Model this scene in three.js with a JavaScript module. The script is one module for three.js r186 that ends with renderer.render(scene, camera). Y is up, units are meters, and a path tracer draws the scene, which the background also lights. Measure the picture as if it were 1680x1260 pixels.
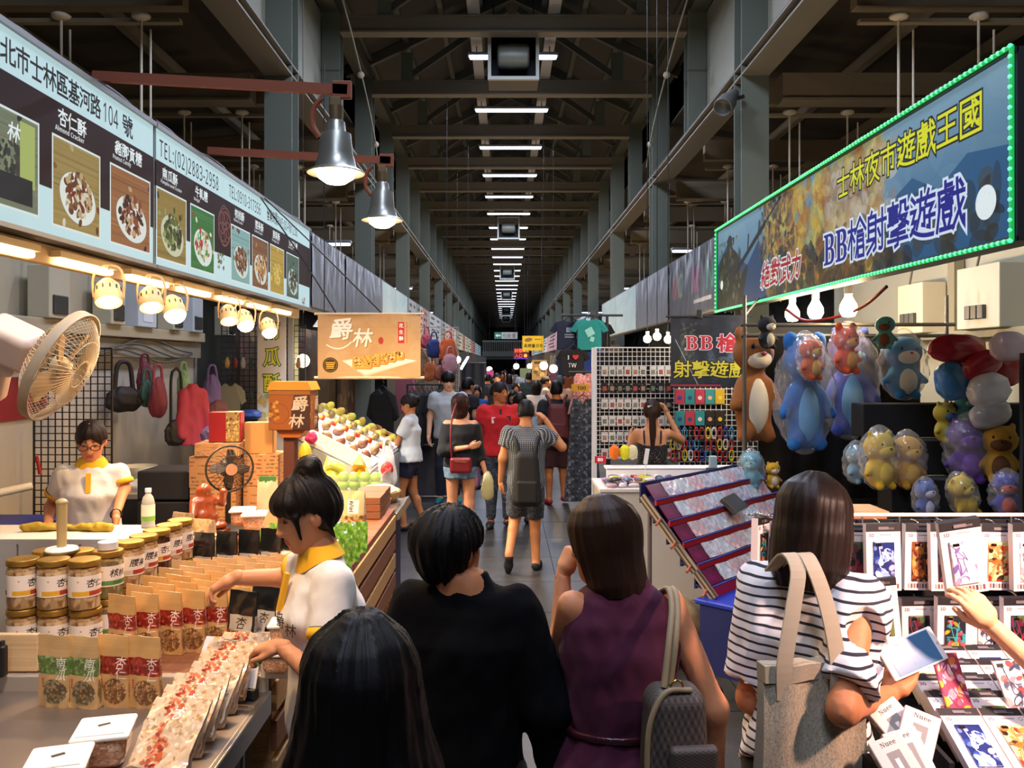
import * as THREE from 'three';
import { RoundedBoxGeometry } from 'three/addons/geometries/RoundedBoxGeometry.js';
import { mergeGeometries, mergeVertices } from 'three/addons/utils/BufferGeometryUtils.js';
import { ImprovedNoise } from 'three/addons/math/ImprovedNoise.js';
import { RectAreaLightUniformsLib } from 'three/addons/lights/RectAreaLightUniformsLib.js';

// ---------------------------------------------------------------- camera, background, exposure
const scene = new THREE.Scene();
scene.background = new THREE.Color(0x000000);
const EYE = 1.9, FOCAL = 1370;                       // eye height in metres, focal length in pixels of the 1680 x 1260 frame
const camera = new THREE.PerspectiveCamera(2 * Math.atan(630 / FOCAL) * 180 / Math.PI, 4 / 3, 0.05, 300);
camera.position.set(0, EYE, 0);
camera.setViewOffset(1680, 1260, 12, 35, 1680, 1260);  // lens shift: the hall's vanishing point lies at (828, 595)
const renderer = new THREE.WebGLRenderer({ antialias: true });
renderer.toneMapping = THREE.LinearToneMapping;
renderer.toneMappingExposure = 1.0;
renderer.shadowMap.enabled = true;
RectAreaLightUniformsLib.init();
// light levels of the lamps the hall has (each lamp is built further down with its own fitting)
const LUM = { tube: 280, sideTube: 140, strip: 11, spot: 9, bell: 20, bulb: 2.4, rackLamp: 16, fruit: 40, far: 6, signLeft: 0.72, signRight: 0.72, panel: 0.36 };

// ---------------------------------------------------------------- helpers
const V = (x, y, z) => new THREE.Vector3(x, y, z), PI = Math.PI;
const at = (px, py, d) => V((px - 828) * d / FOCAL, EYE - (py - 595) * d / FOCAL, -d);   // a point measured on the photograph, at distance d
function rng(s) { return () => { s = (s + 0x6d2b79f5) | 0; let t = Math.imul(s ^ (s >>> 15), 1 | s); t = (t + Math.imul(t ^ (t >>> 7), 61 | t)) ^ t; return ((t ^ (t >>> 14)) >>> 0) / 4294967296; }; }
const noise = new ImprovedNoise(), n3 = (x, y, z) => noise.noise(x, y, z);
const mats = new Map();
function mat(color, roughness = 0.7, extra = {}) {
  const key = [color, roughness, JSON.stringify(extra, (k, v) => (v && v.isTexture ? v.uuid : v))].join();
  if (!mats.has(key)) mats.set(key, new THREE.MeshPhysicalMaterial({ color, roughness, ...extra }));
  return mats.get(key);
}
const glow = (color, strength, base = 0x222222) => mat(base, 0.5, { emissive: color, emissiveIntensity: strength });
const clearFilm = mat(0xffffff, 0.12, { transmission: 0.92, side: THREE.DoubleSide });
const milkFilm = mat(0xf4f4f2, 0.35, { transmission: 0.75, side: THREE.DoubleSide });
function tex(w, h, draw, repeat) {
  const c = document.createElement('canvas'); c.width = w; c.height = h;
  draw(c.getContext('2d'), w, h);
  const t = new THREE.CanvasTexture(c); t.colorSpace = THREE.SRGBColorSpace; t.magFilter = THREE.LinearFilter;
  if (repeat) { t.wrapS = t.wrapT = THREE.RepeatWrapping; t.repeat.set(repeat[0], repeat[1]); }
  return t;
}
function fix(g) {
  const n = g.index ? g.toNonIndexed() : g;
  for (const k of Object.keys(n.attributes)) if (!['position', 'normal', 'uv', 'color'].includes(k)) n.deleteAttribute(k);
  if (!n.attributes.normal) n.computeVertexNormals();
  if (!n.attributes.uv) n.setAttribute('uv', new THREE.BufferAttribute(new Float32Array(n.attributes.position.count * 2), 2));
  n.morphAttributes = {};
  return n;
}
function merge(list) { return list.length === 1 ? list[0] : mergeGeometries(list.map((g) => { const f = fix(g); if (f.attributes.color) f.deleteAttribute('color'); return f; })); }
const M4 = new THREE.Matrix4(), EU = new THREE.Euler(), QQ = new THREE.Quaternion();
function place(g, x = 0, y = 0, z = 0, rx = 0, ry = 0, rz = 0) { return g.applyMatrix4(M4.compose(V(x, y, z), QQ.setFromEuler(EU.set(rx, ry, rz)), V(1, 1, 1))); }
const box = (w, h, d, x, y, z, rx, ry, rz) => place(new THREE.BoxGeometry(w, h, d), x, y, z, rx, ry, rz);
const rbox = (w, h, d, r, x, y, z, rx, ry, rz, seg = 2) => place(new RoundedBoxGeometry(w, h, d, seg, r), x, y, z, rx, ry, rz);
const cyl = (r0, r1, h, x, y, z, rx, ry, rz, seg = 20, open = false) => place(new THREE.CylinderGeometry(r0, r1, h, seg, 1, open), x, y, z, rx, ry, rz);
const ball = (r, x, y, z, sx = 1, sy = 1, sz = 1, seg = 16) => new THREE.SphereGeometry(r, seg, Math.ceil(seg * 0.7)).scale(sx, sy, sz).translate(x, y, z);
const ring = (r, t, x, y, z, rx, ry, rz, seg = 28) => place(new THREE.TorusGeometry(r, t, 8, seg), x, y, z, rx, ry, rz);
function rod(a, b, r, r2 = r, seg = 8) {
  const dir = b.clone().sub(a), g = new THREE.CylinderGeometry(r2, r, dir.length(), seg);
  return g.applyMatrix4(M4.compose(a.clone().add(b).multiplyScalar(0.5), QQ.setFromUnitVectors(V(0, 1, 0), dir.normalize()), V(1, 1, 1)));
}
function bar(a, b, w, h) {   // a box beam from a to b, w wide and h high
  const dir = b.clone().sub(a), L = dir.length(), g = new THREE.BoxGeometry(w, h, L), m = new THREE.Matrix4().lookAt(b, a, V(0, Math.abs(dir.y) > 0.95 * L ? 0 : 1, Math.abs(dir.y) > 0.95 * L ? 1 : 0));
  g.applyMatrix4(m); return g.translate((a.x + b.x) / 2, (a.y + b.y) / 2, (a.z + b.z) / 2);
}
const tube = (pts, r, seg = 24, rs = 6, closed = false) => new THREE.TubeGeometry(new THREE.CatmullRomCurve3(pts, closed), seg, r, rs, closed);
const lathe = (pts, seg = 24) => new THREE.LatheGeometry(pts.map(([x, y]) => new THREE.Vector2(x, y)), seg);
function plate(pts, depth, bevel = 0) {   // an extruded outline in xy, front face at +depth
  const s = new THREE.Shape(pts.map(([x, y]) => new THREE.Vector2(x, y)));
  return new THREE.ExtrudeGeometry(s, { depth, bevelEnabled: bevel > 0, bevelSize: bevel, bevelThickness: bevel, bevelSegments: 2, curveSegments: 8 });
}
function warp(g, f) { const p = g.attributes.position, v = V(0, 0, 0); for (let i = 0; i < p.count; i++) { v.fromBufferAttribute(p, i); f(v, i); p.setXYZ(i, v.x, v.y, v.z); } g.computeVertexNormals(); return g; }
function ribbon(pts, w, t, dir = V(1, 0, 0)) {   // a flat strap through pts, w wide along dir
  const c = new THREE.CatmullRomCurve3(pts), n = 24, pos = [], ix = [];
  for (let i = 0; i <= n; i++) { const p = c.getPoint(i / n), q = new THREE.Vector3().crossVectors(c.getTangent(i / n), dir).normalize(); for (const [a, b] of [[-1, -1], [1, -1], [1, 1], [-1, 1]]) pos.push(p.x + dir.x * a * w / 2 + q.x * b * t / 2, p.y + dir.y * a * w / 2 + q.y * b * t / 2, p.z + dir.z * a * w / 2 + q.z * b * t / 2); if (i < n) for (let k = 0; k < 4; k++) { const o = i * 4, l = (k + 1) % 4; ix.push(o + k, o + l, o + 4 + l, o + k, o + 4 + l, o + 4 + k); } }
  const g = new THREE.BufferGeometry(); g.setAttribute('position', new THREE.Float32BufferAttribute(pos, 3)); g.setIndex(ix); return fix(g);
}
const taken = new Map();
function numbered(name) { const n = taken.get(name) ?? 0; taken.set(name, n + 1); return n ? name + '_' + String(n).padStart(3, '0') : name; }
function obj(name, geo, material, parent = scene) {
  const g = Array.isArray(geo) ? merge(geo) : geo, m = new THREE.Mesh(g, material);
  m.name = parent === scene ? numbered(name) : name; m.castShadow = m.receiveShadow = true; parent.add(m); return m;
}
function tag(o, label, category, group) { o.userData.label = label; o.userData.category = category; if (group) o.userData.group = group; return o; }
function thing(name, label, category, p = [0, 0, 0], turn = 0, group) {
  const o = new THREE.Group(); o.name = numbered(name); scene.add(o);
  if (p.isVector3) o.position.copy(p); else o.position.set(...p);
  o.rotation.y = turn; return tag(o, label, category, group);
}
function copy(o, p, turn, label, group) {
  const c = o.clone(); c.name = numbered(o.name.replace(/_\d{3}$/, '')); scene.add(c);
  if (p) (p.isVector3 ? c.position.copy(p) : c.position.set(...p));
  if (turn !== undefined) c.rotation.y = turn;
  c.userData = { ...o.userData, label }; if (group) c.userData.group = group; return c;
}
function structure(name) { const o = new THREE.Group(); o.name = numbered(name); o.userData.kind = 'structure'; scene.add(o); return o; }
const ORD = ['first', 'second', 'third', 'fourth', 'fifth', 'sixth', 'seventh', 'eighth', 'ninth', 'tenth', 'eleventh', 'twelfth', 'thirteenth', 'fourteenth'];
function rectLight(color, nits, w, h, p, towards) {
  const l = new THREE.RectAreaLight(color, nits, w, h); l.position.copy(p); scene.add(l); l.lookAt(towards); l.name = numbered('lamp_light'); return l;
}
function pointLight(color, cd, p, r = 1) { const l = new THREE.PointLight(color, cd); l.position.copy(p); l.castShadow = true; l.shadow.radius = r; l.name = numbered('bulb_light'); scene.add(l); return l; }
function spotLight(color, cd, p, towards, angle, pen = 0.6, r = 1.5) {
  const l = new THREE.SpotLight(color, cd, 0, angle, pen); l.position.copy(p); l.target.position.copy(towards); l.castShadow = true; l.shadow.radius = r; l.name = numbered('spot_light'); scene.add(l, l.target); l.target.name = l.name + '_aim'; return l;
}

// ---------------------------------------------------------------- characters, drawn as strokes in a 100 x 100 square
const GLYPH = {
  北: 'M4 38H38M38 8V92M2 80L38 68M62 8V84Q62 90 70 90H96V74M62 42L94 30', 市: 'M50 4V20M6 20H94M20 38V84M20 38H80V80L70 78M50 20V97', 士: 'M6 36H94M50 5V90M20 90H80',
  林: 'M5 28H47M26 6V95M26 35L5 70M26 40L44 60M52 28H96M73 6V95M73 32L50 75M73 36L97 72', 區: 'M8 8H94M12 8V92H96M34 20H70V38H34ZM22 50H46V74H22ZM60 50H84V74H60Z',
  基: 'M10 16H90M32 4V58M68 4V58M32 30H68M32 44H68M6 58H94M34 60L10 80M66 60L92 78M32 76H68M50 64V92M16 93H84', 河: 'M10 10L24 20M5 36L20 44M8 92L26 60M32 16H96M84 16V84Q84 92 72 88M42 36H66V66H42Z',
  路: 'M10 10H38V36H10ZM24 36V88M24 60H40M10 52V88M4 92L42 82M62 6L46 36M56 18H84L48 58M58 26L94 58M56 62H88V92H56Z', 號: 'M8 10H36V32H8ZM4 46H42M16 46L14 60H36Q36 84 24 82M62 4V22M62 12H86M48 26H94L90 36M48 26V60L42 92M54 42L84 36M66 30V46H86M60 56V74L50 92M76 56V84Q76 90 94 90V80',
  營: 'M18 6L24 20M36 4L18 34M30 18L44 32M64 6L70 20M84 4L64 34M78 18L94 32M8 52V40H92V52M34 50H66V66H34ZM24 74H78V94H24Z', 業: 'M36 4V24M64 4V24M18 8L26 22M84 8L76 22M6 26H94M30 30L36 40M70 30L64 40M12 42H88M20 54H80M6 66H94M50 42V98M46 68L12 92M54 68L90 92',
  時: 'M8 14H36V84H8ZM8 48H36M48 18H88M68 4V36M42 36H96M44 54H96M80 54V88Q80 95 68 92M52 66L60 76', 間: 'M10 6H42V44M10 24H42M10 42H42M10 6V96M58 6H90V90L80 94M58 6V44M58 24H90M58 42H90M34 54H66V86H34ZM34 70H66',
  杏: 'M6 22H94M50 4V56M48 24L8 54M52 24L94 52M28 62H74V94H28Z', 仁: 'M30 6L6 48M20 36V96M42 30H92M36 84H98', 酥: 'M4 10H50M10 28H46V92H10ZM20 10V46M34 10V46M12 58H44M12 74H44M90 6L60 18M54 40H98M76 14V96M75 44L54 76M77 44L98 72',
  豬: 'M40 8L12 24M26 14Q50 50 30 94L20 88M28 34L6 54M34 46L6 72M34 60L12 86M58 6V36M50 20H82M44 36H96M92 10L46 60M58 52H88V92H58ZM58 72H88', 腳: 'M10 8V60L4 92M10 8H34V90L26 88M10 32H34M10 52H34M44 10L40 26M54 8L62 22M52 24L40 44M54 26L64 42M42 50H62V78H42ZM72 12H94V60L86 62M72 12V96',
  貢: 'M24 8H76M50 8V26M8 28H92M26 38H74V80H26ZM26 52H74M26 66H74M36 82L14 96M64 82L88 96', 糖: 'M4 40H40M22 6V96M8 14L14 30M38 12L30 30M20 42L4 76M24 42L40 64M68 3V12M48 14H96M50 14V60L42 94M58 26H90V50H58M54 38H98M74 18V64M60 66H90V94H60Z',
  南: 'M8 18H92M50 3V32M14 94V32H86V86L76 92M34 42L40 52M66 42L60 52M28 54H72M24 70H76M50 54V92', 瓜: 'M84 6Q50 18 20 16M26 16Q26 70 6 94M54 16V82L36 86M54 78L68 84M58 68L70 90M74 14Q78 70 98 92', 牛: 'M28 8L12 46M22 28H84M6 56H94M52 4V97',
  軋: 'M6 16H56M12 30H50V64H12ZM12 47H50M4 78H58M31 4V97M70 6V82Q70 90 80 90H97V74', 核: 'M4 28H42M24 6V96M23 34L4 70M25 38L40 56M70 4V16M46 20H96M66 22L52 42H78M82 32L50 70M88 52L48 96M74 72L96 94', 桃: 'M4 28H40M22 6V96M21 34L4 70M24 38L38 56M58 6Q58 70 42 94M46 28L54 44M44 74L56 60M74 6V84Q74 90 96 90V76M92 22L80 40M78 52L96 66',
  腰: 'M10 8V60L4 92M10 8H32V90L24 88M10 32H32M10 52H32M42 10H96M60 10V36M78 10V36M46 20H92V38H46ZM42 58H96M66 42L54 70L90 94M84 58Q76 84 44 96', 果: 'M22 8H78V48H22ZM22 28H78M50 8V97M6 58H94M46 60L10 90M54 60L92 90', 鳳: 'M14 10Q16 70 4 94M14 10H84Q82 80 96 92V78M30 24H70M50 24V34M34 34H66V52H34ZM34 43H66M34 60H68V80M34 60V84M34 70H62M30 90H66',
  梨: 'M44 4L14 14M4 24H50M30 12V52M28 26L6 48M32 28L50 42M62 10V38M84 4V46L74 48M6 62H94M50 50V97M46 64L10 92M54 64L92 90', 芝: 'M6 16H94M32 4V28M68 4V28M50 30V42M14 48H82L22 86M16 84Q30 82 40 90H96', 麻: 'M50 3V14M10 16H94M14 16V60L4 94M20 42H54M37 26V94M36 46L18 80M38 46L52 72M58 42H96M76 26V94M75 46L58 80M78 46L97 74',
  花: 'M6 16H94M32 4V28M68 4V28M36 32L8 66M24 54V96M84 40L46 66M54 32V84Q54 92 64 92H94V76', 生: 'M28 8L10 48M22 28H86M16 58H84M52 4V92M4 92H96', 爵: 'M80 4L16 12M22 16L28 24M48 14L52 22M78 14L68 24M12 30H88V44H12ZM36 30V44M62 30V44M14 50H46V84H14ZM14 62H46M14 73H46M10 86L50 82M52 58H98M82 48V90L68 94M60 68L68 78',
  夜: 'M50 3V14M6 16H94M34 20L8 54M22 42V96M58 22L40 56M52 36H86Q76 78 38 96M54 50Q70 82 96 94M56 52L66 62', 遊: 'M8 10L20 20M4 38H22L10 60H24Q14 80 4 84M10 76Q40 96 97 94M46 4V14M30 18H62M42 18V44L28 74M42 38H58V72L50 70M74 4L62 28M70 18H96M66 34H90L78 48V78L70 76M62 56H96',
  戲: 'M34 3V18M34 10H56M10 20H60L56 28M12 20V56L4 94M22 34L54 28M36 24V38H56M20 46H58M26 54H54V68H26ZM28 74L32 84M52 72L46 86M16 92H62M62 30H97M74 5Q76 70 97 92V78M94 46L60 94M84 10L92 20', 王: 'M10 12H90M16 48H84M50 12V88M5 88H95', 國: 'M8 8H92V94H8ZM18 30H82M30 42H50V58H30ZM24 72L52 66M58 18Q62 70 82 80V70M76 44L56 76M68 18L76 26',
  絕: 'M26 4L10 30H30L8 56H38M24 56V96M10 66L4 86M38 66L44 82M60 4L48 24H80L68 40M54 42V84Q54 92 62 92H96V80M54 42H90V64H54M72 42V64', 對: 'M24 4V24M40 4V24M10 8L16 22M54 8L48 22M4 26H60M20 30L24 40M44 30L40 40M10 44H54M16 60H50M32 44V84M4 90L60 82M62 28H98M84 4V86Q84 94 70 90M66 46L74 60',
  武: 'M10 16H50M4 34H96M34 50V88M34 66H54M14 56V90M4 94L60 80M66 4Q68 76 97 90V74M80 10L92 22', 力: 'M10 30H84Q84 80 72 92L58 86M48 4Q48 68 10 95', 槍: 'M4 28H40M22 6V96M21 34L4 70M24 38L38 56M68 4L42 36M70 6L98 34M56 36H82M54 46H86V70M54 46V68L46 94M54 58H86M58 74H88V95H58Z',
  射: 'M28 3L22 14M12 14H48V86L38 92M12 14V64M12 30H48M12 46H48M4 66H48L6 96M54 28H97M80 4V86Q80 94 66 90M60 46L70 62', 擊: 'M6 12H50M28 3V48M12 20H46V38H12ZM12 29H46M6 48L50 44M62 6V22L54 34M62 6H82V22Q84 28 94 24M58 36H88Q80 50 56 56M60 40L94 56M80 58L22 66M20 72H80M6 84H94M50 62V94L38 98',
  化: 'M32 6L6 50M22 36V96M54 6V84Q54 92 64 92H95V74M92 26L54 56', 妝: 'M6 10V44H32M32 4V96M32 60H4Q10 60 4 92M46 36H98M66 8L54 66L88 94M86 36Q78 80 46 95', 室: 'M50 3V14M8 30V16H92V30M22 34H80M46 34L26 54L78 52M66 42L84 58M20 72H80M50 58V92M6 93H94', 入: 'M38 8Q56 40 94 92M52 34Q36 74 6 92', 口: 'M16 18H84V86H16Z',
  茶: 'M6 14H94M32 3V24M68 3V24M50 24L10 54M50 26L92 54M22 62H78M50 48V97M34 72L16 90M66 72L86 90', 黑: 'M22 8H78V46H22ZM22 27H78M50 8V66M12 58H88M6 72H94M14 80L8 95M36 80L40 94M60 80L64 94M84 80L94 95', 母: 'M26 10L16 84H86L90 10ZM6 46H97M48 20L56 34M44 56L52 70',
  薑: 'M6 12H94M32 3V20M68 3V20M12 26H88M24 34H76V54H24ZM24 44H76M50 26V54M8 60H92M24 68H76V90H24ZM24 79H76M50 60V90M8 97H92',
};
// writes a line of characters, top left corner at x, y; s is the character size; o.lw the stroke width in hundredths of a character
function write(c, text, x, y, s, o = {}) {
  const { color = '#000', lw = 9, edge, edgeWidth = 8, gap = 0.06, sx = 1, vertical, slant = 0, font = 'sans-serif', bold = true } = o;
  c.lineJoin = c.lineCap = o.round ? 'round' : 'miter'; c.lineCap = o.round ? 'round' : 'square'; c.miterLimit = 3;
  for (const ch of text) {
    c.save(); c.translate(x, y);
    if (slant) c.transform(1, 0, -slant, 1, slant * s, 0);
    let step = s * (1 + gap) * sx;
    if (GLYPH[ch]) {
      c.scale(s / 100 * sx, s / 100); const p = new Path2D(GLYPH[ch]);
      if (edge) { c.strokeStyle = edge; c.lineWidth = lw + edgeWidth * 2; c.stroke(p); }
      c.strokeStyle = color; c.lineWidth = lw; c.stroke(p);
    } else {
      c.font = (bold ? 'bold ' : '') + Math.round(s * 1.12) + 'px ' + font; c.scale(sx, 1); step = (c.measureText(ch).width + s * gap * 0.6) * sx; c.textBaseline = 'alphabetic';
      if (edge) { c.strokeStyle = edge; c.lineWidth = edgeWidth * s / 50; c.strokeText(ch, 0, s * 0.94); }
      c.fillStyle = color; c.fillText(ch, 0, s * 0.94);
    }
    c.restore();
    if (vertical) y += s * (1 + gap); else x += step;
  }
  return x;
}
function blotches(c, w, h, n, colors, r0, r1, seed, alpha = 1) { const r = rng(seed); for (let i = 0; i < n; i++) { c.globalAlpha = alpha * (0.5 + 0.5 * r()); c.fillStyle = colors[Math.floor(r() * colors.length)]; c.beginPath(); c.ellipse(r() * w, r() * h, r0 + r() * (r1 - r0), (r0 + r() * (r1 - r0)) * 0.8, r() * 3, 0, 7); c.fill(); } c.globalAlpha = 1; }
function grain(c, w, h, seed, amount = 18, n = 4000) { const r = rng(seed); for (let i = 0; i < n; i++) { const v = r() < 0.5 ? 0 : 255; c.fillStyle = `rgba(${v},${v},${v},${r() * amount / 255})`; c.fillRect(r() * w, r() * h, 1 + r() * 3, 1 + r() * 3); } }
function woodTexture(base, dark, seed, repeat) {
  return tex(256, 256, (c, w, h) => { c.fillStyle = base; c.fillRect(0, 0, w, h); const r = rng(seed); for (let i = 0; i < 220; i++) { c.strokeStyle = dark; c.globalAlpha = 0.05 + r() * 0.16; c.lineWidth = 0.6 + r() * 2; const y = r() * h, a = r() * 6; c.beginPath(); c.moveTo(0, y); c.bezierCurveTo(w * 0.3, y + a, w * 0.6, y - a, w, y + a * 0.5); c.stroke(); } c.globalAlpha = 1; grain(c, w, h, seed + 1, 14); }, repeat);
}
const woodLight = mat(0xffffff, 0.65, { map: woodTexture('#c99d63', '#6b4018', 3) }), woodRed = mat(0xffffff, 0.6, { map: woodTexture('#8a5330', '#3a1c0c', 5) }), woodPale = mat(0xffffff, 0.6, { map: woodTexture('#dcc095', '#8d6a3c', 8) });
const steel = mat(0x9d9c99, 0.32, { metalness: 0.85 }), chrome = mat(0xd0d0d0, 0.18, { metalness: 1 }), darkMetal = mat(0x2a2a2c, 0.5, { metalness: 0.3 }), blackPlastic = mat(0x111113, 0.45), blackCloth = mat(0x0b0b0c, 0.95), whitePlastic = mat(0xe8e8e4, 0.4);

// ---------------------------------------------------------------- the hall: floor, columns, roof
const CX = 0.13, END = 112;
const paint = mat(0x5f675c, 0.6), paintPale = mat(0x8c8c7c, 0.65), paintDark = mat(0x44473f, 0.7), deck = mat(0x35342f, 0.9), beamPaint = mat(0x6c675a, 0.6), sidePaint = mat(0x857a60, 0.7);
{
  const floorTex = tex(512, 512, (c, w, h) => { c.fillStyle = '#323334'; c.fillRect(0, 0, w, h); blotches(c, w, h, 160, ['#2b2c2e', '#3a3a39', '#262729', '#403f3c'], 8, 60, 11, 0.25); grain(c, w, h, 12, 30, 9000); blotches(c, w, h, 50, ['#2e2e2f', '#6a6862'], 1, 3, 14, 0.5); });
  const floorRough = mat(0xffffff, 0.5, { map: floorTex, clearcoat: 0.08, clearcoatRoughness: 0.4 });
  const floor = structure('floor');
  obj('screed', box(24, 0.2, 130, 0, -0.112, -55), mat(0x3a3a39, 0.8), floor);
  const tones = [floorRough, mat(0xe6e6e6, 0.5, { map: floorTex, clearcoat: 0.06, clearcoatRoughness: 0.45 }), mat(0xd6d4d0, 0.55, { map: floorTex, clearcoat: 0.06, clearcoatRoughness: 0.45 })];
  const tg = box(0.893, 0.024, 0.893, 0, -0.012, 0), r = rng(2);
  for (let i = 0; i < 5; i++) for (let k = 0; k < 34; k++) { const m = obj('floor_tile', tg, tones[Math.floor(r() * 3)], floor); m.position.set(-1.8 + i * 0.9, r() * 0.0012, -0.5 - k * 0.9); m.rotation.y = Math.floor(r() * 4) * PI / 2; }
}
const colL = [], nCol = 19;
function hProfile(w, d, t) { return [[-w / 2, -d / 2], [w / 2, -d / 2], [w / 2, -d / 2 + t], [t / 2, -d / 2 + t], [t / 2, d / 2 - t], [w / 2, d / 2 - t], [w / 2, d / 2], [-w / 2, d / 2], [-w / 2, d / 2 - t], [-t / 2, d / 2 - t], [-t / 2, -d / 2 + t], [-w / 2, -d / 2 + t]]; }
const colGeo = plate(hProfile(0.3, 0.3, 0.018), 7.0).rotateX(-PI / 2), postGeo = plate(hProfile(0.26, 0.26, 0.016), 1.75).rotateX(-PI / 2);
for (const s of [-1, 1]) {
  const w = structure(s < 0 ? 'wall_left' : 'wall_right'), x = CX + s * 2.6;
  for (let k = 0; k < nCol; k++) { const m = obj('column', colGeo, paint, w); m.position.set(x, 0, -(9.25 + 5.5 * k)); }
  for (let k = -1; k < nCol; k++) { const m = obj('upper_post', postGeo, paint, w); m.position.set(x, 5.17, -(11.98 + 5.5 * k)); }
  // long channel beam resting on the columns' brackets: bottom flange, web, top flange
  obj('long_beam', [box(0.3, 0.02, 110, x, 5.04, -56), box(0.16, 0.1, 110, x, 5.1, -56), box(0.3, 0.02, 110, x, 5.16, -56)], beamPaint, w);
  obj('cable_run', [tube(Array.from({ length: 24 }, (_, i) => V(x - s * 0.13, 5.19 + 0.015 * Math.sin(i * 2.1), -2 - i * 3.2)), 0.014, 120, 5), tube(Array.from({ length: 24 }, (_, i) => V(x - s * 0.1, 5.2 + 0.012 * Math.sin(i * 1.7 + 1), -2 - i * 3.2)), 0.01, 120, 5)], mat(0x2b2c2e, 0.7), w);
  obj('eave_plate', box(0.24, 0.22, 110, x, 6.98, -56), paintDark, w);
  obj('upper_panel', box(0.02, 1.7, 5.4, x + s * 0.15, 6.03, -9.2), paintPale, w);
  // outer wall of the low side hall
  obj('outer_panel', box(0.15, 5.4, 118, CX + s * 10, 2.7, -53), mat(0x4d483c, 0.9), w);
}
const endWall = structure('wall_back');
obj('end_panel', box(20.4, 9, 0.2, CX, 4.5, -END), mat(0x2c2b2b, 0.9), endWall);
const behind = structure('wall_front');
obj('end_panel', box(20.4, 9, 0.2, CX, 4.5, 6), mat(0x35332e, 0.9), behind);
{
  const roof = structure('ceiling'), R = 8.35, E = 6.95, W = 2.95;
  for (const s of [-1, 1]) obj('roof_deck', bar(V(CX + s * W / 2, (R + E) / 2, 6), V(CX + s * W / 2, (R + E) / 2, -END), Math.hypot(W, R - E), 0.04).translate(-(CX + s * W / 2), -(R + E) / 2, 0).rotateZ(-s * Math.atan2(R - E, W)).translate(CX + s * W / 2, (R + E) / 2 + 0.14, 0), deck, roof);
  const beamGeo = merge([box(4.95, 0.03, 0.2, 0, 0.015, 0), box(4.95, 0.2, 0.14, 0, 0.125, 0), box(4.95, 0.03, 0.2, 0, 0.235, 0)]);
  const rafter = [-1, 1].map((s) => bar(V(s * W, E + 0.05, 0), V(0, R + 0.03, 0), 0.1, 0.16)), queen = box(0.2, 0.5, 0.14, 0, 0.25, 0), brace = [-1, 1].map((s) => bar(V(s * 1.8, 0.25, 0), V(s * 0.1, 1.42, 0), 0.08, 0.1));
  for (let k = -2; k < 38; k++) {
    const z = -(9.22 + 2.75 * k);
    obj('cross_beam', beamGeo, beamPaint, roof).position.set(CX, 6.6, z);
    for (const i of [0, 1]) {
      const s = i ? 1 : -1;
      obj('rafter', rafter[i], paintDark, roof).position.set(CX, 0, z);
      obj('queen_post', queen, paint, roof).position.set(CX + s * 1.85, 6.84, z);
      if (k < 20) obj('brace', brace[i], paintDark, roof).position.set(CX, 6.7, z);
    }
  }
  for (const s of [-1, 1]) {
    obj('lamp_channel', [box(0.17, 0.012, 110, CX + s * 0.57, 6.87, -56), box(0.012, 0.07, 110, CX + s * 0.57 - 0.08, 6.9, -56), box(0.012, 0.07, 110, CX + s * 0.57 + 0.08, 6.9, -56)], mat(0x9a9b9c, 0.5), roof);
    for (let i = 0; i < 4; i++) { const t = 0.15 + i * 0.22; obj('purlin', box(0.09, 0.12, 110, CX + s * W * (1 - t), E + (R - E) * t + 0.1, -56), paintDark, roof); }
  }
  for (const s of [-1, 1]) {
    const side = structure('ceiling');
    const deckG = bar(V(CX + s * 2.8, 6.1, 0), V(CX + s * 10, 5.35, 0), 118, 0.04); obj('side_deck', deckG.translate(0, 0, -53), mat(0x4a4236, 0.95), side);
    for (let i = 0; i < 6; i++) { const x = 3.3 + i * 1.15; obj('side_purlin', box(0.1, 0.14, 112, CX + s * x, 5.95 - i * 0.12 - 0.09, -54), sidePaint, side); }
    for (let k = -2; k < 24; k++) {
      const z = -(7.25 + 2.72 * k), wide = 7.1;
      obj('side_beam', [box(wide, 0.3, 0.14, CX + s * 6.45, 5.12, z)], mat(0x6d6049, 0.75), side);
      obj('conduit', box(wide, 0.035, 0.07, CX + s * 6.45, 4.82, z + 0.1), sidePaint, side);
      if (k % 2 === 0) obj('tie_beam', [box(wide, 0.28, 0.2, CX + s * 6.45, 4.92, z - 1.95), box(wide, 0.03, 0.26, CX + s * 6.45, 4.77, z - 1.95)], mat(0x756a53, 0.75), side);
    }
  }
}
// rods with round ceiling cups, over the stalls on both sides
{
  const cup = lathe([[0.0, 0.02], [0.03, 0.02], [0.075, 0.035], [0.08, 0.06], [0.06, 0.075], [0, 0.078]], 16), rodG = cyl(0.012, 0.012, 2.0, 0, -0.98, 0, 0, 0, 0, 8), tie = cyl(0.01, 0.01, 1.9, 0.1, -1.03, 0.05, 0, 0, 0, 8);
  const white = mat(0xcfc7b2, 0.6);
  for (const s of [-1, 1]) for (let k = 0; k < 6; k++) for (const [j, x] of [[0, 3.22], [1, 3.9]]) {
    const g = thing('ceiling_rod', `${ORD[k]} ceiling rod with round cup from the front, ${j ? 'outer' : 'inner'} row over the ${s < 0 ? 'food stall' : 'toy stall'} side`, 'ceiling rod', [CX + s * x, 4.79, -(7.2 + 2.72 * k) + 0.1], 0, 'ceiling rods');
    obj('cup', cup, white, g); obj('rod', rodG, white, g); obj('tie_rod', tie, white, g);
  }
}
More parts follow.
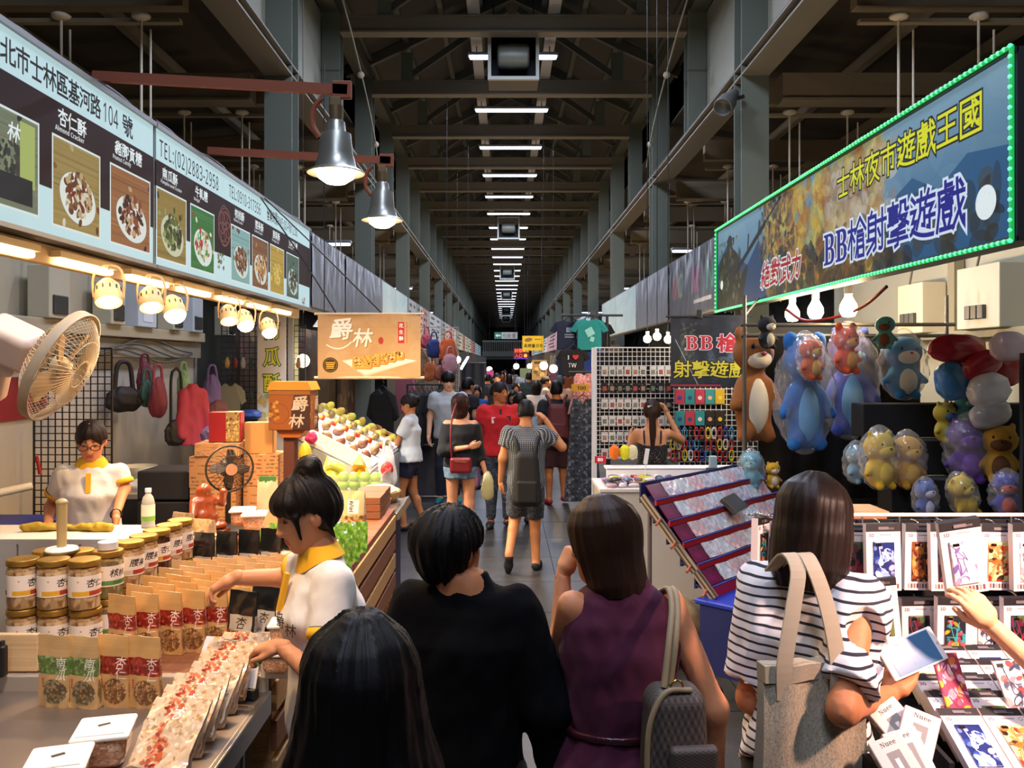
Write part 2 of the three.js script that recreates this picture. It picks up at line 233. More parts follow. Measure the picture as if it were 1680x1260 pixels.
// fluorescent lamps across the nave, hung under the channels
const fansAt = [12.35, 28.27, 42.02, 55.77, 72.27, 86.0], lampLabel = (d) => { const f = fansAt.filter((x) => x < d), n = Math.round((d - f[f.length - 1]) / 2.75 - 0.2); return `${ORD[n]} white fluorescent lamp beyond the ${ORD[f.length - 1]} exhaust fan of the nave`; };
const tubeWhite = glow(0xdfe6ff, 9, 0xffffff), fitting = mat(0x8d9096, 0.5);
{
  const shell = rbox(1.42, 0.05, 0.16, 0.02, 0, 0.03, 0), lens = rbox(1.36, 0.04, 0.12, 0.018, 0, -0.008, 0), clip = box(0.02, 0.12, 0.03, 0.57, 0.1, 0), clip2 = box(0.02, 0.12, 0.03, -0.57, 0.1, 0);
  for (let k = -6; k < 36; k++) {
    const d = 13.05 + 2.75 * k, p = V(CX, 6.68, -d);
    const g = thing('ceiling_lamp', k < 0 ? `white fluorescent ceiling lamp, ${ORD[-k - 1]} before the first exhaust fan` : lampLabel(d), 'ceiling lamp', p, 0, 'fluorescent lamps along the nave');
    obj('fitting', shell, fitting, g); obj('lens', lens, tubeWhite, g); obj('clip', clip, fitting, g); obj('clip', clip2, fitting, g);
    if (k < 18) rectLight(0xdde6ff, LUM.tube, 1.34, 0.11, V(CX, 6.645, -d), V(CX, 0, -d));
  }
}
// box fans between the channels
{
  const frame = merge([box(0.76, 0.05, 0.06, 0, 0.355, 0), box(0.76, 0.05, 0.06, 0, -0.355, 0), box(0.05, 0.66, 0.06, 0.355, 0, 0), box(0.05, 0.66, 0.06, -0.355, 0, 0)]);
  const body = merge([box(0.74, 0.02, 0.5, 0, 0.36, -0.27), box(0.74, 0.02, 0.5, 0, -0.36, -0.27), box(0.02, 0.7, 0.5, 0.36, 0, -0.27), box(0.02, 0.7, 0.5, -0.36, 0, -0.27), box(0.72, 0.72, 0.02, 0, 0, -0.51)]);
  const drum = place(lathe([[0, -0.24], [0.15, -0.24], [0.18, -0.2], [0.19, 0], [0.18, 0.2], [0.15, 0.24], [0, 0.24]], 24), 0, 0.04, -0.2, 0, 0, PI / 2), hang = merge([-1, 1].map((s) => cyl(0.008, 0.008, 0.6, s * 0.3, 0.66, -0.2)));
  fansAt.forEach((d, i) => {
    const g = thing('exhaust_fan', `grey square exhaust fan box hung in the nave roof, ${ORD[i]} from the front`, 'fan', [CX, 6.46, -d], 0, 'roof exhaust fans');
    obj('frame', frame, mat(0xa3a89d, 0.5), g); obj('housing', body, mat(0x23262a, 0.6), g); obj('drum', drum, mat(0x8b918a, 0.45, { metalness: 0.3 }), g); obj('hanger', hang, darkMetal, g);
  });
}
// lamps of the side halls, seen between the columns
{
  const shell = rbox(1.3, 0.06, 0.16, 0.02, 0, 0.04, 0), lens = rbox(1.24, 0.05, 0.12, 0.018, 0, 0, 0);
  for (const [s, x, d, n] of [[-1, 3.75, 16.2, 0], [1, 3.95, 17.2, 0], [-1, 3.75, 27, 1], [1, 3.95, 27, 1], [-1, 4.2, 40, 2], [1, 4.2, 40, 2]]) {
    const g = thing('side_hall_lamp', `white tube lamp of the side hall behind the columns, ${ORD[n]} on the ${s < 0 ? 'fruit stall' : 'souvenir stall'} side`, 'ceiling lamp', [CX + s * x, d < 20 ? 4.2 : 4.3, -d]);
    obj('fitting', shell, fitting, g); obj('lens', lens, tubeWhite, g);
    rectLight(0xdde6ff, LUM.sideTube, 1.24, 0.12, V(CX + s * x, (d < 20 ? 4.2 : 4.3) - 0.05, -d), V(CX + s * x, 0, -d));
  }
}

// ---------------------------------------------------------------- bodies: distance fields meshed with surface nets
const cap = (a, b, ra, rb = ra) => {
  const dx = b[0] - a[0], dy = b[1] - a[1], dz = b[2] - a[2], q = 1 / Math.max(dx * dx + dy * dy + dz * dz, 1e-9);
  return (x, y, z) => { const px = x - a[0], py = y - a[1], pz = z - a[2], t = Math.min(1, Math.max(0, (px * dx + py * dy + pz * dz) * q)); return Math.hypot(px - dx * t, py - dy * t, pz - dz * t) - (ra + (rb - ra) * t); };
};
const ell = (c, r, ry = 0, rx = 0) => {
  const cs = Math.cos(ry), sn = Math.sin(ry), cx = Math.cos(rx), sx = Math.sin(rx);
  return (x, y, z) => { let X = x - c[0], Y = y - c[1], Z = z - c[2]; [X, Z] = [X * cs - Z * sn, X * sn + Z * cs]; [Y, Z] = [Y * cx + Z * sx, Z * cx - Y * sx]; const k0 = Math.hypot(X / r[0], Y / r[1], Z / r[2]), k1 = Math.hypot(X / r[0] ** 2, Y / r[1] ** 2, Z / r[2] ** 2); return k1 < 1e-6 ? -Math.min(...r) : k0 * (k0 - 1) / k1; };
};
// an upright body of elliptic sections: rows are [height, half width, half depth, centre x, centre z]
const column = (rows, grow = 0, shape = 2) => {
  const n = rows.length - 1;
  return (x, y, z) => {
    let i = 0; while (i < n - 1 && y > rows[i + 1][0]) i++;
    const A = rows[i], B = rows[i + 1], t0 = Math.min(1, Math.max(0, (y - A[0]) / (B[0] - A[0]))), t = t0 * t0 * (3 - 2 * t0) * 0.5 + t0 * 0.5, L = (k) => (A[k] ?? 0) + ((B[k] ?? 0) - (A[k] ?? 0)) * t;
    const a = L(1) + grow, b = L(2) + grow, X = Math.abs(x - L(3)) / a, Z = Math.abs(z - L(4)) / b, r = shape === 2 ? Math.hypot(X, Z) : Math.pow(Math.pow(X, shape) + Math.pow(Z, shape), 1 / shape);
    const side = (r - 1) * Math.min(a, b), end = Math.max(rows[0][0] - grow - y, y - rows[n][0] - grow);
    return end > 0 && side > 0 ? Math.hypot(end, side) : Math.max(end, side);
  };
};
const smin = (a, b, k) => { const h = Math.max(k - Math.abs(a - b), 0) / k; return Math.min(a, b) - h * h * k * 0.25; };
const blend = (list, k) => (x, y, z) => { let d = list[0](x, y, z); for (let i = 1; i < list.length; i++) d = smin(d, list[i](x, y, z), k); return d; };
const minus = (f, g, k = 0.006) => (x, y, z) => -smin(-f(x, y, z), g(x, y, z), k);
const both = (f, g) => (x, y, z) => Math.max(f(x, y, z), g(x, y, z));
const half = (o, n) => { const l = Math.hypot(...n); return (x, y, z) => ((x - o[0]) * n[0] + (y - o[1]) * n[1] + (z - o[2]) * n[2]) / l; };   // positive on the side n points to
function surf(f, lo, hi, h) {
  const N = [0, 1, 2].map((i) => Math.ceil((hi[i] - lo[i]) / h) + 2), [nx, ny, nz] = N, S = 6, D = new Float32Array(nx * ny * nz).fill(1), reach = S * h * 0.87 * 1.35 + h;
  for (let bz = 0; bz < nz; bz += S) for (let by = 0; by < ny; by += S) for (let bx = 0; bx < nx; bx += S) {
    const c = f(lo[0] + (bx + S / 2) * h, lo[1] + (by + S / 2) * h, lo[2] + (bz + S / 2) * h), far = Math.abs(c) > reach;
    for (let z = bz; z < Math.min(nz, bz + S); z++) for (let y = by; y < Math.min(ny, by + S); y++) for (let x = bx; x < Math.min(nx, bx + S); x++) D[x + nx * (y + ny * z)] = far ? c : f(lo[0] + x * h, lo[1] + y * h, lo[2] + z * h);
  }
  const pos = [], idx = [], id = new Int32Array(nx * ny * nz).fill(-1), corner = [0, 1, nx, nx + 1, nx * ny, nx * ny + 1, nx * ny + nx, nx * ny + nx + 1];
  const E = [[0, 1], [2, 3], [4, 5], [6, 7], [0, 2], [1, 3], [4, 6], [5, 7], [0, 4], [1, 5], [2, 6], [3, 7]];
  for (let z = 0; z < nz - 1; z++) for (let y = 0; y < ny - 1; y++) for (let x = 0; x < nx - 1; x++) {
    const b = x + nx * (y + ny * z); let m = 0; for (let i = 0; i < 8; i++) if (D[b + corner[i]] < 0) m++;
    if (m === 0 || m === 8) continue;
    let sx = 0, sy = 0, sz = 0, c = 0;
    for (const [i, j] of E) { const a = D[b + corner[i]], e = D[b + corner[j]]; if (a < 0 === e < 0) continue; const t = a / (a - e); sx += (i & 1) + ((j & 1) - (i & 1)) * t; sy += (i >> 1 & 1) + ((j >> 1 & 1) - (i >> 1 & 1)) * t; sz += (i >> 2) + ((j >> 2) - (i >> 2)) * t; c++; }
    id[b] = pos.length / 3; pos.push(lo[0] + (x + sx / c) * h, lo[1] + (y + sy / c) * h, lo[2] + (z + sz / c) * h);
  }
  const st = [1, nx, nx * ny];
  for (let z = 1; z < nz - 1; z++) for (let y = 1; y < ny - 1; y++) for (let x = 1; x < nx - 1; x++) {
    const b = x + nx * (y + ny * z);
    for (let ax = 0; ax < 3; ax++) { const a = D[b], e = D[b + st[ax]]; if (a < 0 === e < 0) continue; const u = st[(ax + 1) % 3], v = st[(ax + 2) % 3], q = [id[b], id[b - u], id[b - u - v], id[b - v]]; if (q.includes(-1)) continue; if (a < 0) idx.push(q[0], q[1], q[2], q[0], q[2], q[3]); else idx.push(q[0], q[2], q[1], q[0], q[3], q[2]); }
  }
  const g = new THREE.BufferGeometry(); g.setAttribute('position', new THREE.Float32BufferAttribute(pos, 3)); g.setIndex(idx); g.computeVertexNormals(); return g;
}
// uv in metres round the body (the seam lies at the front when back is true)
function wrapUV(g, back = true, cz = 0, r = 0.17) { const p = g.attributes.position, uv = new Float32Array(p.count * 2); for (let i = 0; i < p.count; i++) { uv[2 * i] = (back ? Math.atan2(p.getX(i), -(p.getZ(i) - cz)) : Math.atan2(p.getX(i), p.getZ(i) - cz)) * r; uv[2 * i + 1] = p.getY(i); } g.setAttribute('uv', new THREE.BufferAttribute(uv, 2)); return g; }
function paintVertices(g, f) { const p = g.attributes.position, c = new Float32Array(p.count * 3), k = new THREE.Color(); for (let i = 0; i < p.count; i++) { k.set(f(p.getX(i), p.getY(i), p.getZ(i))); c[3 * i] = k.r; c[3 * i + 1] = k.g; c[3 * i + 2] = k.b; } g.setAttribute('color', new THREE.BufferAttribute(c, 3)); return g; }
const skinMat = new THREE.MeshPhysicalMaterial({ color: 0xffffff, roughness: 0.55, vertexColors: true, specularIntensity: 0.6 });
const streaks = (base, dark, lite, seed) => tex(256, 64, (c, w, h) => { c.fillStyle = base; c.fillRect(0, 0, w, h); const r = rng(seed); for (let i = 0; i < 420; i++) { c.globalAlpha = 0.1 + r() * 0.35; c.fillStyle = r() < 0.5 ? dark : lite; c.fillRect(r() * w, 0, 0.6 + r() * 1.6, h); } c.globalAlpha = 1; }, [1, 1]);
const hairStreak = streaks('#808080', '#303030', '#d8d8d8', 21);
const hairMat = (color, rough = 0.5) => mat(color, rough, { bumpMap: hairStreak, bumpScale: 0.0007, specularIntensity: 0.35 });
const cloth = (color, extra = {}) => mat(color, 0.92, { sheen: 0.25, sheenColor: 0x777777, ...extra });

const ROWS = {
  f: [[0.78, 0.125, 0.1], [0.88, 0.168, 0.118], [0.96, 0.158, 0.108], [1.06, 0.126, 0.09], [1.15, 0.13, 0.094], [1.25, 0.146, 0.112, 0, 0.008], [1.33, 0.15, 0.092], [1.385, 0.118, 0.068, 0, -0.005], [1.43, 0.066, 0.056, 0, -0.008], [1.47, 0.05, 0.05]],
  m: [[0.78, 0.125, 0.105], [0.88, 0.16, 0.118], [0.98, 0.152, 0.112], [1.08, 0.15, 0.11], [1.18, 0.16, 0.115], [1.28, 0.175, 0.118], [1.35, 0.172, 0.1], [1.395, 0.135, 0.076], [1.435, 0.076, 0.062], [1.47, 0.056, 0.054]],
};
function handField(w, dir, palm, side, curl, s = 1) {   // w: wrist, dir: along the fingers, palm: where the palm faces; curl 0 flat .. 1 closed; side +1 left hand
  const D = V(...dir).normalize(), Pn = V(...palm); Pn.addScaledVector(D, -Pn.dot(D)).normalize(); const X = new THREE.Vector3().crossVectors(D, Pn).multiplyScalar(side);   // X points to the thumb side
  const P = (x, l, n) => [w[0] + s * (X.x * x + D.x * l + Pn.x * n), w[1] + s * (X.y * x + D.y * l + Pn.y * n), w[2] + s * (X.z * x + D.z * l + Pn.z * n)];
  const list = [cap(P(0, -0.01, 0), P(0, 0.02, 0), 0.024 * s, 0.024 * s), cap(P(0.02, 0.035, 0), P(0.026, 0.078, 0.003), 0.0175 * s, 0.013 * s), cap(P(0.004, 0.03, 0), P(0.008, 0.08, 0.002), 0.018 * s, 0.013 * s), cap(P(-0.012, 0.03, 0), P(-0.01, 0.078, 0.002), 0.018 * s, 0.013 * s), cap(P(-0.022, 0.03, 0), P(-0.027, 0.07, 0.003), 0.016 * s, 0.012 * s)];
  const tips = [];
  [[0.026, 0.078, 0.07], [0.009, 0.082, 0.078], [-0.009, 0.079, 0.072], [-0.026, 0.071, 0.056]].forEach(([x, l, len], i) => {
    const c = (Array.isArray(curl) ? curl[i] : curl) * 1.5; let a = c * 0.75, px = x, pl = l, pn = 0.002; const chain = [];
    for (const f of [0.45, 0.32, 0.23]) { const nl = pl + Math.cos(a) * len * f, nn = pn + Math.sin(a) * len * f; chain.push([[px, pl, pn], [px * 1.02, nl, nn]]); px *= 1.02; pl = nl; pn = nn; a += c * 0.95; }
    chain.forEach(([p, q], j) => tips.push(cap(P(...p), P(...q), (0.0092 - j * 0.0007) * s, (0.0085 - j * 0.0009) * s)));
  });
  const tc = Array.isArray(curl) ? curl[4] ?? 0.4 : curl * 0.7;
  tips.push(cap(P(0.022, 0.02, 0.006), P(0.045 - tc * 0.012, 0.052, 0.014 + tc * 0.018), 0.0145 * s, 0.011 * s), cap(P(0.045 - tc * 0.012, 0.052, 0.014 + tc * 0.018), P(0.054 - tc * 0.03, 0.088, 0.018 + tc * 0.03), 0.0105 * s, 0.0082 * s));
  const palmF = blend(list, 0.014), tipF = (x, y, z) => { let d = 9; for (const t of tips) d = Math.min(d, t(x, y, z)); return d; };
  return (x, y, z) => smin(palmF(x, y, z), tipF(x, y, z), 0.006);
}
function box3(points, pad) { const lo = [1e9, 1e9, 1e9], hi = [-1e9, -1e9, -1e9]; for (const p of points) for (let i = 0; i < 3; i++) { lo[i] = Math.min(lo[i], p[i] - pad); hi[i] = Math.max(hi[i], p[i] + pad); } return [lo, hi]; }

// o: see the calls below. Local axes: feet at the origin, the person faces +z, their left is +x; lengths for a height of 1.7 m, scaled to o.h
function person(o) {
  const male = o.male, sx = male ? 0.176 : 0.152, wide = o.wide ?? 1, lean = o.lean ?? 0, tilt = o.tilt ?? 0, skin = o.skin ?? '#c98e68', res = o.res ?? 0.013, hres = o.headRes ?? 0.006, hip = 0.9;
  const g = thing('person', o.label, 'person', [o.at[0], o.lift ?? 0, o.at[1]], o.yaw ?? 0, o.group); g.scale.setScalar((o.h ?? 1.65) / 1.7);
  const cl = Math.cos(lean), sl = Math.sin(lean), ct = Math.cos(tilt), st2 = Math.sin(tilt);
  const T = ([x, y, z]) => { let Y = y - hip, X = x; [X, Y] = [X * ct + Y * st2, Y * ct - X * st2]; return [X, hip + Y * cl - z * sl, z * cl + Y * sl]; };   // upright torso to leaning torso
  const U = (f) => (lean || tilt ? (x, y, z) => { let Y = (y - hip) * cl + z * sl, Z = z * cl - (y - hip) * sl, X = x; [X, Y] = [X * ct - Y * st2, Y * ct + X * st2]; return f(X, Y + hip, Z); } : f);
  const sc = (o.h ?? 1.65) / 1.7, toLocal = (p) => { const x = p.x - o.at[0], z = p.z - o.at[1], c = Math.cos(o.yaw ?? 0), s = Math.sin(o.yaw ?? 0); return [(x * c - z * s) / sc, (p.y - (o.lift ?? 0)) / sc, (x * s + z * c) / sc]; };
  const shL = o.shoulder ?? 1.362, arms = {}, legs = {};
  for (const [k, s] of [['L', 1], ['R', -1]]) {
    const a = o['world' + k]?.map(toLocal) ?? o['arm' + k] ?? [[s * (sx + 0.055), 1.12, -0.03], [s * (sx + 0.075), 0.88, 0.05]]; arms[k] = [T([s * sx * wide, shL, -0.005]), ...a];
    const l = o['leg' + k] ?? [[s * 0.095, 0.48, 0.015], [s * 0.1, 0.085, -0.02]]; legs[k] = [[s * 0.085, 0.87, 0], ...l];
  }
  const rows = ROWS[male ? 'm' : 'f'].map((r) => [r[0], r[1] * wide, r[2] * (o.deep ?? wide), r[3], r[4]]);
  const aR = male ? 1.12 : 0.95, armR = [0.047 * aR, 0.038 * aR, 0.026 * aR], legR = male ? [0.086, 0.056, 0.04] : [0.084, 0.054, 0.036];
  const armF = (k, t = 0, upto = 2) => { const [a, b, c] = arms[k], L = [], f = Math.min(1, upto); const m = a.map((v, i) => v + (b[i] - v) * f); L.push(cap(a, m, armR[0] + t, armR[0] + (armR[1] - armR[0]) * f + t)); if (upto > 1) { const u = upto - 1, e = b.map((v, i) => v + (c[i] - v) * u); L.push(cap(b, e, armR[1] + t, armR[1] + (armR[2] - armR[1]) * u + t)); } return blend(L, 0.03); };
  const footF = (k, t = 0) => { const s = k === 'L' ? 1 : -1, a = legs[k][2], dir = (o['toe' + k] ?? [s * 0.25, -0.1, 1]), n = Math.hypot(...dir), q = dir.map((v) => v / n), P = (l, y) => [a[0] + q[0] * l, Math.max(0.028, a[1] + q[1] * l + y), a[2] + q[2] * l]; return blend([cap([a[0] - q[0] * 0.03, a[1] - 0.04, a[2] - q[2] * 0.03], P(0.09, -0.035), 0.036 + t, 0.034 + t), cap(P(0.09, -0.04), P(0.165, -0.035), 0.036 + t, 0.026 + t)], 0.03); };
  const legF = (k, t = 0, upto = 2) => { const [a, b, c] = legs[k], L = [], f = Math.min(1, upto), m = a.map((v, i) => v + (b[i] - v) * f); L.push(cap(a, m, legR[0] + t, legR[0] + (legR[1] - legR[0]) * f + t)); if (upto > 1) { const u = upto - 1, e = b.map((v, i) => v + (c[i] - v) * u); L.push(cap(b, e, legR[1] + t, legR[1] + (legR[2] - legR[1]) * u + t)); if (upto > 1.4) { const h = b.map((v, i) => v + (c[i] - v) * 0.3); L.push(cap([h[0], h[1], h[2] - 0.018], [h[0], h[1] - 0.07, h[2] - 0.012], 0.046 + t, 0.036 + t)); } } return blend(L, 0.03); };
  // head
  const hc = T([o.headX ?? 0, o.headY ?? 1.572, o.headZ ?? 0.012]), hy = o.headYaw ?? 0, hp = o.headPitch ?? 0, hr = o.headRoll ?? 0, hq = new THREE.Quaternion().setFromEuler(new THREE.Euler(hp, hy, hr, 'YXZ')), hi = hq.clone().invert(), tv = V(0, 0, 0);
  const inHead = (f) => { const m = new THREE.Matrix4().makeRotationFromQuaternion(hi).elements; return (x, y, z) => { x -= hc[0]; y -= hc[1]; z -= hc[2]; return f(m[0] * x + m[4] * y + m[8] * z, m[1] * x + m[5] * y + m[9] * z, m[2] * x + m[6] * y + m[10] * z); }; };
  const fromHead = (p) => { tv.set(...p).applyQuaternion(hq); return [tv.x + hc[0], tv.y + hc[1], tv.z + hc[2]]; };
  const face = blend([ell([0, 0.022, -0.012], [0.074, 0.095, 0.094]), ell([0, -0.042, 0.02], [0.06, 0.082, 0.068]), ell([0, -0.096, 0.05], [0.03, 0.024, 0.03])], 0.04);
  const nose = blend([cap([0, 0.005, 0.083], [0, -0.034, 0.1], 0.008, 0.0115), ell([0, -0.036, 0.092], [0.017, 0.01, 0.013])], 0.012), ears = (x, y, z) => ell([0.077, -0.012, -0.006], [0.011, 0.03, 0.019], -0.3)(Math.abs(x), y, z), sockets = (x, y, z) => ell([0.031, 0.004, 0.098], [0.02, 0.012, 0.018])(Math.abs(x), y, z), eyes = (x, y, z) => ell([0.031, 0.002, 0.074], [0.0125, 0.0085, 0.0125])(Math.abs(x), y, z), lips = blend([ell([0, -0.064, 0.084], [0.021, 0.0055, 0.011]), ell([0, -0.073, 0.083], [0.018, 0.006, 0.01])], 0.003);
  let headF = minus(blend([face, nose], 0.016), sockets, 0.014); headF = blend([headF, ears, lips], 0.007); { const h0 = headF; headF = (x, y, z) => Math.min(h0(x, y, z), eyes(x, y, z)); }
  const headW = inHead(headF), neck = cap(fromHead([0, -0.06, -0.022]), T([0, 1.43, -0.008]), male ? 0.054 : 0.046, male ? 0.058 : 0.05);
  const dark = new THREE.Color(skin).multiplyScalar(0.12), lip = new THREE.Color(skin).multiply(new THREE.Color(0.85, 0.5, 0.5)), base = new THREE.Color(skin), mi = new THREE.Matrix4().makeRotationFromQuaternion(hi);
  const tone = (x, y, z) => { tv.set(x - hc[0], y - hc[1], z - hc[2]).applyMatrix4(mi); const ax = Math.abs(tv.x); if (tv.z > 0.05 && tv.length() < 0.14) { if (Math.hypot((ax - 0.031) / 0.0125, (tv.y - 0.002) / 0.007) < 1) return dark; if (Math.abs(tv.y - 0.028 - (ax - 0.03) * 0.12) < 0.0045 && ax > 0.014 && ax < 0.05) return dark; if (ax < 0.021 && Math.abs(tv.y + 0.068) < 0.009 && tv.z > 0.084) return lip; } return base; };
  // skin: torso, limbs, head and hands in one mesh
  const list = [U(column(rows)), armF('L'), armF('R')]; if (!o.noLegs) list.push(legF('L'), legF('R'), footF('L'), footF('R')); list.push(neck);
  const pts = [hc, ...arms.L, ...arms.R, ...legs.L, ...legs.R, T([0.2, 1.4, 0.1]), T([-0.2, 1.4, -0.1])], [lo, hi2] = box3(pts, 0.16); lo[1] = o.noLegs ? 0.6 : -0.01;
  const pieces = [surf(blend(list, 0.035), lo, hi2, res)];
  const [hl, hh] = box3([hc], 0.135); pieces.push(surf(blend([headW, neck], 0.02), hl, hh, hres));
  for (const [k, s] of [['L', 1], ['R', -1]]) {
    const hd = o['hand' + k] ?? {}, [, e, w] = arms[k], turnIn = (v) => { const c = Math.cos(o.yaw ?? 0), q = Math.sin(o.yaw ?? 0); return [v[0] * c - v[2] * q, v[1], v[0] * q + v[2] * c]; }, dir = hd.dir ? turnIn(hd.dir) : w.map((v, i) => v - e[i]), f = handField(w, dir, hd.palm ? turnIn(hd.palm) : [-s, 0, 0.2], s, hd.curl ?? 0.35, male ? 1.06 : 0.96);
    const [a, b] = box3([w], 0.215); const n = Math.hypot(...dir), q = dir.map((v) => v / n), c = w.map((v, i) => v + q[i] * 0.09); const [a2, b2] = box3([c], 0.125); for (let i = 0; i < 3; i++) { a[i] = Math.max(a[i], a2[i]); b[i] = Math.min(b[i], b2[i]); }
    if (hd.hide !== true) pieces.push(surf(f, a, b, o.handRes ?? 0.006));
  }
  for (const p of pieces) paintVertices(p, tone);
  const bodyG = mergeGeometries(pieces.map((p) => { p.deleteAttribute('uv'); return p; }));
  obj('body', bodyG, skinMat, g);
  // clothes
  for (const c of o.wear ?? []) {
    let f; const t = c.t ?? 0.012;
    const sleeves = (up) => (up > 0 ? ['L', 'R'].map((k) => { const [a, b, e] = arms[k], q = up <= 1 ? a.map((v, i) => v + (b[i] - v) * up) : b.map((v, i) => v + (e[i] - v) * (up - 1)), n = up <= 1 ? b.map((v, i) => v - a[i]) : e.map((v, i) => v - b[i]); const core = armF(k, t + (c.sleeveLoose ?? 0.008), Math.min(2, up + 0.25)); return both(core, half(q, n)); }) : []);
    if (c.kind === 'top' || c.kind === 'dress') {
      const R = (c.rows ?? rows).map((r) => [r[0], r[1] + (c.rows ? 0 : (c.loose ?? 0.01) * (r[0] < 1.3 ? 1 : 0)), r[2] + (c.rows ? 0 : (c.loose ?? 0.01) * (r[0] < 1.3 ? 1 : 0)), r[3], r[4]]);
      let core = blend([U(column(R, t)), ...(c.sleeve > 0 ? sleeves(c.sleeve) : [])], c.blendK ?? 0.05);
      core = both(core, U(half([0, c.hem ?? 0.86, 0], [0, -1, c.hemTilt ?? 0]))); core = both(core, U(half([0, c.neck ?? 1.445, 0], [0, 1, c.neckTilt ?? 0.25]))); f = core;
      if (c.armhole) for (const s of [-1, 1]) f = both(f, U(half([s * c.armhole, 1.38, 0], [s, 0.35, 0])));
      if (c.shoulders) for (const k of c.shoulders) { const s = k === 'L' ? 1 : -1, [a, b] = arms[k], m = a.map((v, i) => v + (b[i] - v) * 0.32); f = minus(f, ell([m[0] + s * 0.045, m[1] + 0.01, m[2] - 0.045], [0.055, 0.1, 0.055]), 0.006); }
    } else if (c.kind === 'bottom') {
      const up = c.leg ?? 2, L = [U(column(rows.slice(0, 4).map((r) => [...r]), t))];
      for (const k of ['L', 'R']) { const [a, b, e] = legs[k], q = up <= 1 ? a.map((v, i) => v + (b[i] - v) * up) : b.map((v, i) => v + (e[i] - v) * (up - 1)), n = up <= 1 ? b.map((v, i) => v - a[i]) : e.map((v, i) => v - b[i]); const fl = c.flare ?? 0; let core = legF(k, t + 0.004, Math.min(2, up + 0.2)); if (fl) { const c0 = core; core = blend([c0, cap(a.map((v, i) => v + (b[i] - v) * 0.35), q, legR[0] + t, legR[1] + t + fl)], 0.03); } L.push(both(core, half(q, n))); }
      f = both(blend(L, 0.03), half([0, c.waist ?? 1.03, 0], [0, 1, 0]));
    } else if (c.kind === 'shoes') { for (const k of ['L', 'R']) { const F = both(footF(k, 0.006), half([0, legs[k][2][1] + (c.high ?? 0.0), 0], [0, 1, 0])), [a, b] = box3([legs[k][2]], 0.24); obj('shoe', surf(F, a, b, Math.min(res, 0.012)), c.mat, g); } continue; }
    else if (c.field) f = c.field({ T, U, rows, arms, legs, fromHead, inHead, hc });
    const fold = c.fold ?? 0.005, ff = fold ? (x, y, z) => f(x, y, z) - fold * (n3(x * 16 + y * 5, y * 7 + (c.seed ?? 0), z * 16) + 0.5 * n3(x * 30, y * 16 + 5, z * 30)) : f;
    const b = c.box ?? [lo.map((v) => v - 0.03), hi2.map((v) => v + 0.03)];
    const geo = wrapUV(surf(ff, b[0], b[1], c.res ?? res * 0.8), o.seenFromBack ?? true);
    obj(c.name, geo, c.mat, g);
  }
  // hair
  const H = o.hair; if (H) {
    let base0 = ell([0, 0.03, -0.014], [0.087, 0.1, 0.108]); const parts = [base0];
    const fw = H.faceW ?? 0.064;
    if (H.style === 'bob' || H.style === 'long') parts.push(column(H.rows ?? [[-0.15, 0.07, 0.06, 0, -0.035], [-0.1, 0.09, 0.085, 0, -0.022], [-0.02, 0.096, 0.1, 0, -0.014], [0.05, 0.088, 0.1, 0, -0.014], [0.09, 0.07, 0.08, 0, -0.014], [0.12, 0.02, 0.03, 0, -0.014]]));
    if (H.style === 'short') parts.push(ell([0, -0.02, -0.045], [0.08, 0.085, 0.075]));
    if (H.style === 'tied' || H.style === 'bun' || H.style === 'pony') parts.push(ell([0, 0, -0.03], [0.084, 0.085, 0.09]));
    if (H.style === 'bun') parts.push(ell(H.bun ?? [0, 0.13, -0.05], H.bunR ?? [0.04, 0.035, 0.038]), cap([0, 0.1, -0.05], [0, 0.13, -0.05], 0.024, 0.02));
    if (H.style === 'pony') parts.push(column(H.tail ?? [[-0.36, 0.02, 0.02, 0, -0.11], [-0.2, 0.035, 0.03, 0, -0.12], [0.0, 0.035, 0.035, 0, -0.12], [0.06, 0.02, 0.03, 0, -0.1]]));
    let hf = blend(parts, 0.03);
    hf = minus(hf, ell([0, H.faceY ?? -0.05, 0.1], [fw, H.faceH ?? 0.092, 0.085]), 0.012);
    if (H.style === 'short' || H.style === 'tied' || H.style === 'bun' || H.style === 'pony') { hf = minus(hf, (x, y, z) => Math.max(y + (H.nape ?? 0.055), -0.2 - z, (H.style === 'pony' ? -0.07 - z : -1)), 0.01); hf = minus(hf, (x, y, z) => ell([0.085, -0.03, 0.03], [0.03, 0.045, 0.05])(Math.abs(x), y, z), 0.01); }
    if (H.bangs) hf = blend([hf, both(ell([0, 0.045, 0.052], [0.07, 0.05, 0.05]), half([0, H.bangs, 0], [0, -1, 0]))], 0.012);
    if (H.extra) hf = blend([hf, ...H.extra], 0.015);
    const am = H.lump ?? 0.004, h1 = hf; hf = (x, y, z) => { const a = Math.atan2(x, -z); return h1(x, y, z) - am * n3(a * 5, y * 6, 3) - am * 0.6 * n3(a * 14, y * 7, 7); };
    const down = H.down ?? 0.2, geo = surf(hf, [-0.16, -down - 0.02, -0.2], [0.16, 0.2, 0.14], H.res ?? hres); wrapUV(geo, true, 0, 1.2);
    geo.applyQuaternion(hq).translate(...hc); obj('hair', geo, hairMat(H.color ?? 0x120d0b, H.rough ?? 0.48), g);
  }
  g.updateMatrixWorld(true);
  g.userData.local = undefined; delete g.userData.local;
  return Object.assign(g, { rig: { T, U, arms, legs, fromHead, hc, hq, point: (p) => V(...p).applyMatrix4(g.matrixWorld) } });
}

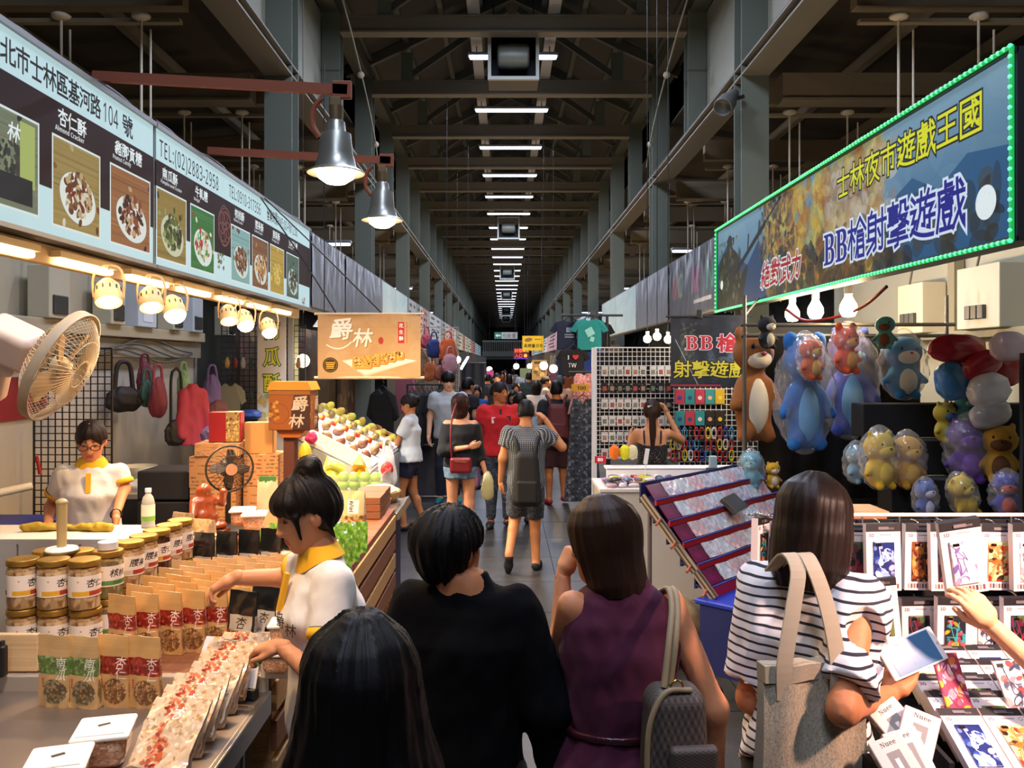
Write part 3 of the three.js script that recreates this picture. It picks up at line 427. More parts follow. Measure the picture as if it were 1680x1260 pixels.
// ---------------------------------------------------------------- people
const pol = (c, k = 0.9) => cloth(c, { roughness: k });
const stripeTex = tex(8, 64, (c) => { c.fillStyle = '#d8d6d8'; c.fillRect(0, 0, 8, 64); c.fillStyle = '#23232f'; c.fillRect(0, 22, 8, 17); }, [1, 1 / 0.0245]);
const checkTex = tex(64, 64, (c) => { c.fillStyle = '#3d4247'; c.fillRect(0, 0, 64, 64); c.fillStyle = '#8f9599'; for (const i of [0, 32]) { c.fillRect(i + 4, 0, 7, 64); c.fillRect(0, i + 4, 64, 5); } c.fillStyle = '#1f2327'; c.fillRect(18, 0, 8, 64); c.fillRect(50, 0, 8, 64); }, [1 / 0.04, 1 / 0.04]);
const denimTex = (base, seed) => tex(128, 128, (c, w, h) => { c.fillStyle = base; c.fillRect(0, 0, w, h); grain(c, w, h, seed, 60, 5000); blotches(c, w, h, 30, ['#ffffff', '#0a1020'], 6, 24, seed + 1, 0.08); }, [5, 5]);
const floralTex = tex(128, 128, (c, w, h) => { c.fillStyle = '#0c0c10'; c.fillRect(0, 0, w, h); blotches(c, w, h, 70, ['#b9a98e', '#7b6a5a', '#c9c2b4', '#5e3c3a'], 2, 5, 31, 0.9); }, [6, 6]);
function band(name, a, b, r, w, material, parent) { const dir = b.clone().sub(a).normalize(), g = new THREE.TorusGeometry(r, w * 0.32, 6, 28).scale(1, 1, 1.8); g.applyQuaternion(QQ.setFromUnitVectors(V(0, 0, 1), dir)).translate(a.x, a.y, a.z); return obj(name, g, material, parent); }
function poloTrim(p, { y = 1.43, frac = 0.55, logo = true, collarColor = 0xe0a818, sleeveR = 0.063 }) {   // collar, placket, cuffs and the printed mark of the stall's shirt
  const yl = mat(collarColor, 0.85), gr = mat(0x4a4a38, 0.9);
  const { T, arms } = p.rig, q = (v) => V(...v), N = 26, pos = [], idx = [];
  for (const [i0, w] of [[0, 1]]) for (let i = 0; i <= N; i++) { const a = -PI * 0.85 + (i / N) * PI * 1.7 + PI; const c = Math.cos(a), s = Math.sin(a); const dn = 0.03 + 0.05 * Math.max(0, -c) ** 2; [[0.058, 0.03, 1], [0.064, 0.036, 1], [0.088, 0.026 - dn, 1]].forEach(([r, h]) => { const t = T([s * r * 1.1, y + h, -c * r * 0.92 - 0.004 + (r > 0.1 ? 0.006 : 0)]); pos.push(...t); }); if (i < N) for (let k = 0; k < 2; k++) { const o = i * 3 + k; idx.push(o, o + 3, o + 1, o + 1, o + 3, o + 4); } }
  const g = new THREE.BufferGeometry(); g.setAttribute('position', new THREE.Float32BufferAttribute(pos, 3)); g.setIndex(idx); g.computeVertexNormals();
  obj('collar', g, mat(collarColor, 0.85, { side: THREE.DoubleSide }), p);
  obj('placket', bar(q(T([0, 1.385, 0.106])), q(T([0, 1.27, 0.141])), 0.028, 0.014), yl, p);
  for (const k of ['L', 'R']) { const [a, b] = arms[k].map(q), c = a.clone().lerp(b, frac - 0.015), d = a.clone().lerp(b, frac - 0.06); band('cuff', c, b, sleeveR, 0.03, yl, p); band('cuff_stripe', d, b, sleeveR + 0.0015, 0.011, gr, p); }
}
const printMark = (draw, w = 128, h = 64) => tex(w, h, draw);
const polos = { kind: 'top', name: 'polo_shirt', mat: cloth(0xd9d3cc), sleeve: 0.55, hem: 0.83, loose: 0.018, sleeveLoose: 0.008, fold: 0.008, neck: 1.435, neckTilt: 0.3 };

// the woman with long black hair just ahead
person({ label: 'person with very long black hair in black, back turned, close to the camera', at: [-0.215, -1.25], yaw: PI + 0.05, h: 1.525, lift: 0, res: 0.012, headRes: 0.005,
  hair: { style: 'long', color: 0x0c0a0a, rough: 0.5, down: 0.6, lump: 0.008, res: 0.006, rows: [[-0.58, 0.12, 0.05, 0, -0.1], [-0.4, 0.15, 0.07, 0, -0.09], [-0.26, 0.155, 0.09, 0, -0.06], [-0.15, 0.14, 0.105, 0, -0.03], [-0.05, 0.112, 0.112, 0, -0.016], [0.04, 0.095, 0.106, 0, -0.014], [0.085, 0.075, 0.085, 0, -0.014], [0.12, 0.02, 0.03, 0, -0.014]] },
  wear: [{ kind: 'top', name: 'blouse', mat: cloth(0x101012), sleeve: 1.7, hem: 0.78, loose: 0.02 }, { kind: 'bottom', name: 'trousers', mat: cloth(0x0c0c0e), leg: 1.9 }, { kind: 'shoes', name: 'shoes', mat: mat(0x141414, 0.5) }] });
// the one in the black jacket
person({ label: 'person in plain black jacket with short wavy black hair, back turned', at: [-0.105, -2.25], yaw: PI - 0.2, h: 1.545, headY: 1.54, male: true, wide: 0.87, headX: 0.045, headYaw: -0.55, headRes: 0.005, handRes: 0.005, skin: '#b9774f', armR: [[-0.25, 1.1, -0.02], [-0.275, 0.85, 0.05]], armL: [[0.25, 1.1, -0.02], [0.27, 0.85, 0.06]],
  hair: { style: 'short', color: 0x0d0b0a, rough: 0.55, lump: 0.012, nape: 0.1, faceW: 0.07, extra: [ell([0, 0.02, -0.04], [0.098, 0.1, 0.1])] },
  wear: [{ kind: 'top', name: 'jacket', mat: mat(0x08090b, 0.95, { specularIntensity: 0.2 }), sleeve: 1.93, hem: 0.76, loose: 0.024, fold: 0.008, sleeveLoose: 0.014, neck: 1.47 }, { kind: 'bottom', name: 'trousers', mat: cloth(0x0b0b0d), leg: 1.92 }, { kind: 'shoes', name: 'shoes', mat: mat(0x0e0e0e, 0.4) }] });
// the woman in the purple dress
const purple = person({ label: 'person in sleeveless plum dress with thin belt, hand raised to the mouth', at: [0.305, -2.2], yaw: PI + 0.15, h: 1.565, headY: 1.55, shoulder: 1.375, headX: 0.045, headZ: 0.035, headYaw: 0.75, headPitch: 0.18, headRes: 0.0045, handRes: 0.004, skin: '#c4835c',
  wide: 0.93, worldL: [V(0.15, 1.1, -2.28), V(0.165, 1.3, -2.36)], handL: { dir: [0.35, 0.9, -0.15], palm: [0.8, -0.1, -0.5], curl: [0.9, 0.95, 1, 1, 0.7] }, worldR: [V(0.545, 1.0, -2.17), V(0.565, 0.78, -2.24)],
  hair: { style: 'bob', color: 0x2b1a11, rough: 0.42, faceW: 0.07, rows: [[-0.155, 0.078, 0.065, 0, -0.04], [-0.12, 0.092, 0.08, 0, -0.03], [-0.02, 0.095, 0.1, 0, -0.018], [0.05, 0.088, 0.1, 0, -0.014], [0.09, 0.068, 0.08, 0, -0.014], [0.12, 0.02, 0.03, 0, -0.014]] },
  wear: [{ kind: 'dress', name: 'dress', mat: cloth(0x440a2b), rows: [[0.4, 0.24, 0.18], [0.7, 0.225, 0.165], [0.9, 0.195, 0.145], [1.03, 0.148, 0.108], [1.12, 0.158, 0.115], [1.25, 0.165, 0.12], [1.33, 0.162, 0.1], [1.385, 0.13, 0.075], [1.435, 0.07, 0.06]], hem: 0.45, fold: 0.013, armhole: 0.158, neck: 1.455, neckTilt: 0.1, res: 0.009 }, { kind: 'shoes', name: 'shoes', mat: mat(0x1a1212, 0.5) },
    { kind: 'other', name: 'belt', mat: mat(0x3c1420, 0.3), fold: 0, res: 0.006, t: 0.012, field: () => both(column([[1.0, 0.17, 0.13], [1.07, 0.17, 0.13]], 0.0), both(half([0, 1.047, 0], [0, 1, 0]), half([0, 1.024, 0], [0, -1, 0]))), box: [[-0.22, 1.0, -0.2], [0.22, 1.08, 0.2]] }] });
// the woman in the striped top
const striped = person({ label: 'person in white and navy striped top with dark bob, looking down at a tablet', at: [0.8, -2.2], yaw: PI - 0.6, h: 1.6, lean: 0.06, wide: 0.86, headYaw: -0.1, headPitch: 0.25, headZ: 0.03, headRes: 0.0045, handRes: 0.004, skin: '#b9764e',
  worldR: [V(0.79, 1.09, -1.95), V(0.985, 1.055, -2.13)], handR: { dir: [0.75, 0.35, -0.45], palm: [-0.35, 0.75, 0.1], curl: [0.35, 0.35, 0.4, 0.45, 0.5] }, worldL: [V(0.665, 0.99, -2.26), V(0.78, 0.92, -2.5)],
  hair: { style: 'bob', color: 0x1a110d, rough: 0.42, down: 0.24, faceW: 0.06, rows: [[-0.2, 0.085, 0.075, 0, -0.02], [-0.14, 0.108, 0.1, 0, -0.018], [-0.04, 0.11, 0.114, 0, -0.014], [0.05, 0.098, 0.106, 0, -0.014], [0.09, 0.075, 0.085, 0, -0.014], [0.125, 0.02, 0.03, 0, -0.014]], extra: [ell([0, 0.03, -0.014], [0.098, 0.1, 0.113])] },
  wear: [{ kind: 'top', name: 'striped_top', mat: cloth(0xffffff, { map: stripeTex }), sleeve: 0.82, hem: 0.86, hemTilt: -0.6, loose: 0.034, sleeveLoose: 0.026, shoulders: ['R'], fold: 0.011, neck: 1.44, neckTilt: 0.25, res: 0.008, blendK: 0.04 }, { kind: 'bottom', name: 'trousers', mat: cloth(0x17181c), leg: 1.9 }, { kind: 'shoes', name: 'shoes', mat: mat(0x222222, 0.5) }] });
// the seller reaching over her goods
const seller = person({ label: 'person in white polo with yellow collar and hair bun, reaching over the pouches', at: [-0.53, -2.55], yaw: -PI / 2 + 0.5, h: 1.575, lean: 0.08, headPitch: 0.32, headYaw: 0.0, headZ: 0.03, headRes: 0.0042, handRes: 0.004, skin: '#c98a62', seenFromBack: false,
  worldR: [V(-0.69, 1.205, -2.7), V(-0.845, 1.225, -2.62)], handR: { dir: [-0.85, -0.4, 0.1], palm: [0, -1, 0.1], curl: [0.45, 0.5, 0.5, 0.55, 0.5] }, worldL: [V(-0.5, 1.02, -2.3), V(-0.635, 1.09, -2.38)], handL: { dir: [-0.7, -0.1, -0.3], palm: [0, -1, -0.1], curl: 0.5 },
  hair: { style: 'bun', color: 0x14100e, rough: 0.45, bun: [0.0, 0.135, -0.055], bunR: [0.05, 0.036, 0.042], bangs: 0.022, lump: 0.006, nape: 0.1, extra: [cap([0.07, -0.02, -0.03], [0.06, -0.1, -0.05], 0.012, 0.004), cap([0.072, 0.01, 0.05], [0.066, -0.06, 0.055], 0.008, 0.003)] },
  wear: [polos, { kind: 'bottom', name: 'trousers', mat: cloth(0x1b1c20), leg: 1.9 }, { kind: 'shoes', name: 'shoes', mat: mat(0x222222, 0.5) }] });
poloTrim(seller, { sleeveR: 0.061 });
const markTex = tex(128, 96, (c, w, h) => { c.clearRect(0, 0, w, h); c.save(); write(c, '爵', 4, 2, 56, { color: '#2a2622', lw: 8, round: true, slant: 0.15 }); write(c, '林', 62, 32, 50, { color: '#2a2622', lw: 8, round: true, slant: 0.15 }); c.restore(); });
const markMat = mat(0xffffff, 0.9, { map: markTex, transparent: true });
{ const pos = [], uv = [], ix = [], n = 6; for (let j = 0; j <= n; j++) for (let i = 0; i <= n; i++) { const u = i / n, v = j / n, x = 0.035 + u * 0.1, y = 1.2 + v * 0.085; const f = Math.sqrt(Math.max(0, 1 - (x / 0.182) ** 2)) * 0.153; pos.push(...seller.rig.T([x, y, f + 0.012])); uv.push(u, v); if (i < n && j < n) { const o = j * (n + 1) + i; ix.push(o, o + 1, o + n + 2, o, o + n + 2, o + n + 1); } }
  const g = new THREE.BufferGeometry(); g.setAttribute('position', new THREE.Float32BufferAttribute(pos, 3)); g.setAttribute('uv', new THREE.Float32BufferAttribute(uv, 2)); g.setIndex(ix); g.computeVertexNormals(); obj('printed_mark', g, markMat, seller); }
// the seller with glasses behind the counter
const glassesP = person({ label: 'person with glasses in white polo with yellow collar, working behind the white table', at: [-2.37, -4.8], yaw: 0.3, h: 1.575, lean: 0.05, headPitch: 0.35, headYaw: 0.05, headRes: 0.0055, handRes: 0.005, skin: '#c9845c', seenFromBack: false, wide: 1.03,
  worldR: [V(-2.62, 1.06, -4.82), V(-2.52, 0.99, -4.6)], handR: { dir: [0.7, -0.3, 0.5], palm: [0.2, -1, 0.1], curl: 0.55 }, worldL: [V(-2.2, 1.17, -4.82), V(-2.15, 1.06, -4.62)], handL: { dir: [0.15, -0.9, 0.35], palm: [-0.8, 0, 0.3], curl: 0.4 },
  hair: { style: 'tied', color: 0x1d1310, rough: 0.45, nape: 0.07, faceH: 0.1 }, wear: [{ ...polos, seed: 3 }, { kind: 'bottom', name: 'trousers', mat: cloth(0x1b1c20), leg: 1.9 }, { kind: 'shoes', name: 'shoes', mat: mat(0x222222, 0.5) }] });
poloTrim(glassesP, { sleeveR: 0.062 });
{ const g = new THREE.Group(), pl = mat(0x241a18, 0.3); g.name = 'eyeglasses'; glassesP.add(g); g.quaternion.copy(glassesP.rig.hq); g.position.set(...glassesP.rig.hc);
  for (const s of [-1, 1]) { const rim = new THREE.TorusGeometry(0.023, 0.0028, 8, 24).scale(1.15, 0.8, 1).translate(s * 0.034, -0.002, 0.102); obj('rim', rim, pl, g); obj('temple', bar(V(s * 0.058, 0.003, 0.098), V(s * 0.083, 0.002, 0.0), 0.004, 0.006), pl, g); }
  obj('bridge', rod(V(-0.01, 0.002, 0.104), V(0.01, 0.002, 0.104), 0.0025), pl, g); }
obj('hair_parting', box(0.004, 0.003, 0.08, 0, 0, 0), mat(0x8a6550, 0.8), glassesP).position.set(...glassesP.rig.fromHead([0, 0.128, 0.03]));
obj('wrist_band', ring(0.03, 0.005, 0, 0, 0), mat(0x1a1414, 0.6), glassesP).position.set(...glassesP.rig.arms.L[2]);
// the buyer whose arm reaches in, holding a boxed case
const buyer = person({ label: 'person mostly out of view whose bare forearm holds up a boxed phone case', at: [1.62, -1.72], yaw: PI + 0.45, h: 1.56, handRes: 0.004, skin: '#d39a74', worldL: [V(1.38, 1.06, -1.93), V(1.205, 1.25, -2.07)], handL: { dir: [-0.55, 0.75, 0.0], palm: [-0.2, -0.1, -0.9], curl: [0.4, 0.45, 0.5, 0.6, 0.3] },
  hair: { style: 'long', color: 0x17110e }, wear: [{ kind: 'top', name: 'shirt', mat: cloth(0x3a3f4a), sleeve: 0.4, hem: 0.85 }, { kind: 'bottom', name: 'trousers', mat: cloth(0x20242c), leg: 1.9 }, { kind: 'shoes', name: 'shoes', mat: mat(0x222222, 0.5) }] });
// mid distance
const plaid = person({ label: 'person in grey checked shirt with black backpack, walking away with one hand at the head', at: [0.195, -7.66], yaw: PI, h: 1.56, male: true, wide: 0.95, headPitch: 0.25, headZ: 0.03, res: 0.014, headRes: 0.008, handRes: 0.007, skin: '#bf8257', worldR: [V(0.53, 1.12, -7.72), V(0.38, 1.37, -7.72)], handR: { dir: [-0.6, 0.6, -0.1], palm: [-0.6, -0.3, -0.3], curl: 0.5 },
  legL: [[0.11, 0.5, 0.06], [0.17, 0.21, -0.2]], toeL: [0.05, -1, 0.3], legR: [[-0.09, 0.48, 0.03], [-0.1, 0.085, 0.0]], hair: { style: 'short', color: 0x100d0c }, wear: [{ kind: 'top', name: 'checked_shirt', mat: cloth(0xffffff, { map: checkTex }), sleeve: 0.55, hem: 0.76, loose: 0.03, sleeveLoose: 0.022, fold: 0.008 }, { kind: 'bottom', name: 'shorts', mat: cloth(0xffffff, { map: denimTex('#1c2432', 41) }), leg: 0.9, flare: 0.02 }, { kind: 'shoes', name: 'shoes', mat: mat(0x15151a, 0.7), high: 0.03 }] });
const redMan = person({ label: 'person in red polo shirt and dark jeans walking towards the camera, looking aside', at: [-0.06, -9.64], yaw: 0.12, h: 1.68, male: true, headYaw: 0.75, res: 0.015, headRes: 0.007, handRes: 0.007, skin: '#a8623c', seenFromBack: false, wide: 1.05, armL: [[0.25, 1.12, -0.03], [0.25, 0.9, 0.06]], hair: { style: 'short', color: 0x15110f, nape: 0.03, faceH: 0.1 },
  wear: [{ kind: 'top', name: 'polo_shirt', mat: cloth(0xb2131b), sleeve: 0.55, hem: 0.84, loose: 0.024, sleeveLoose: 0.016, fold: 0.008, neck: 1.44 }, { kind: 'bottom', name: 'jeans', mat: cloth(0xffffff, { map: denimTex('#161b2a', 43) }), leg: 1.95 }, { kind: 'shoes', name: 'shoes', mat: mat(0x1a1a1c, 0.6) }] });
poloTrim(redMan, { collarColor: 0x1f1d26, sleeveR: 0.073 });
obj('chest_badge', box(0.045, 0.07, 0.006, -0.085, 1.26, 0.142), mat(0xd8d0d0, 0.8), redMan); obj('chest_badge', box(0.05, 0.055, 0.006, 0.09, 1.28, 0.142), mat(0x2a2410, 0.8), redMan);
const blackTop = person({ label: 'person in black off-shoulder top and denim shorts with reddish bob, back turned', at: [-0.455, -8.6], yaw: PI - 0.1, h: 1.585, headYaw: -0.35, res: 0.014, headRes: 0.008, handRes: 0.006, skin: '#c58a66', worldR: [V(-0.26, 0.98, -8.6), V(-0.2, 0.78, -8.55)], worldL: [V(-0.63, 1.0, -8.5), V(-0.36, 1.05, -8.43)], handL: { dir: [0.9, 0.2, 0.1], palm: [0, 0.2, -1], curl: 0.3 },
  hair: { style: 'bob', color: 0x2e140e }, wear: [{ kind: 'top', name: 'black_top', mat: cloth(0x0e0d0f), sleeve: 1.45, hem: 0.9, neck: 1.375, neckTilt: -0.2, sleeveLoose: 0.012, loose: 0.02 }, { kind: 'bottom', name: 'denim_shorts', mat: cloth(0xffffff, { map: denimTex('#5f7c99', 47) }), leg: 0.25, flare: 0.02 }, { kind: 'shoes', name: 'shoes', mat: mat(0xd8d8d4, 0.6) }] });
const whiteGirl = person({ label: 'person in white t-shirt and navy shorts picking fruit at the stall', at: [-1.08, -9.5], yaw: -PI / 2 - 0.1, h: 1.545, headPitch: 0.3, res: 0.015, headRes: 0.008, handRes: 0.007, skin: '#b57850', worldL: [V(-1.22, 0.98, -9.36), V(-1.42, 1.1, -9.36)], worldR: [V(-1.2, 1.0, -9.66), V(-1.42, 1.12, -9.66)], legL: [[0.1, 0.48, 0.09], [0.11, 0.085, 0.05]], legR: [[-0.09, 0.48, -0.02], [-0.09, 0.085, -0.16]],
  hair: { style: 'tied', color: 0x15100f, extra: [ell([0, 0.03, -0.12], [0.04, 0.04, 0.04])] }, wear: [{ kind: 'top', name: 't_shirt', mat: cloth(0xbfc4c8), sleeve: 0.6, hem: 0.86, loose: 0.03, sleeveLoose: 0.016 }, { kind: 'bottom', name: 'shorts', mat: cloth(0x10142c), leg: 0.5, flare: 0.03 }, { kind: 'shoes', name: 'sandals', mat: mat(0x161214, 0.6) }] });
const tallGuy = person({ label: 'tall person in pale grey t-shirt with black bowl-cut hair, facing the camera', at: [-0.765, -11.3], yaw: 0.1, h: 1.78, male: true, headYaw: 0.1, headPitch: 0.15, res: 0.017, headRes: 0.009, handRes: 0.008, skin: '#d0a184', seenFromBack: false, hair: { style: 'short', color: 0x0c0a0a, bangs: 0.05, extra: [ell([0, 0.05, -0.005], [0.096, 0.085, 0.112])] }, wear: [{ kind: 'top', name: 't_shirt', mat: cloth(0x9aa3ab), sleeve: 0.6, hem: 0.84, loose: 0.022, sleeveLoose: 0.016 }, { kind: 'bottom', name: 'jeans', mat: cloth(0x141a30), leg: 1.95 }, { kind: 'shoes', name: 'shoes', mat: mat(0x0d6a72, 0.6) }] });
const packMan = person({ label: 'person in black t-shirt and maroon shorts wearing the red backpack, walking away', at: [0.69, -11.2], yaw: PI + 0.05, h: 1.66, male: true, res: 0.017, headRes: 0.009, handRes: 0.008, skin: '#a8683f', legR: [[-0.1, 0.48, 0.06], [-0.11, 0.12, 0.02]], hair: { style: 'short', color: 0x0d0b0b }, wear: [{ kind: 'top', name: 't_shirt', mat: cloth(0x0e0f13), sleeve: 0.62, hem: 0.84, loose: 0.022, sleeveLoose: 0.016 }, { kind: 'bottom', name: 'shorts', mat: cloth(0x3c1c22), leg: 0.9, flare: 0.03 }, { kind: 'shoes', name: 'shoes', mat: mat(0x8d0f14, 0.5) }] });
const floral = person({ label: 'person with brown ponytail in black floral sundress browsing the souvenir cards', at: [1.37, -7.75], yaw: PI - 0.15, h: 1.56, res: 0.014, headRes: 0.008, handRes: 0.006, skin: '#b9825c', worldR: [V(1.66, 1.17, -7.86), V(1.55, 1.42, -7.98)], handR: { dir: [-0.2, 0.9, -0.3], palm: [-0.8, 0, -0.2], curl: 0.4 }, worldL: [V(1.17, 1.06, -7.85), V(1.22, 1.2, -8.1)], hair: { style: 'pony', color: 0x2a1a12, down: 0.42 },
  wear: [{ kind: 'dress', name: 'sundress', mat: cloth(0xffffff, { map: floralTex }), rows: [[0.5, 0.24, 0.2], [0.8, 0.2, 0.15], [0.95, 0.165, 0.12], [1.06, 0.135, 0.1], [1.2, 0.142, 0.105], [1.3, 0.148, 0.1]], hem: 0.55, neck: 1.27, neckTilt: -0.3 }, { kind: 'shoes', name: 'sandals', mat: mat(0x161214, 0.6) }] });
obj('dress_strap', [tube([V(-0.08, 1.26, -0.1), V(-0.085, 1.36, -0.075), V(-0.08, 1.41, 0)], 0.008), tube([V(0.08, 1.26, -0.1), V(0.085, 1.36, -0.075), V(0.08, 1.41, 0)], 0.008)], mat(0x0c0c10, 0.9), floral);
obj('hair_clip', rbox(0.06, 0.018, 0.01, 0.004), mat(0xcfc9c0, 0.3), floral).position.set(...floral.rig.fromHead([0.02, 0.06, -0.115]));
// farther down the aisle
const walker = (label, px, d, yaw, h, male, top, bottom, hair, skin, extra = {}) => person({ label, at: [(px - 828) * d / FOCAL, -d], yaw, h, male, res: 0.024, headRes: d > 16 ? 0.015 : 0.011, handRes: 0.011, skin, seenFromBack: Math.abs(yaw) > 1.6, group: 'people farther down the aisle', hair: { color: 0x100d0d, ...hair }, wear: [{ kind: 'top', name: 'shirt', mat: cloth(top), sleeve: extra.sleeve ?? 0.6, hem: 0.84, loose: 0.02, sleeveLoose: 0.016 }, { kind: 'bottom', name: 'trousers', mat: cloth(bottom), leg: extra.leg ?? 1.9, flare: 0.01 }, { kind: 'shoes', name: 'shoes', mat: mat(0x17171a, 0.6) }], ...extra });
walker('person in bright blue vest facing the camera behind the red polo', 782, 14.2, 0.1, 1.52, false, 0x1f4f8c, 0x15171f, { style: 'bob', color: 0x1a100c }, '#b97f5c', { sleeve: 0.1 });
walker('person in dark vest over white, partly behind the tall one in grey', 768, 12.6, 2.2, 1.68, true, 0x14161c, 0x15171f, { style: 'short' }, '#b97f5c');
walker('person with shoulder-length black hair, back turned, just past the checked shirt', 853, 9.9, PI, 1.545, false, 0x8fa7b3, 0x15171f, { style: 'bob' }, '#b97f5c');
walker('person in pale grey top and long loose hair, back turned, near the tea sign', 880, 15, PI - 0.2, 1.57, false, 0xb9aaa0, 0x2a2a34, { style: 'long', color: 0x1b120e }, '#b97f5c');
walker('person in khaki t-shirt with tied hair, turned sideways under the tea sign', 895, 17.5, PI / 2, 1.63, false, 0x8d8272, 0x22232a, { style: 'tied' }, '#b07650');
walker('person with grey hair in salmon shirt beside the hanging dresses', 919, 16, PI + 0.2, 1.66, true, 0xb98a6a, 0x2b2b30, { style: 'short', color: 0x3d3f44 }, '#b07650');
walker('person facing the camera with dark fringe behind the checked shirt', 841, 13.4, -0.1, 1.46, false, 0x16161b, 0x15171f, { style: 'bob', bangs: 0.03 }, '#a87352');
walker('small person with reddish face framed by hair in the mid crowd', 846, 17, 0.2, 1.5, false, 0x2b1518, 0x15171f, { style: 'long' }, '#b06a4c');
walker('person in black shirt facing the camera beyond the red polo', 815, 18, 0, 1.68, true, 0x17181e, 0x15171f, { style: 'short' }, '#a8714f');
walker('person in charcoal top beside the dark curtain', 800, 20, PI, 1.64, true, 0x1d2026, 0x15171f, { style: 'short' }, '#a8714f');
walker('person in navy top farther along the middle of the aisle', 836, 22, PI, 1.6, false, 0x1a2438, 0x15171f, { style: 'long' }, '#a8714f');
walker('person in dark teal shirt walking away past the tea sign', 868, 21, PI, 1.66, true, 0x15282b, 0x15171f, { style: 'short' }, '#a8714f');
walker('person in dull red top deep in the crowd', 824, 27, 0.1, 1.62, false, 0x4a1a1c, 0x15171f, { style: 'bob' }, '#a8714f');
walker('person in white shirt deep in the crowd under the red neon', 858, 29, 0.1, 1.66, true, 0xb0b0b4, 0x15171f, { style: 'short' }, '#a8714f');
walker('person in black deep in the crowd beside the pink light', 806, 31, 0, 1.64, true, 0x121216, 0x15171f, { style: 'short' }, '#a8714f');
walker('person in grey top at the far end of the visible crowd', 842, 36, PI, 1.65, false, 0x50535a, 0x15171f, { style: 'long' }, '#a8714f');
walker('person in brown top at the far end of the visible crowd', 828, 34, 0, 1.6, false, 0x4b392b, 0x15171f, { style: 'bob' }, '#a8714f');

// ---------------------------------------------------------------- lit signs
function foodPhoto(c, x, y, w, h, seed, bg, bowl, bits) {
  const r = rng(seed); c.fillStyle = '#f2f4f2'; c.fillRect(x - 6, y - 6, w + 12, h + 12); c.fillStyle = bg; c.fillRect(x, y, w, h); c.save(); c.beginPath(); c.rect(x, y, w, h); c.clip();
  for (let i = 0; i < 30; i++) { c.fillStyle = `rgba(${r() < 0.5 ? '0,0,0' : '255,230,180'},${r() * 0.12})`; c.fillRect(x, y + r() * h, w, 2 + r() * 6); }
  if (bowl) { c.fillStyle = bowl; c.beginPath(); c.ellipse(x + w * 0.52, y + h * 0.62, w * 0.4, h * 0.3, 0.2, 0, 7); c.fill(); c.strokeStyle = 'rgba(90,90,80,.5)'; c.lineWidth = 2; c.stroke(); }
  for (let i = 0; i < 90; i++) { const a = r() * 7, q = Math.sqrt(r()) * 0.3; c.fillStyle = bits[Math.floor(r() * bits.length)]; c.beginPath(); c.ellipse(x + w * (0.52 + Math.cos(a) * q), y + h * (0.57 + Math.sin(a) * q * 0.85), w * (0.02 + r() * 0.05), h * (0.02 + r() * 0.035), r() * 3, 0, 7); c.fill(); }
  for (let i = 0; i < 8; i++) { c.fillStyle = bits[i % bits.length]; c.beginPath(); c.ellipse(x + r() * w, y + r() * h, w * 0.05, h * 0.035, r() * 3, 0, 7); c.fill(); }
  c.restore();
}
function signBase(c, w, h) { c.fillStyle = '#d9eff2'; c.fillRect(0, 0, w, h); c.fillStyle = '#2b1413'; c.fillRect(0, h * 0.235, w, h * 0.5); grain(c, w, h, 77, 8, 2500); }
function caption(c, x, y, zh, en, s) { write(c, zh, x, y, s, { color: '#fff', lw: 12, gap: 0.04 }); c.font = `bold ${Math.round(s * 0.4)}px sans-serif`; c.fillStyle = '#eee'; c.fillText(en, x - s * 0.3, y + s * 1.38); }
const signA = tex(2048, 448, (c, w, h) => {
  signBase(c, w, h); write(c, '北市士林區基河路', 1268, 26, 62, { color: '#26201f', lw: 10, gap: 0.0, sx: 0.9 }); write(c, '104', 1725, 22, 66, { color: '#26201f', sx: 0.72, bold: false }); write(c, '號', 1842, 26, 66, { color: '#26201f', lw: 9 });
  foodPhoto(c, 1180, 190, 232, 215, 1, '#7d8066', null, ['#2c2f2a', '#3a3c36', '#8d9472', '#4b4336']); c.fillStyle = '#b7bf6a'; c.fillRect(1340, 200, 60, 150); c.fillStyle = '#23262a'; c.fillRect(1200, 330, 190, 62); write(c, '林', 1290, 210, 46, { color: '#fff', lw: 11, round: true, slant: 0.2 });
  foodPhoto(c, 1478, 195, 228, 218, 2, '#a98a4c', '#f2efe6', ['#6b3a1c', '#8e5a2c', '#c9a878', '#e2d6bd', '#7b2d1e']); foodPhoto(c, 1772, 195, 250, 218, 3, '#a2663a', '#efece6', ['#6b2b17', '#8d4a2a', '#caa27c', '#3c1c12']);
  caption(c, 1500, 116, '杏仁酥', 'Almond Cracker', 44); caption(c, 1795, 116, '豬腳貢糖', 'Peanut Candy', 42);
});
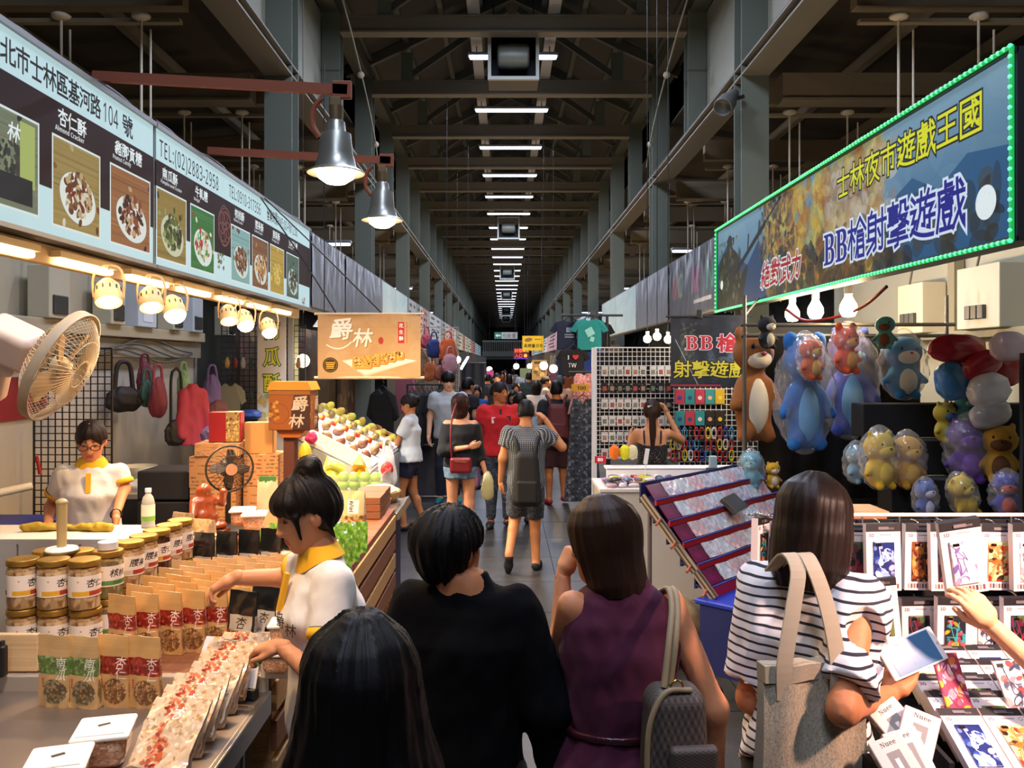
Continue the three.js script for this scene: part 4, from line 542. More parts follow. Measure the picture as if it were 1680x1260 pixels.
const signB = tex(2048, 448, (c, w, h) => {
  signBase(c, w, h); write(c, 'TEL:(02)2883-2958', 26, 26, 66, { color: '#26201f', bold: false, sx: 0.78, gap: 0.14 }); write(c, 'TEL:0910-317356', 690, 26, 62, { color: '#26201f', bold: false, sx: 0.74, gap: 0.1 }); write(c, '營業時間PM5:00-PM12:00', 1215, 26, 60, { color: '#26201f', lw: 9, sx: 0.72, gap: 0.05, bold: false });
  c.globalAlpha = 0.28; blotches(c, 1, 1, 0, ['#fff'], 1, 1, 1); for (let i = 0; i < 7; i++) { c.strokeStyle = '#8d5148'; c.lineWidth = 5; c.beginPath(); c.ellipse(640 + Math.cos(i) * 26, 215 + Math.sin(i) * 34, 42, 60, i * 0.9, 0, 7); c.stroke(); } c.globalAlpha = 1;
  const P = [[8, 236, '#a0803f', '#d9d3b0', ['#4b5228', '#6b6b33', '#9aa060', '#2f331a'], '南瓜酥', 'Pumpkin seed Cracker'], [290, 228, '#3f7a3a', '#e9efe6', ['#e8e6d6', '#d2b98a', '#b8372f', '#3f8a3a'], '牛軋糖', 'Nougat'], [720, 236, '#8fb3b0', '#dfe5df', ['#7b4a2a', '#a9744a', '#5c3420'], '核桃酥', 'Walnut Crunch'], [996, 236, '#8b5a36', '#e9e2d6', ['#c98a4a', '#8e4f2a', '#e0b57c'], '腰果酥', 'Cashew Cracker'], [1272, 236, '#caa042', null, ['#e0b040', '#b98a2c', '#f0d27a'], '鳳梨酥', 'Pineapple Cake'], [1562, 240, '#5a6b5c', '#cfd8d0', ['#3c3a2c', '#6b5a36', '#23261f'], '芝麻花生糖', 'Sesame Candy']];
  P.forEach(([x, pw, bg, bowl, bits, zh, en], i) => { foodPhoto(c, x, 195, pw, 222, 10 + i, bg, bowl, bits); caption(c, x + 40, 117, zh, en, zh.length > 4 ? 34 : 40); });
  blotches(c.canvas ? c : c, 1, 1, 0, ['#fff'], 1, 1, 1); c.save(); c.translate(1880, 400); blotches(c, 60, 36, 20, ['#8d5a36', '#5c4a30', '#b98a5a'], 4, 9, 5); c.restore(); c.save(); c.translate(560, 330); blotches(c, 70, 60, 26, ['#6b5a30', '#8d7a46', '#4a5a2a'], 4, 10, 6); c.restore();
});
function signBrackets(g, s, d0, d1, H) { for (let k = 0; k < 19; k++) { const d = 9.25 + 5.5 * k; if (d > d0 + 0.1 && d < d1 - 0.1) obj('bracket', bar(V(s < 0 ? d - (d0 + d1) / 2 : (d0 + d1) / 2 - d, H - 0.1, -0.32), V(THREE.MathUtils.clamp(s < 0 ? d - (d0 + d1) / 2 : (d0 + d1) / 2 - d, -(d1 - d0) / 2 + 0.1, (d1 - d0) / 2 - 0.1), H - 0.1, -0.14), 0.05, 0.05), mat(0x6a665a, 0.6), g); } }
function wallSign(name, label, x, d0, d1, y0, y1, map, strength, frameMat, faces) {   // a lit box sign along the aisle; faces +1: seen from the aisle's +x side
  const L = d1 - d0, H = y1 - y0, g = thing(name, label, 'sign', [x, y0, -(d0 + d1) / 2], faces > 0 ? PI / 2 : -PI / 2);
  obj('case', [box(L, H, 0.14, 0, H / 2, -0.075)], frameMat, g);
  const m = mat(0x707474, 0.6, { specularIntensity: 0.25, map, emissive: 0xe6f4f6, emissiveMap: map, emissiveIntensity: strength });
  obj('sign_face', new THREE.PlaneGeometry(L - 0.03, H - 0.03).translate(0, H / 2, 0.002), m, g);
  signBrackets(g, -faces, d0, d1, H);
  obj('frame_rail', [box(L, 0.025, 0.03, 0, H - 0.012, 0.004), box(L, 0.02, 0.03, 0, 0.01, 0.004)], frameMat, g);
  return g;
}
const alu = mat(0x8a8c8c, 0.4, { metalness: 0.6 });
const sL1 = wallSign('shop_sign', 'backlit snack shop sign with the street address and candy photos, nearest section', -2.0, 0.96, 4.76, 2.44, 3.27, signA, LUM.signLeft, alu, 1);
const sL2 = wallSign('shop_sign', 'backlit snack shop sign with two telephone numbers and six candy photos', -2.0, 4.77, 8.56, 2.44, 3.27, signB, LUM.signLeft, alu, 1);
for (const g of [sL1, sL2]) { obj('sign_cable', tube(Array.from({ length: 14 }, (_, i) => V(-1.88 + i * 0.29, 0.845 + 0.02 * Math.sin(i * 2.3), -0.03 + 0.02 * Math.cos(i * 1.7))), 0.016, 60, 5), blackPlastic, g); }
const signR = tex(2048, 344, (c, w, h) => {
  const gr = c.createLinearGradient(0, 0, 0, h); gr.addColorStop(0, '#86a4b6'); gr.addColorStop(0.6, '#4a7296'); gr.addColorStop(1, '#1c2a3a'); c.fillStyle = gr; c.fillRect(0, 0, w, h);
  blotches(c, w, h, 40, ['#9db2be', '#7690a2'], 30, 130, 5, 0.16);
  c.fillStyle = '#2e5c86'; c.beginPath(); c.moveTo(1500, 344); c.lineTo(1560, 190); c.lineTo(1680, 150); c.lineTo(1790, 200); c.lineTo(1900, 150); c.lineTo(2048, 170); c.lineTo(2048, 344); c.fill(); c.fillStyle = '#24466b'; c.beginPath(); c.moveTo(0, 150); c.lineTo(160, 70); c.lineTo(420, 200); c.lineTo(560, 120); c.lineTo(760, 344); c.lineTo(0, 344); c.fill();
  c.save(); c.translate(640, 0); blotches(c, 900, 340, 900, ['#c99a2e', '#d8b23e', '#b8702a', '#8a4a22', '#e6cc60', '#a05a28', '#caa23a'], 8, 46, 8, 0.45); c.restore(); c.save(); c.translate(560, 0); blotches(c, 360, 200, 240, ['#3c3630', '#5a4a3e', '#28241f', '#7b5f48'], 3, 20, 9, 0.75); c.restore(); c.save(); c.translate(1180, 30); blotches(c, 420, 220, 220, ['#c9b09a', '#9a7f72', '#e8dcc8', '#b08a6a'], 8, 36, 12, 0.4); c.restore();
  c.save(); c.translate(700, 210); blotches(c, 1300, 140, 160, ['#3a2a18', '#1c1c20', '#5a3f20', '#26323c'], 8, 46, 13, 0.6); c.restore();
  c.fillStyle = '#2a2a1e'; c.beginPath(); c.moveTo(0, 344); c.lineTo(20, 180); c.quadraticCurveTo(60, 90, 130, 110); c.lineTo(150, 60); c.quadraticCurveTo(180, 30, 215, 60); c.lineTo(225, 110); c.quadraticCurveTo(330, 130, 340, 230); c.lineTo(420, 190); c.lineTo(430, 210); c.lineTo(350, 344); c.fill();
  c.save(); c.beginPath(); c.rect(20, 60, 320, 284); c.clip(); blotches(c, 360, 344, 130, ['#4a4a30', '#6b6744', '#2a2a1c', '#8a845e', '#1a1a14'], 6, 26, 14, 0.7); c.restore();
  c.strokeStyle = '#1c1c18'; c.lineWidth = 22; c.beginPath(); c.moveTo(250, 215); c.lineTo(640, 70); c.stroke(); c.lineWidth = 9; c.beginPath(); c.moveTo(620, 76); c.lineTo(800, 10); c.stroke(); c.lineWidth = 14; c.beginPath(); c.moveTo(430, 140); c.lineTo(440, 80); c.stroke();
  write(c, '士林夜市遊戲王國', 1262, 36, 82, { color: '#f2ea1a', edge: '#17140a', lw: 9.5, edgeWidth: 5, gap: 0.06, slant: 0 }); write(c, '絕對武力', 585, 214, 92, { color: '#b5121b', edge: '#f4eef0', lw: 11, edgeWidth: 6, gap: 0.1, slant: 0.22 });
  c.fillStyle = '#111'; c.beginPath(); c.arc(1116, 262, 9, 0, 7); c.fill(); write(c, 'BB槍射擊遊戲', 1165, 188, 110, { color: '#1c1f8c', edge: '#eef0ff', lw: 9, edgeWidth: 6, gap: 0.02, font: 'serif' });
  c.fillStyle = '#fff'; c.beginPath(); c.arc(1962, 262, 34, 0, 7); c.fill(); c.fillStyle = '#f6f2f2'; c.beginPath(); c.arc(60, 240, 20, 0, 7); c.fill(); grain(c, w, h, 18, 18, 3000);
});
const sR = wallSign('game_sign', 'large lit shooting game sign with a green light border', 2.26, 3.69, 8.85, 2.44, 3.3, signR, LUM.signRight, mat(0x2a2c2e, 0.5), -1);
{ const led = glow(0x35ff7a, 2.6, 0x88ffaa), L = 5.16, H = 0.86, bead = [];
  const edge = (name, a, b) => { const n = Math.round(a.distanceTo(b) / 0.045), G = [rod(a, b, 0.011)]; const m = obj(name, G[0], mat(0x1d7a44, 0.4, { emissive: 0x18c058, emissiveIntensity: 0.7 }), sR); const bs = []; for (let i = 0; i <= n; i++) { const p = a.clone().lerp(b, i / n); bs.push(new THREE.IcosahedronGeometry(0.0105, 1).translate(p.x, p.y, p.z + 0.006)); } const k = obj('led_beads', bs, led, m); k.userData.kind = 'stuff'; };
  edge('led_rope', V(-L / 2, 0.0, 0.02), V(L / 2, 0, 0.02)); edge('led_rope', V(-L / 2, H, 0.02), V(L / 2, H, 0.02)); edge('led_rope', V(-L / 2, 0, 0.02), V(-L / 2, H, 0.02)); edge('led_rope', V(L / 2, 0, 0.02), V(L / 2, H, 0.02));
  obj('sign_cable', tube(Array.from({ length: 16 }, (_, i) => V(-2.5 + i * 0.33, 0.9 + 0.03 * Math.sin(i * 2.1), -0.08)), 0.018, 60, 5), blackPlastic, sR); }
// unlit and lit signs farther along both sides
const greyTex = tex(512, 128, (c, w, h) => { c.fillStyle = '#6d7074'; c.fillRect(0, 0, w, h); grain(c, w, h, 3, 16, 3000); });
const letterTex = tex(512, 192, (c, w, h) => { c.fillStyle = '#33373d'; c.fillRect(0, 0, w, h); c.font = 'bold 110px sans-serif'; [['M', '#8d2f3a'], ['C', '#4f7a3a'], ['C', '#3a3d44'], ['M', '#7a2f5a'], ['E', '#3a3d44'], ['N', '#2f6a5a']].forEach(([l, k], i) => { c.fillStyle = k; c.fillText(l, 30 + i * 78, 130); }); c.fillStyle = '#8a8d90'; c.fillRect(300, 150, 180, 12); });
const paleTex = tex(256, 128, (c, w, h) => { c.fillStyle = '#cfe6ea'; c.fillRect(0, 0, w, h); c.fillStyle = '#a9c9d2'; c.fillRect(118, 0, 5, h); blotches(c, w, h, 24, ['#e6f6f6', '#b9d8de'], 8, 40, 4, 0.4); });
function plainSign(label, s, d0, d1, map, em, y0 = 2.46, y1 = 3.26) { const x = s < 0 ? -2.0 : 2.26, L = d1 - d0, H = y1 - y0, g = thing('shop_sign', label, 'sign', [x, y0, -(d0 + d1) / 2], s < 0 ? PI / 2 : -PI / 2); obj('case', box(L, H, 0.14, 0, H / 2, -0.075), mat(0x55585b, 0.6), g); obj('sign_face', em ? new THREE.PlaneGeometry(L - 0.04, H - 0.04).translate(0, H / 2, 0.002) : warp(new THREE.PlaneGeometry(L - 0.04, H - 0.04, 70, 14).translate(0, H / 2, 0.012), (v) => { v.z += 0.008 * n3(v.x * 5, v.y * 4, L) + 0.005 * n3(v.x * 16 + v.y * 9, v.y * 7, 2); }), mat(em ? 0x808080 : 0xffffff, 0.5, em ? { map, specularIntensity: 0.3, emissive: 0xffffff, emissiveMap: map, emissiveIntensity: em } : { map, roughness: 0.28 }), g); signBrackets(g, s, d0, d1, H); return g; }
plainSign('unlit grey sign panel under wrinkled film, next after the snack shop sign', -1, 8.6, 10.4, greyTex, 0); plainSign('unlit grey sign panel above the hanging peanut candy banner', -1, 10.44, 13.6, greyTex, 0);
const stripTex = (cols, seed) => tex(256, 96, (c, w, h) => { const r = rng(seed); let x = 0; while (x < w) { const k = 18 + r() * 40; c.fillStyle = cols[Math.floor(r() * cols.length)]; c.fillRect(x, 0, k, h); c.fillStyle = 'rgba(40,40,50,.7)'; for (let i = 0; i < 4; i++) c.fillRect(x + 4 + r() * k * 0.4, 10 + i * 20, k * 0.5, 8); x += k; } });
const mixTex = stripTex(['#d7dde0', '#e2b4bc', '#a9b7bd', '#f0efe6', '#c9d9a8'], 3), mix2 = stripTex(['#e8e2c0', '#f0d060', '#bcd8e6', '#e6e8ea', '#d08a7a'], 6);
plainSign('small lit white sign beyond the candy banner', -1, 13.64, 17.2, paleTex, 0.38); plainSign('pale pink shop sign on the fruit stall side', -1, 17.3, 22, mixTex, 0.2); plainSign('row of small coloured shop signs on the fruit stall side', -1, 22.1, 34, mixTex, 0.35); plainSign('long run of far shop signs on the fruit stall side', -1, 34.1, 70, mix2, 0.35);
plainSign('dark shop sign with coloured block letters beside the game sign', 1, 8.9, 11.4, letterTex, 0); plainSign('unlit grey sign panel next to the lit white sign', 1, 11.45, 14.3, greyTex, 0); const lit = plainSign('blank lit white sign above the souvenir cards', 1, 14.35, 19.4, paleTex, LUM.panel);
plainSign('yellow and blue shop sign past the hanging t-shirts', 1, 22, 30, mix2, 0.6); plainSign('long run of far shop signs on the souvenir side', 1, 30.1, 70, mixTex, 0.5);
// wire braces from the roof posts
for (const s of [-1, 1]) { const g = thing('brace_wire', `thin slack wire tied between the roof posts on the ${s < 0 ? 'snack' : 'game'} sign side`, 'wire'); const X = CX + s * 2.3; obj('wire', tube([V(X - s * 0.1, 6.55, -10.6), V(X - s * 0.12, 6.3, -11.2), V(X - s * 0.12, 5.75, -12.6), V(X - s * 0.1, 5.4, -13.4), V(X, 5.25, -14.3)], 0.012, 40, 5), mat(0x8d8878, 0.7), g); obj('insulator', [ball(0.05, X - s * 0.12, 6.0, -11.9), ball(0.05, X - s * 0.1, 5.4, -13.4)], mat(0xa8a294, 0.6), g).userData.kind = 'stuff'; }
{ const p = at(1195, 165, 8.95), g = thing('loudspeaker', 'grey cylindrical horn speaker clamped to the column above the game sign', 'speaker', p); const q = new THREE.Quaternion().setFromUnitVectors(V(0, 1, 0), V(-0.45, -0.55, 0.5).normalize()); obj('horn', lathe([[0, -0.18], [0.05, -0.18], [0.07, -0.12], [0.075, -0.02], [0.1, 0.02], [0.105, 0.16], [0.09, 0.17], [0.08, 0.1], [0, 0.08]], 20).applyQuaternion(q), mat(0x5a5c58, 0.6), g); obj('bracket', [bar(V(0, 0, 0), V(0.18, 0.06, -0.05), 0.03, 0.04)], darkMetal, g); }

// ---------------------------------------------------------------- hanging signs and banners
const brush = (c, zh, x, y, s, o = {}) => { write(c, zh, x, y, s, { round: true, lw: 10, slant: 0.18, ...o }); };
const bannerTex = tex(1024, 640, (c, w, h) => {
  c.fillStyle = '#b8976a'; c.fillRect(0, 0, w, h); blotches(c, w, h, 60, ['#c2a278', '#ac8a5c', '#c8aa80'], 30, 120, 4, 0.3); const r = rng(6); for (let i = 0; i < 60; i++) { c.fillStyle = `rgba(120,75,30,${r() * 0.1})`; c.fillRect(0, r() * h, w, 2); }
  brush(c, '爵', 110, 50, 220, { color: 'rgba(110,70,30,.55)' }); brush(c, '林', 340, 150, 190, { color: 'rgba(110,70,30,.55)' }); brush(c, '爵', 102, 42, 220, { color: '#f0e8dc', lw: 11 }); brush(c, '林', 332, 142, 190, { color: '#f0e8dc', lw: 11 }); c.strokeStyle = '#f0e8dc'; c.lineWidth = 12; c.beginPath(); c.moveTo(90, 310); c.quadraticCurveTo(220, 400, 330, 280); c.stroke();
  c.fillStyle = '#b8201c'; c.fillRect(800, 82, 62, 212); write(c, '花生酥', 809, 96, 44, { color: '#fff', lw: 10, vertical: true, gap: 0.45 }); c.fillStyle = '#a8342a'; for (let i = 0; i < 9; i++) c.fillRect(882, 84 + i * 24, 8, 14); c.beginPath(); c.ellipse(628, 268, 26, 36, 0, 0, 7); c.fill();
  c.fillStyle = '#3b2a12'; c.beginPath(); c.arc(126, 512, 76, 0, 7); c.fill(); c.strokeStyle = '#8a6f2a'; c.lineWidth = 5; c.beginPath(); c.arc(126, 512, 62, 0, 7); c.stroke(); c.fillStyle = '#c9a83a'; for (let i = 0; i < 4; i++) c.fillRect(80 + i * 2, 484 + i * 18, 92 - i * 6, 11);
  c.fillStyle = '#ece4d2'; c.beginPath(); c.moveTo(240, 470); c.lineTo(470, 610); c.lineTo(985, 470); c.quadraticCurveTo(640, 400, 240, 470); c.fill(); c.fillStyle = '#cdbf9f'; c.beginPath(); c.moveTo(240, 470); c.lineTo(470, 610); c.lineTo(985, 470); c.lineTo(470, 632); c.fill();
  for (let i = 4; i >= 0; i--) { const x = 340 + i * 95, y = 430 - i * 14; c.fillStyle = '#b9772c'; c.beginPath(); c.roundRect(x + 14, y + 6, 190 - i * 14, 120 - i * 8, 26); c.fill(); c.fillStyle = '#dda24a'; c.beginPath(); c.roundRect(x, y, 190 - i * 14, 118 - i * 8, 26); c.fill(); c.save(); c.translate(x + 12, y + 8); blotches(c, 160 - i * 12, 96 - i * 8, 46, ['#2e2416', '#f0e0b8', '#8a5a22'], 4, 10, 30 + i); c.restore(); }
});
function hangingBanner(name, label, px, py, d, w, h, map, turn, extra = {}) { const g = thing(name, label, 'banner', at(px, py, d), turn); obj('cloth', warp(new THREE.BoxGeometry(w, h, 0.006, 12, 6, 1).translate(0, -h / 2, 0), (v) => { v.z += 0.012 * Math.sin(v.x * 9 + v.y * 3); }), [0, 1, 2, 3].map(() => mat(0x999999, 0.8)).concat(mat(0xffffff, 0.75, { map, ...extra }), mat(0xb8a890, 0.8)), g); return g; }
const cb = hangingBanner('candy_banner', 'tan hanging banner showing white brush lettering and peanut cakes on a plate', 606, 515, 7.0, 0.86, 0.535, bannerTex, 0);
obj('top_rod', cyl(0.011, 0.011, 0.92, 0, 0, 0, 0, 0, PI / 2), mat(0xc8b8a0, 0.5), cb); obj('bottom_rod', cyl(0.012, 0.012, 0.92, 0, -0.535, 0, 0, 0, PI / 2), mat(0xc8b8a0, 0.5), cb);
obj('hanging_cord', [tube([V(-0.28, 0.01, 0), V(-0.58, 0.52, 0.12), V(-0.89, 0.99, 0.2)], 0.006, 20, 5), tube([V(0.1, 0.01, 0), V(-0.4, 0.52, 0.1), V(-0.89, 0.99, 0.1)], 0.006, 20, 5)], blackPlastic, cb).userData.kind = 'stuff';
const bbTex = tex(640, 620, (c, w, h) => {
  c.fillStyle = '#1d1f22'; c.fillRect(0, 0, w, h); blotches(c, w, h, 90, ['#2a2d33', '#15171a', '#3a3f46', '#26303a'], 20, 90, 3, 0.4); c.save(); c.translate(80, 60); blotches(c, 130, 360, 120, ['#3f4636', '#565c46', '#23271c', '#6b6a55'], 6, 24, 5, 0.6); c.restore(); c.save(); c.translate(330, 300); blotches(c, 300, 120, 30, ['#4f5f6c', '#6a7c8a'], 20, 60, 8, 0.35); c.restore();
  c.strokeStyle = '#8d9499'; c.lineWidth = 7; c.beginPath(); c.moveTo(40, 200); c.lineTo(230, 600); c.stroke();
  write(c, 'BB', 120, 150, 150, { color: '#b0252b', edge: '#d8c8c8', font: 'serif', sx: 1.0, edgeWidth: 4, gap: 0.1 }); write(c, '槍', 392, 158, 150, { color: '#b0252b', edge: '#d8c8c8', lw: 14, edgeWidth: 4 }); write(c, '射擊遊戲', 26, 388, 150, { color: '#c9bb2c', edge: '#0c0c0a', lw: 9.5, edgeWidth: 5, gap: 0.02 }); c.fillStyle = '#a8242a'; c.fillRect(0, 596, 420, 14);
});
const bb = hangingBanner('game_banner', 'black hanging banner of the shooting game with red and yellow lettering', 1163, 519, 7.3, 0.66, 0.62, bbTex, -0.12); obj('top_rod', cyl(0.01, 0.01, 0.74, 0, 0, 0, 0, 0, PI / 2), darkMetal, bb); obj('clip', rbox(0.05, 0.08, 0.03, 0.01, -0.08, 0.02, 0), darkMetal, bb); obj('bracket', bar(V(0.3, 0, 0), V(0.44, 0.16, -0.1), 0.015, 0.015), darkMetal, bb);
const pumpTex = tex(192, 1000, (c, w, h) => { c.fillStyle = '#cfcac0'; c.fillRect(0, 0, w, h); c.fillStyle = '#4a2116'; c.fillRect(0, 0, w, 215); brush(c, '爵', 26, 70, 80, { color: '#d8ccc0', lw: 9 }); brush(c, '林', 100, 118, 76, { color: '#d8ccc0', lw: 9 }); write(c, '南瓜酥', 40, 260, 112, { color: '#d8d63a', edge: '#3a5a1c', lw: 9, edgeWidth: 5, vertical: true, gap: 0.38 }); c.save(); c.translate(0, 640); blotches(c, w, 260, 50, ['#c9a85a', '#8d9a4a', '#b98a3a'], 8, 26, 5, 0.7); c.restore(); });
{ const g = thing('vertical_sign', 'tall narrow white sign with green and yellow characters at the end of the snack stall', 'sign', [(446 - 828) * 8.4 / FOCAL, 1.05, -8.4], 0.1); obj('board', box(0.28, 1.72, 0.03, 0, 0.86, 0), [0, 1, 2, 3].map(() => whitePlastic).concat(mat(0xffffff, 0.5, { map: pumpTex }), whitePlastic), g); obj('support_post', [box(0.05, 2.9, 0.05, 0.18, 0.4, -0.05), box(0.3, 0.03, 0.03, 0.05, 1.6, -0.04)], mat(0x8a8d86, 0.5), g); }
const lanternTex = tex(512, 512, (c, w, h) => { c.fillStyle = '#b0641a'; c.fillRect(0, 0, w, h); c.fillStyle = '#451710'; c.beginPath(); c.moveTo(330, 0); c.quadraticCurveTo(250, 300, 300, 512); c.lineTo(512, 512); c.lineTo(512, 0); c.fill(); c.fillStyle = '#b8761c'; c.fillRect(0, 0, w, 50); c.fillStyle = '#7a3f10'; c.fillRect(0, 52, w, 8); c.strokeStyle = '#7a3a0c'; c.lineWidth = 6; c.beginPath(); c.arc(120, 300, 130, 0, 7); c.stroke(); for (let i = 0; i < 18; i++) { c.fillStyle = ['#d89a2a', '#8d5212', '#e6b84a'][i % 3]; c.beginPath(); c.arc(40 + 52 * Math.cos(i * 1.3) + (i % 4) * 12, 260 + 110 * Math.sin(i * 0.9), 22, 0, 7); c.fill(); } brush(c, '爵', 270, 70, 200, { color: '#f4ead8', lw: 11 }); brush(c, '林', 240, 300, 180, { color: '#f4ead8', lw: 11 }); });
{ const g = thing('box_sign', 'brown and amber gift-box shaped sign with white brush lettering on a post', 'sign', [(482 - 828) * 5.5 / FOCAL, 0.9, -5.5], -0.1); const m = mat(0xa8a09a, 0.5, { map: lanternTex }); obj('box', rbox(0.28, 0.26, 0.17, 0.006, 0, 0.69, 0), m, g); obj('lid', plate([[-0.15, 0], [0.15, 0], [0.125, 0.055], [-0.125, 0.055]], 0.18).translate(0, 0.822, -0.09), mat(0xb8741c, 0.5), g); obj('foot', plate([[-0.06, 0], [0.06, 0], [0.1, 0.05], [-0.1, 0.05]], 0.12).translate(0, 0.512, -0.06), mat(0x8d4a14, 0.5), g); obj('post', rbox(0.075, 0.53, 0.075, 0.004, -0.02, 0.25, 0), mat(0x4a2114, 0.6), g); }
function flatSign(name, label, px0, py0, px1, py1, d, map, em, extraMat = {}) { const a = at(px0, py0, d), b = at(px1, py1, d), w = b.x - a.x, h = a.y - b.y, g = thing(name, label, 'sign', [(a.x + b.x) / 2, b.y, -d]); obj('board', box(w, h, 0.06, 0, h / 2, -0.035), mat(0x4a4a48, 0.6), g); obj('sign_face', new THREE.PlaneGeometry(w, h).translate(0, h / 2, 0.001), mat(0xffffff, 0.5, { map, ...(em ? { emissive: 0xffffff, emissiveMap: map, emissiveIntensity: em } : {}), ...extraMat }), g); for (const t of [-0.4, 0.4]) obj('hanger_rod', cyl(0.006, 0.006, 6.6 - a.y, t * w, h + (6.6 - a.y) / 2, -0.03), darkMetal, g); return g; }
const teaTex = tex(384, 256, (c, w, h) => { c.fillStyle = '#d8a910'; c.fillRect(0, 0, w, h); c.fillStyle = '#8d5a2a'; c.beginPath(); c.ellipse(110, 70, 70, 34, -0.2, 0, 7); c.fill(); c.fillStyle = '#b8331c'; c.fillRect(220, 52, 120, 16); write(c, '黑糖薑母茶', 26, 140, 66, { color: '#17130a', lw: 9, gap: 0.06 }); });
flatSign('tea_sign', 'yellow hanging sign with black characters and a red line', 857, 551, 892, 575, 31.22, teaTex, 0.55);
flatSign('neon_sign', 'small red neon sign above the far crowd', 842, 571, 868, 589, 39.47, tex(256, 176, (c, w, h) => { c.fillStyle = '#3a0a12'; c.fillRect(0, 0, w, h); write(c, '射擊', 20, 12, 62, { color: '#ff5030', lw: 12 }); write(c, '茶王', 150, 14, 50, { color: '#ffb030', lw: 12 }); write(c, '入口', 24, 92, 62, { color: '#ff4a30', lw: 12 }); c.fillStyle = '#ff9a40'; c.beginPath(); c.arc(198, 122, 28, 0, 7); c.fill(); c.fillStyle = '#5a2aa8'; c.fillRect(20, 160, 216, 12); }), 1.3);
flatSign('restroom_sign', 'long pale sign with a green arrow hung across the end of the aisle', 811, 545, 849, 556, 61.47, tex(384, 96, (c, w, h) => { c.fillStyle = '#9aa29a'; c.fillRect(0, 0, w, h); c.fillStyle = '#2f6a52'; c.fillRect(0, 0, 120, h); c.fillStyle = '#c8d8cc'; c.beginPath(); c.moveTo(16, 48); c.lineTo(52, 22); c.lineTo(52, 38); c.lineTo(104, 38); c.lineTo(104, 58); c.lineTo(52, 58); c.lineTo(52, 74); c.fill(); write(c, '化妝室', 140, 16, 66, { color: '#6a2f38', lw: 9, gap: 0.12 }); }), 0.25);
{ const g = thing('balustrade', 'pale railing of the gallery at the far end of the hall', 'railing', [CX - 0.1, 2.6, -66]); obj('gallery_slab', box(5.2, 0.3, 2, 0, -0.3, -1), mat(0x3a3a38, 0.8), g); obj('rail', box(3.6, 0.12, 0.08, 0, 1.0, 0), mat(0x8a8a84, 0.6), g); obj('bottom_rail', box(3.6, 0.4, 0.12, 0, 0, 0), mat(0x6a6a66, 0.7), g); for (let i = 0; i < 24; i++) obj('baluster', box(0.05, 0.9, 0.05, -1.72 + i * 0.15, 0.55, 0), mat(0x8a8a84, 0.6), g); }

// ---------------------------------------------------------------- the snack stall
const warm = 0xffd8a8, warmWhite = 0xffe2b8;
const foodTex = (cols, seed, bg = '#8a6a44') => tex(128, 128, (c, w, h) => { c.fillStyle = bg; c.fillRect(0, 0, w, h); blotches(c, w, h, 260, cols, 4, 12, seed); blotches(c, w, h, 120, ['#e9dcc0', '#3a2412'], 1, 4, seed + 1, 0.6); }, [1, 1]);
const nutsTex = foodTex(['#c9ad84', '#a8845a', '#8a6238', '#d8c6a4', '#7a5a36', '#b08c5e'], 51), seedsTex = foodTex(['#7b7a52', '#9a9468', '#5c5a38', '#b0a67e', '#6b5a3a'], 53);
// -- counters
{
  const t = thing('steel_table', 'stainless steel table top at the front of the snack stall', 'table', [-1.53, 0, -1.95]);
  obj('table_top', rbox(1.54, 0.045, 1.46, 0.006, 0, 0.828, 0), mat(0x9a8f86, 0.38, { metalness: 0.75 }), t); obj('front_rail', rbox(0.035, 0.075, 1.46, 0.006, 0.765, 0.812, 0), steel, t); obj('back_ledge', rbox(1.54, 0.06, 0.03, 0.006, 0, 0.87, -0.73), mat(0xb8b2a8, 0.35, { metalness: 0.5 }), t);
  for (const [x, z] of [[-0.7, 0.65], [0.7, 0.65], [-0.7, -0.65], [0.7, -0.65]]) obj('leg', cyl(0.02, 0.02, 0.81, x, 0.405, z), steel, t); obj('under_shelf', box(1.45, 0.02, 1.3, 0, 0.25, 0), steel, t);
  const c = thing('wooden_counter', 'long brown wooden counter carrying pouches, jars and trays', 'counter', [-1.255, 0, -4.25]);
  obj('counter_top', rbox(0.99, 0.05, 3.06, 0.006, 0, 0.865, 0), woodRed, c); obj('rear_extension', rbox(0.3, 0.05, 0.6, 0.006, -0.64, 0.865, -1.23), woodRed, c); obj('front_board', rbox(0.24, 0.12, 0.022, 0.004, -0.37, 0.965, 1.55), woodPale, c);
  for (let i = 0; i < 16; i++) obj('bamboo_slat', rbox(0.056, 0.055, 0.018, 0.006, -0.45 + i * 0.0598, 0.868, 1.545, 0, 0, 0, 1), i % 3 ? woodRed : woodLight, c);
  for (let i = 0; i < 4; i++) obj('side_board', rbox(0.02, 0.1, 3.0, 0.004, 0.495, 0.8 - i * 0.13, 0), i % 2 ? woodRed : woodLight, c);
  for (const [x, z] of [[-0.45, 1.45], [0.45, 1.45], [-0.45, -1.45], [0.45, -1.45], [0.45, 0.3]]) obj('leg', rbox(0.07, 0.85, 0.07, 0.005, x, 0.425, z), woodLight, c);
}
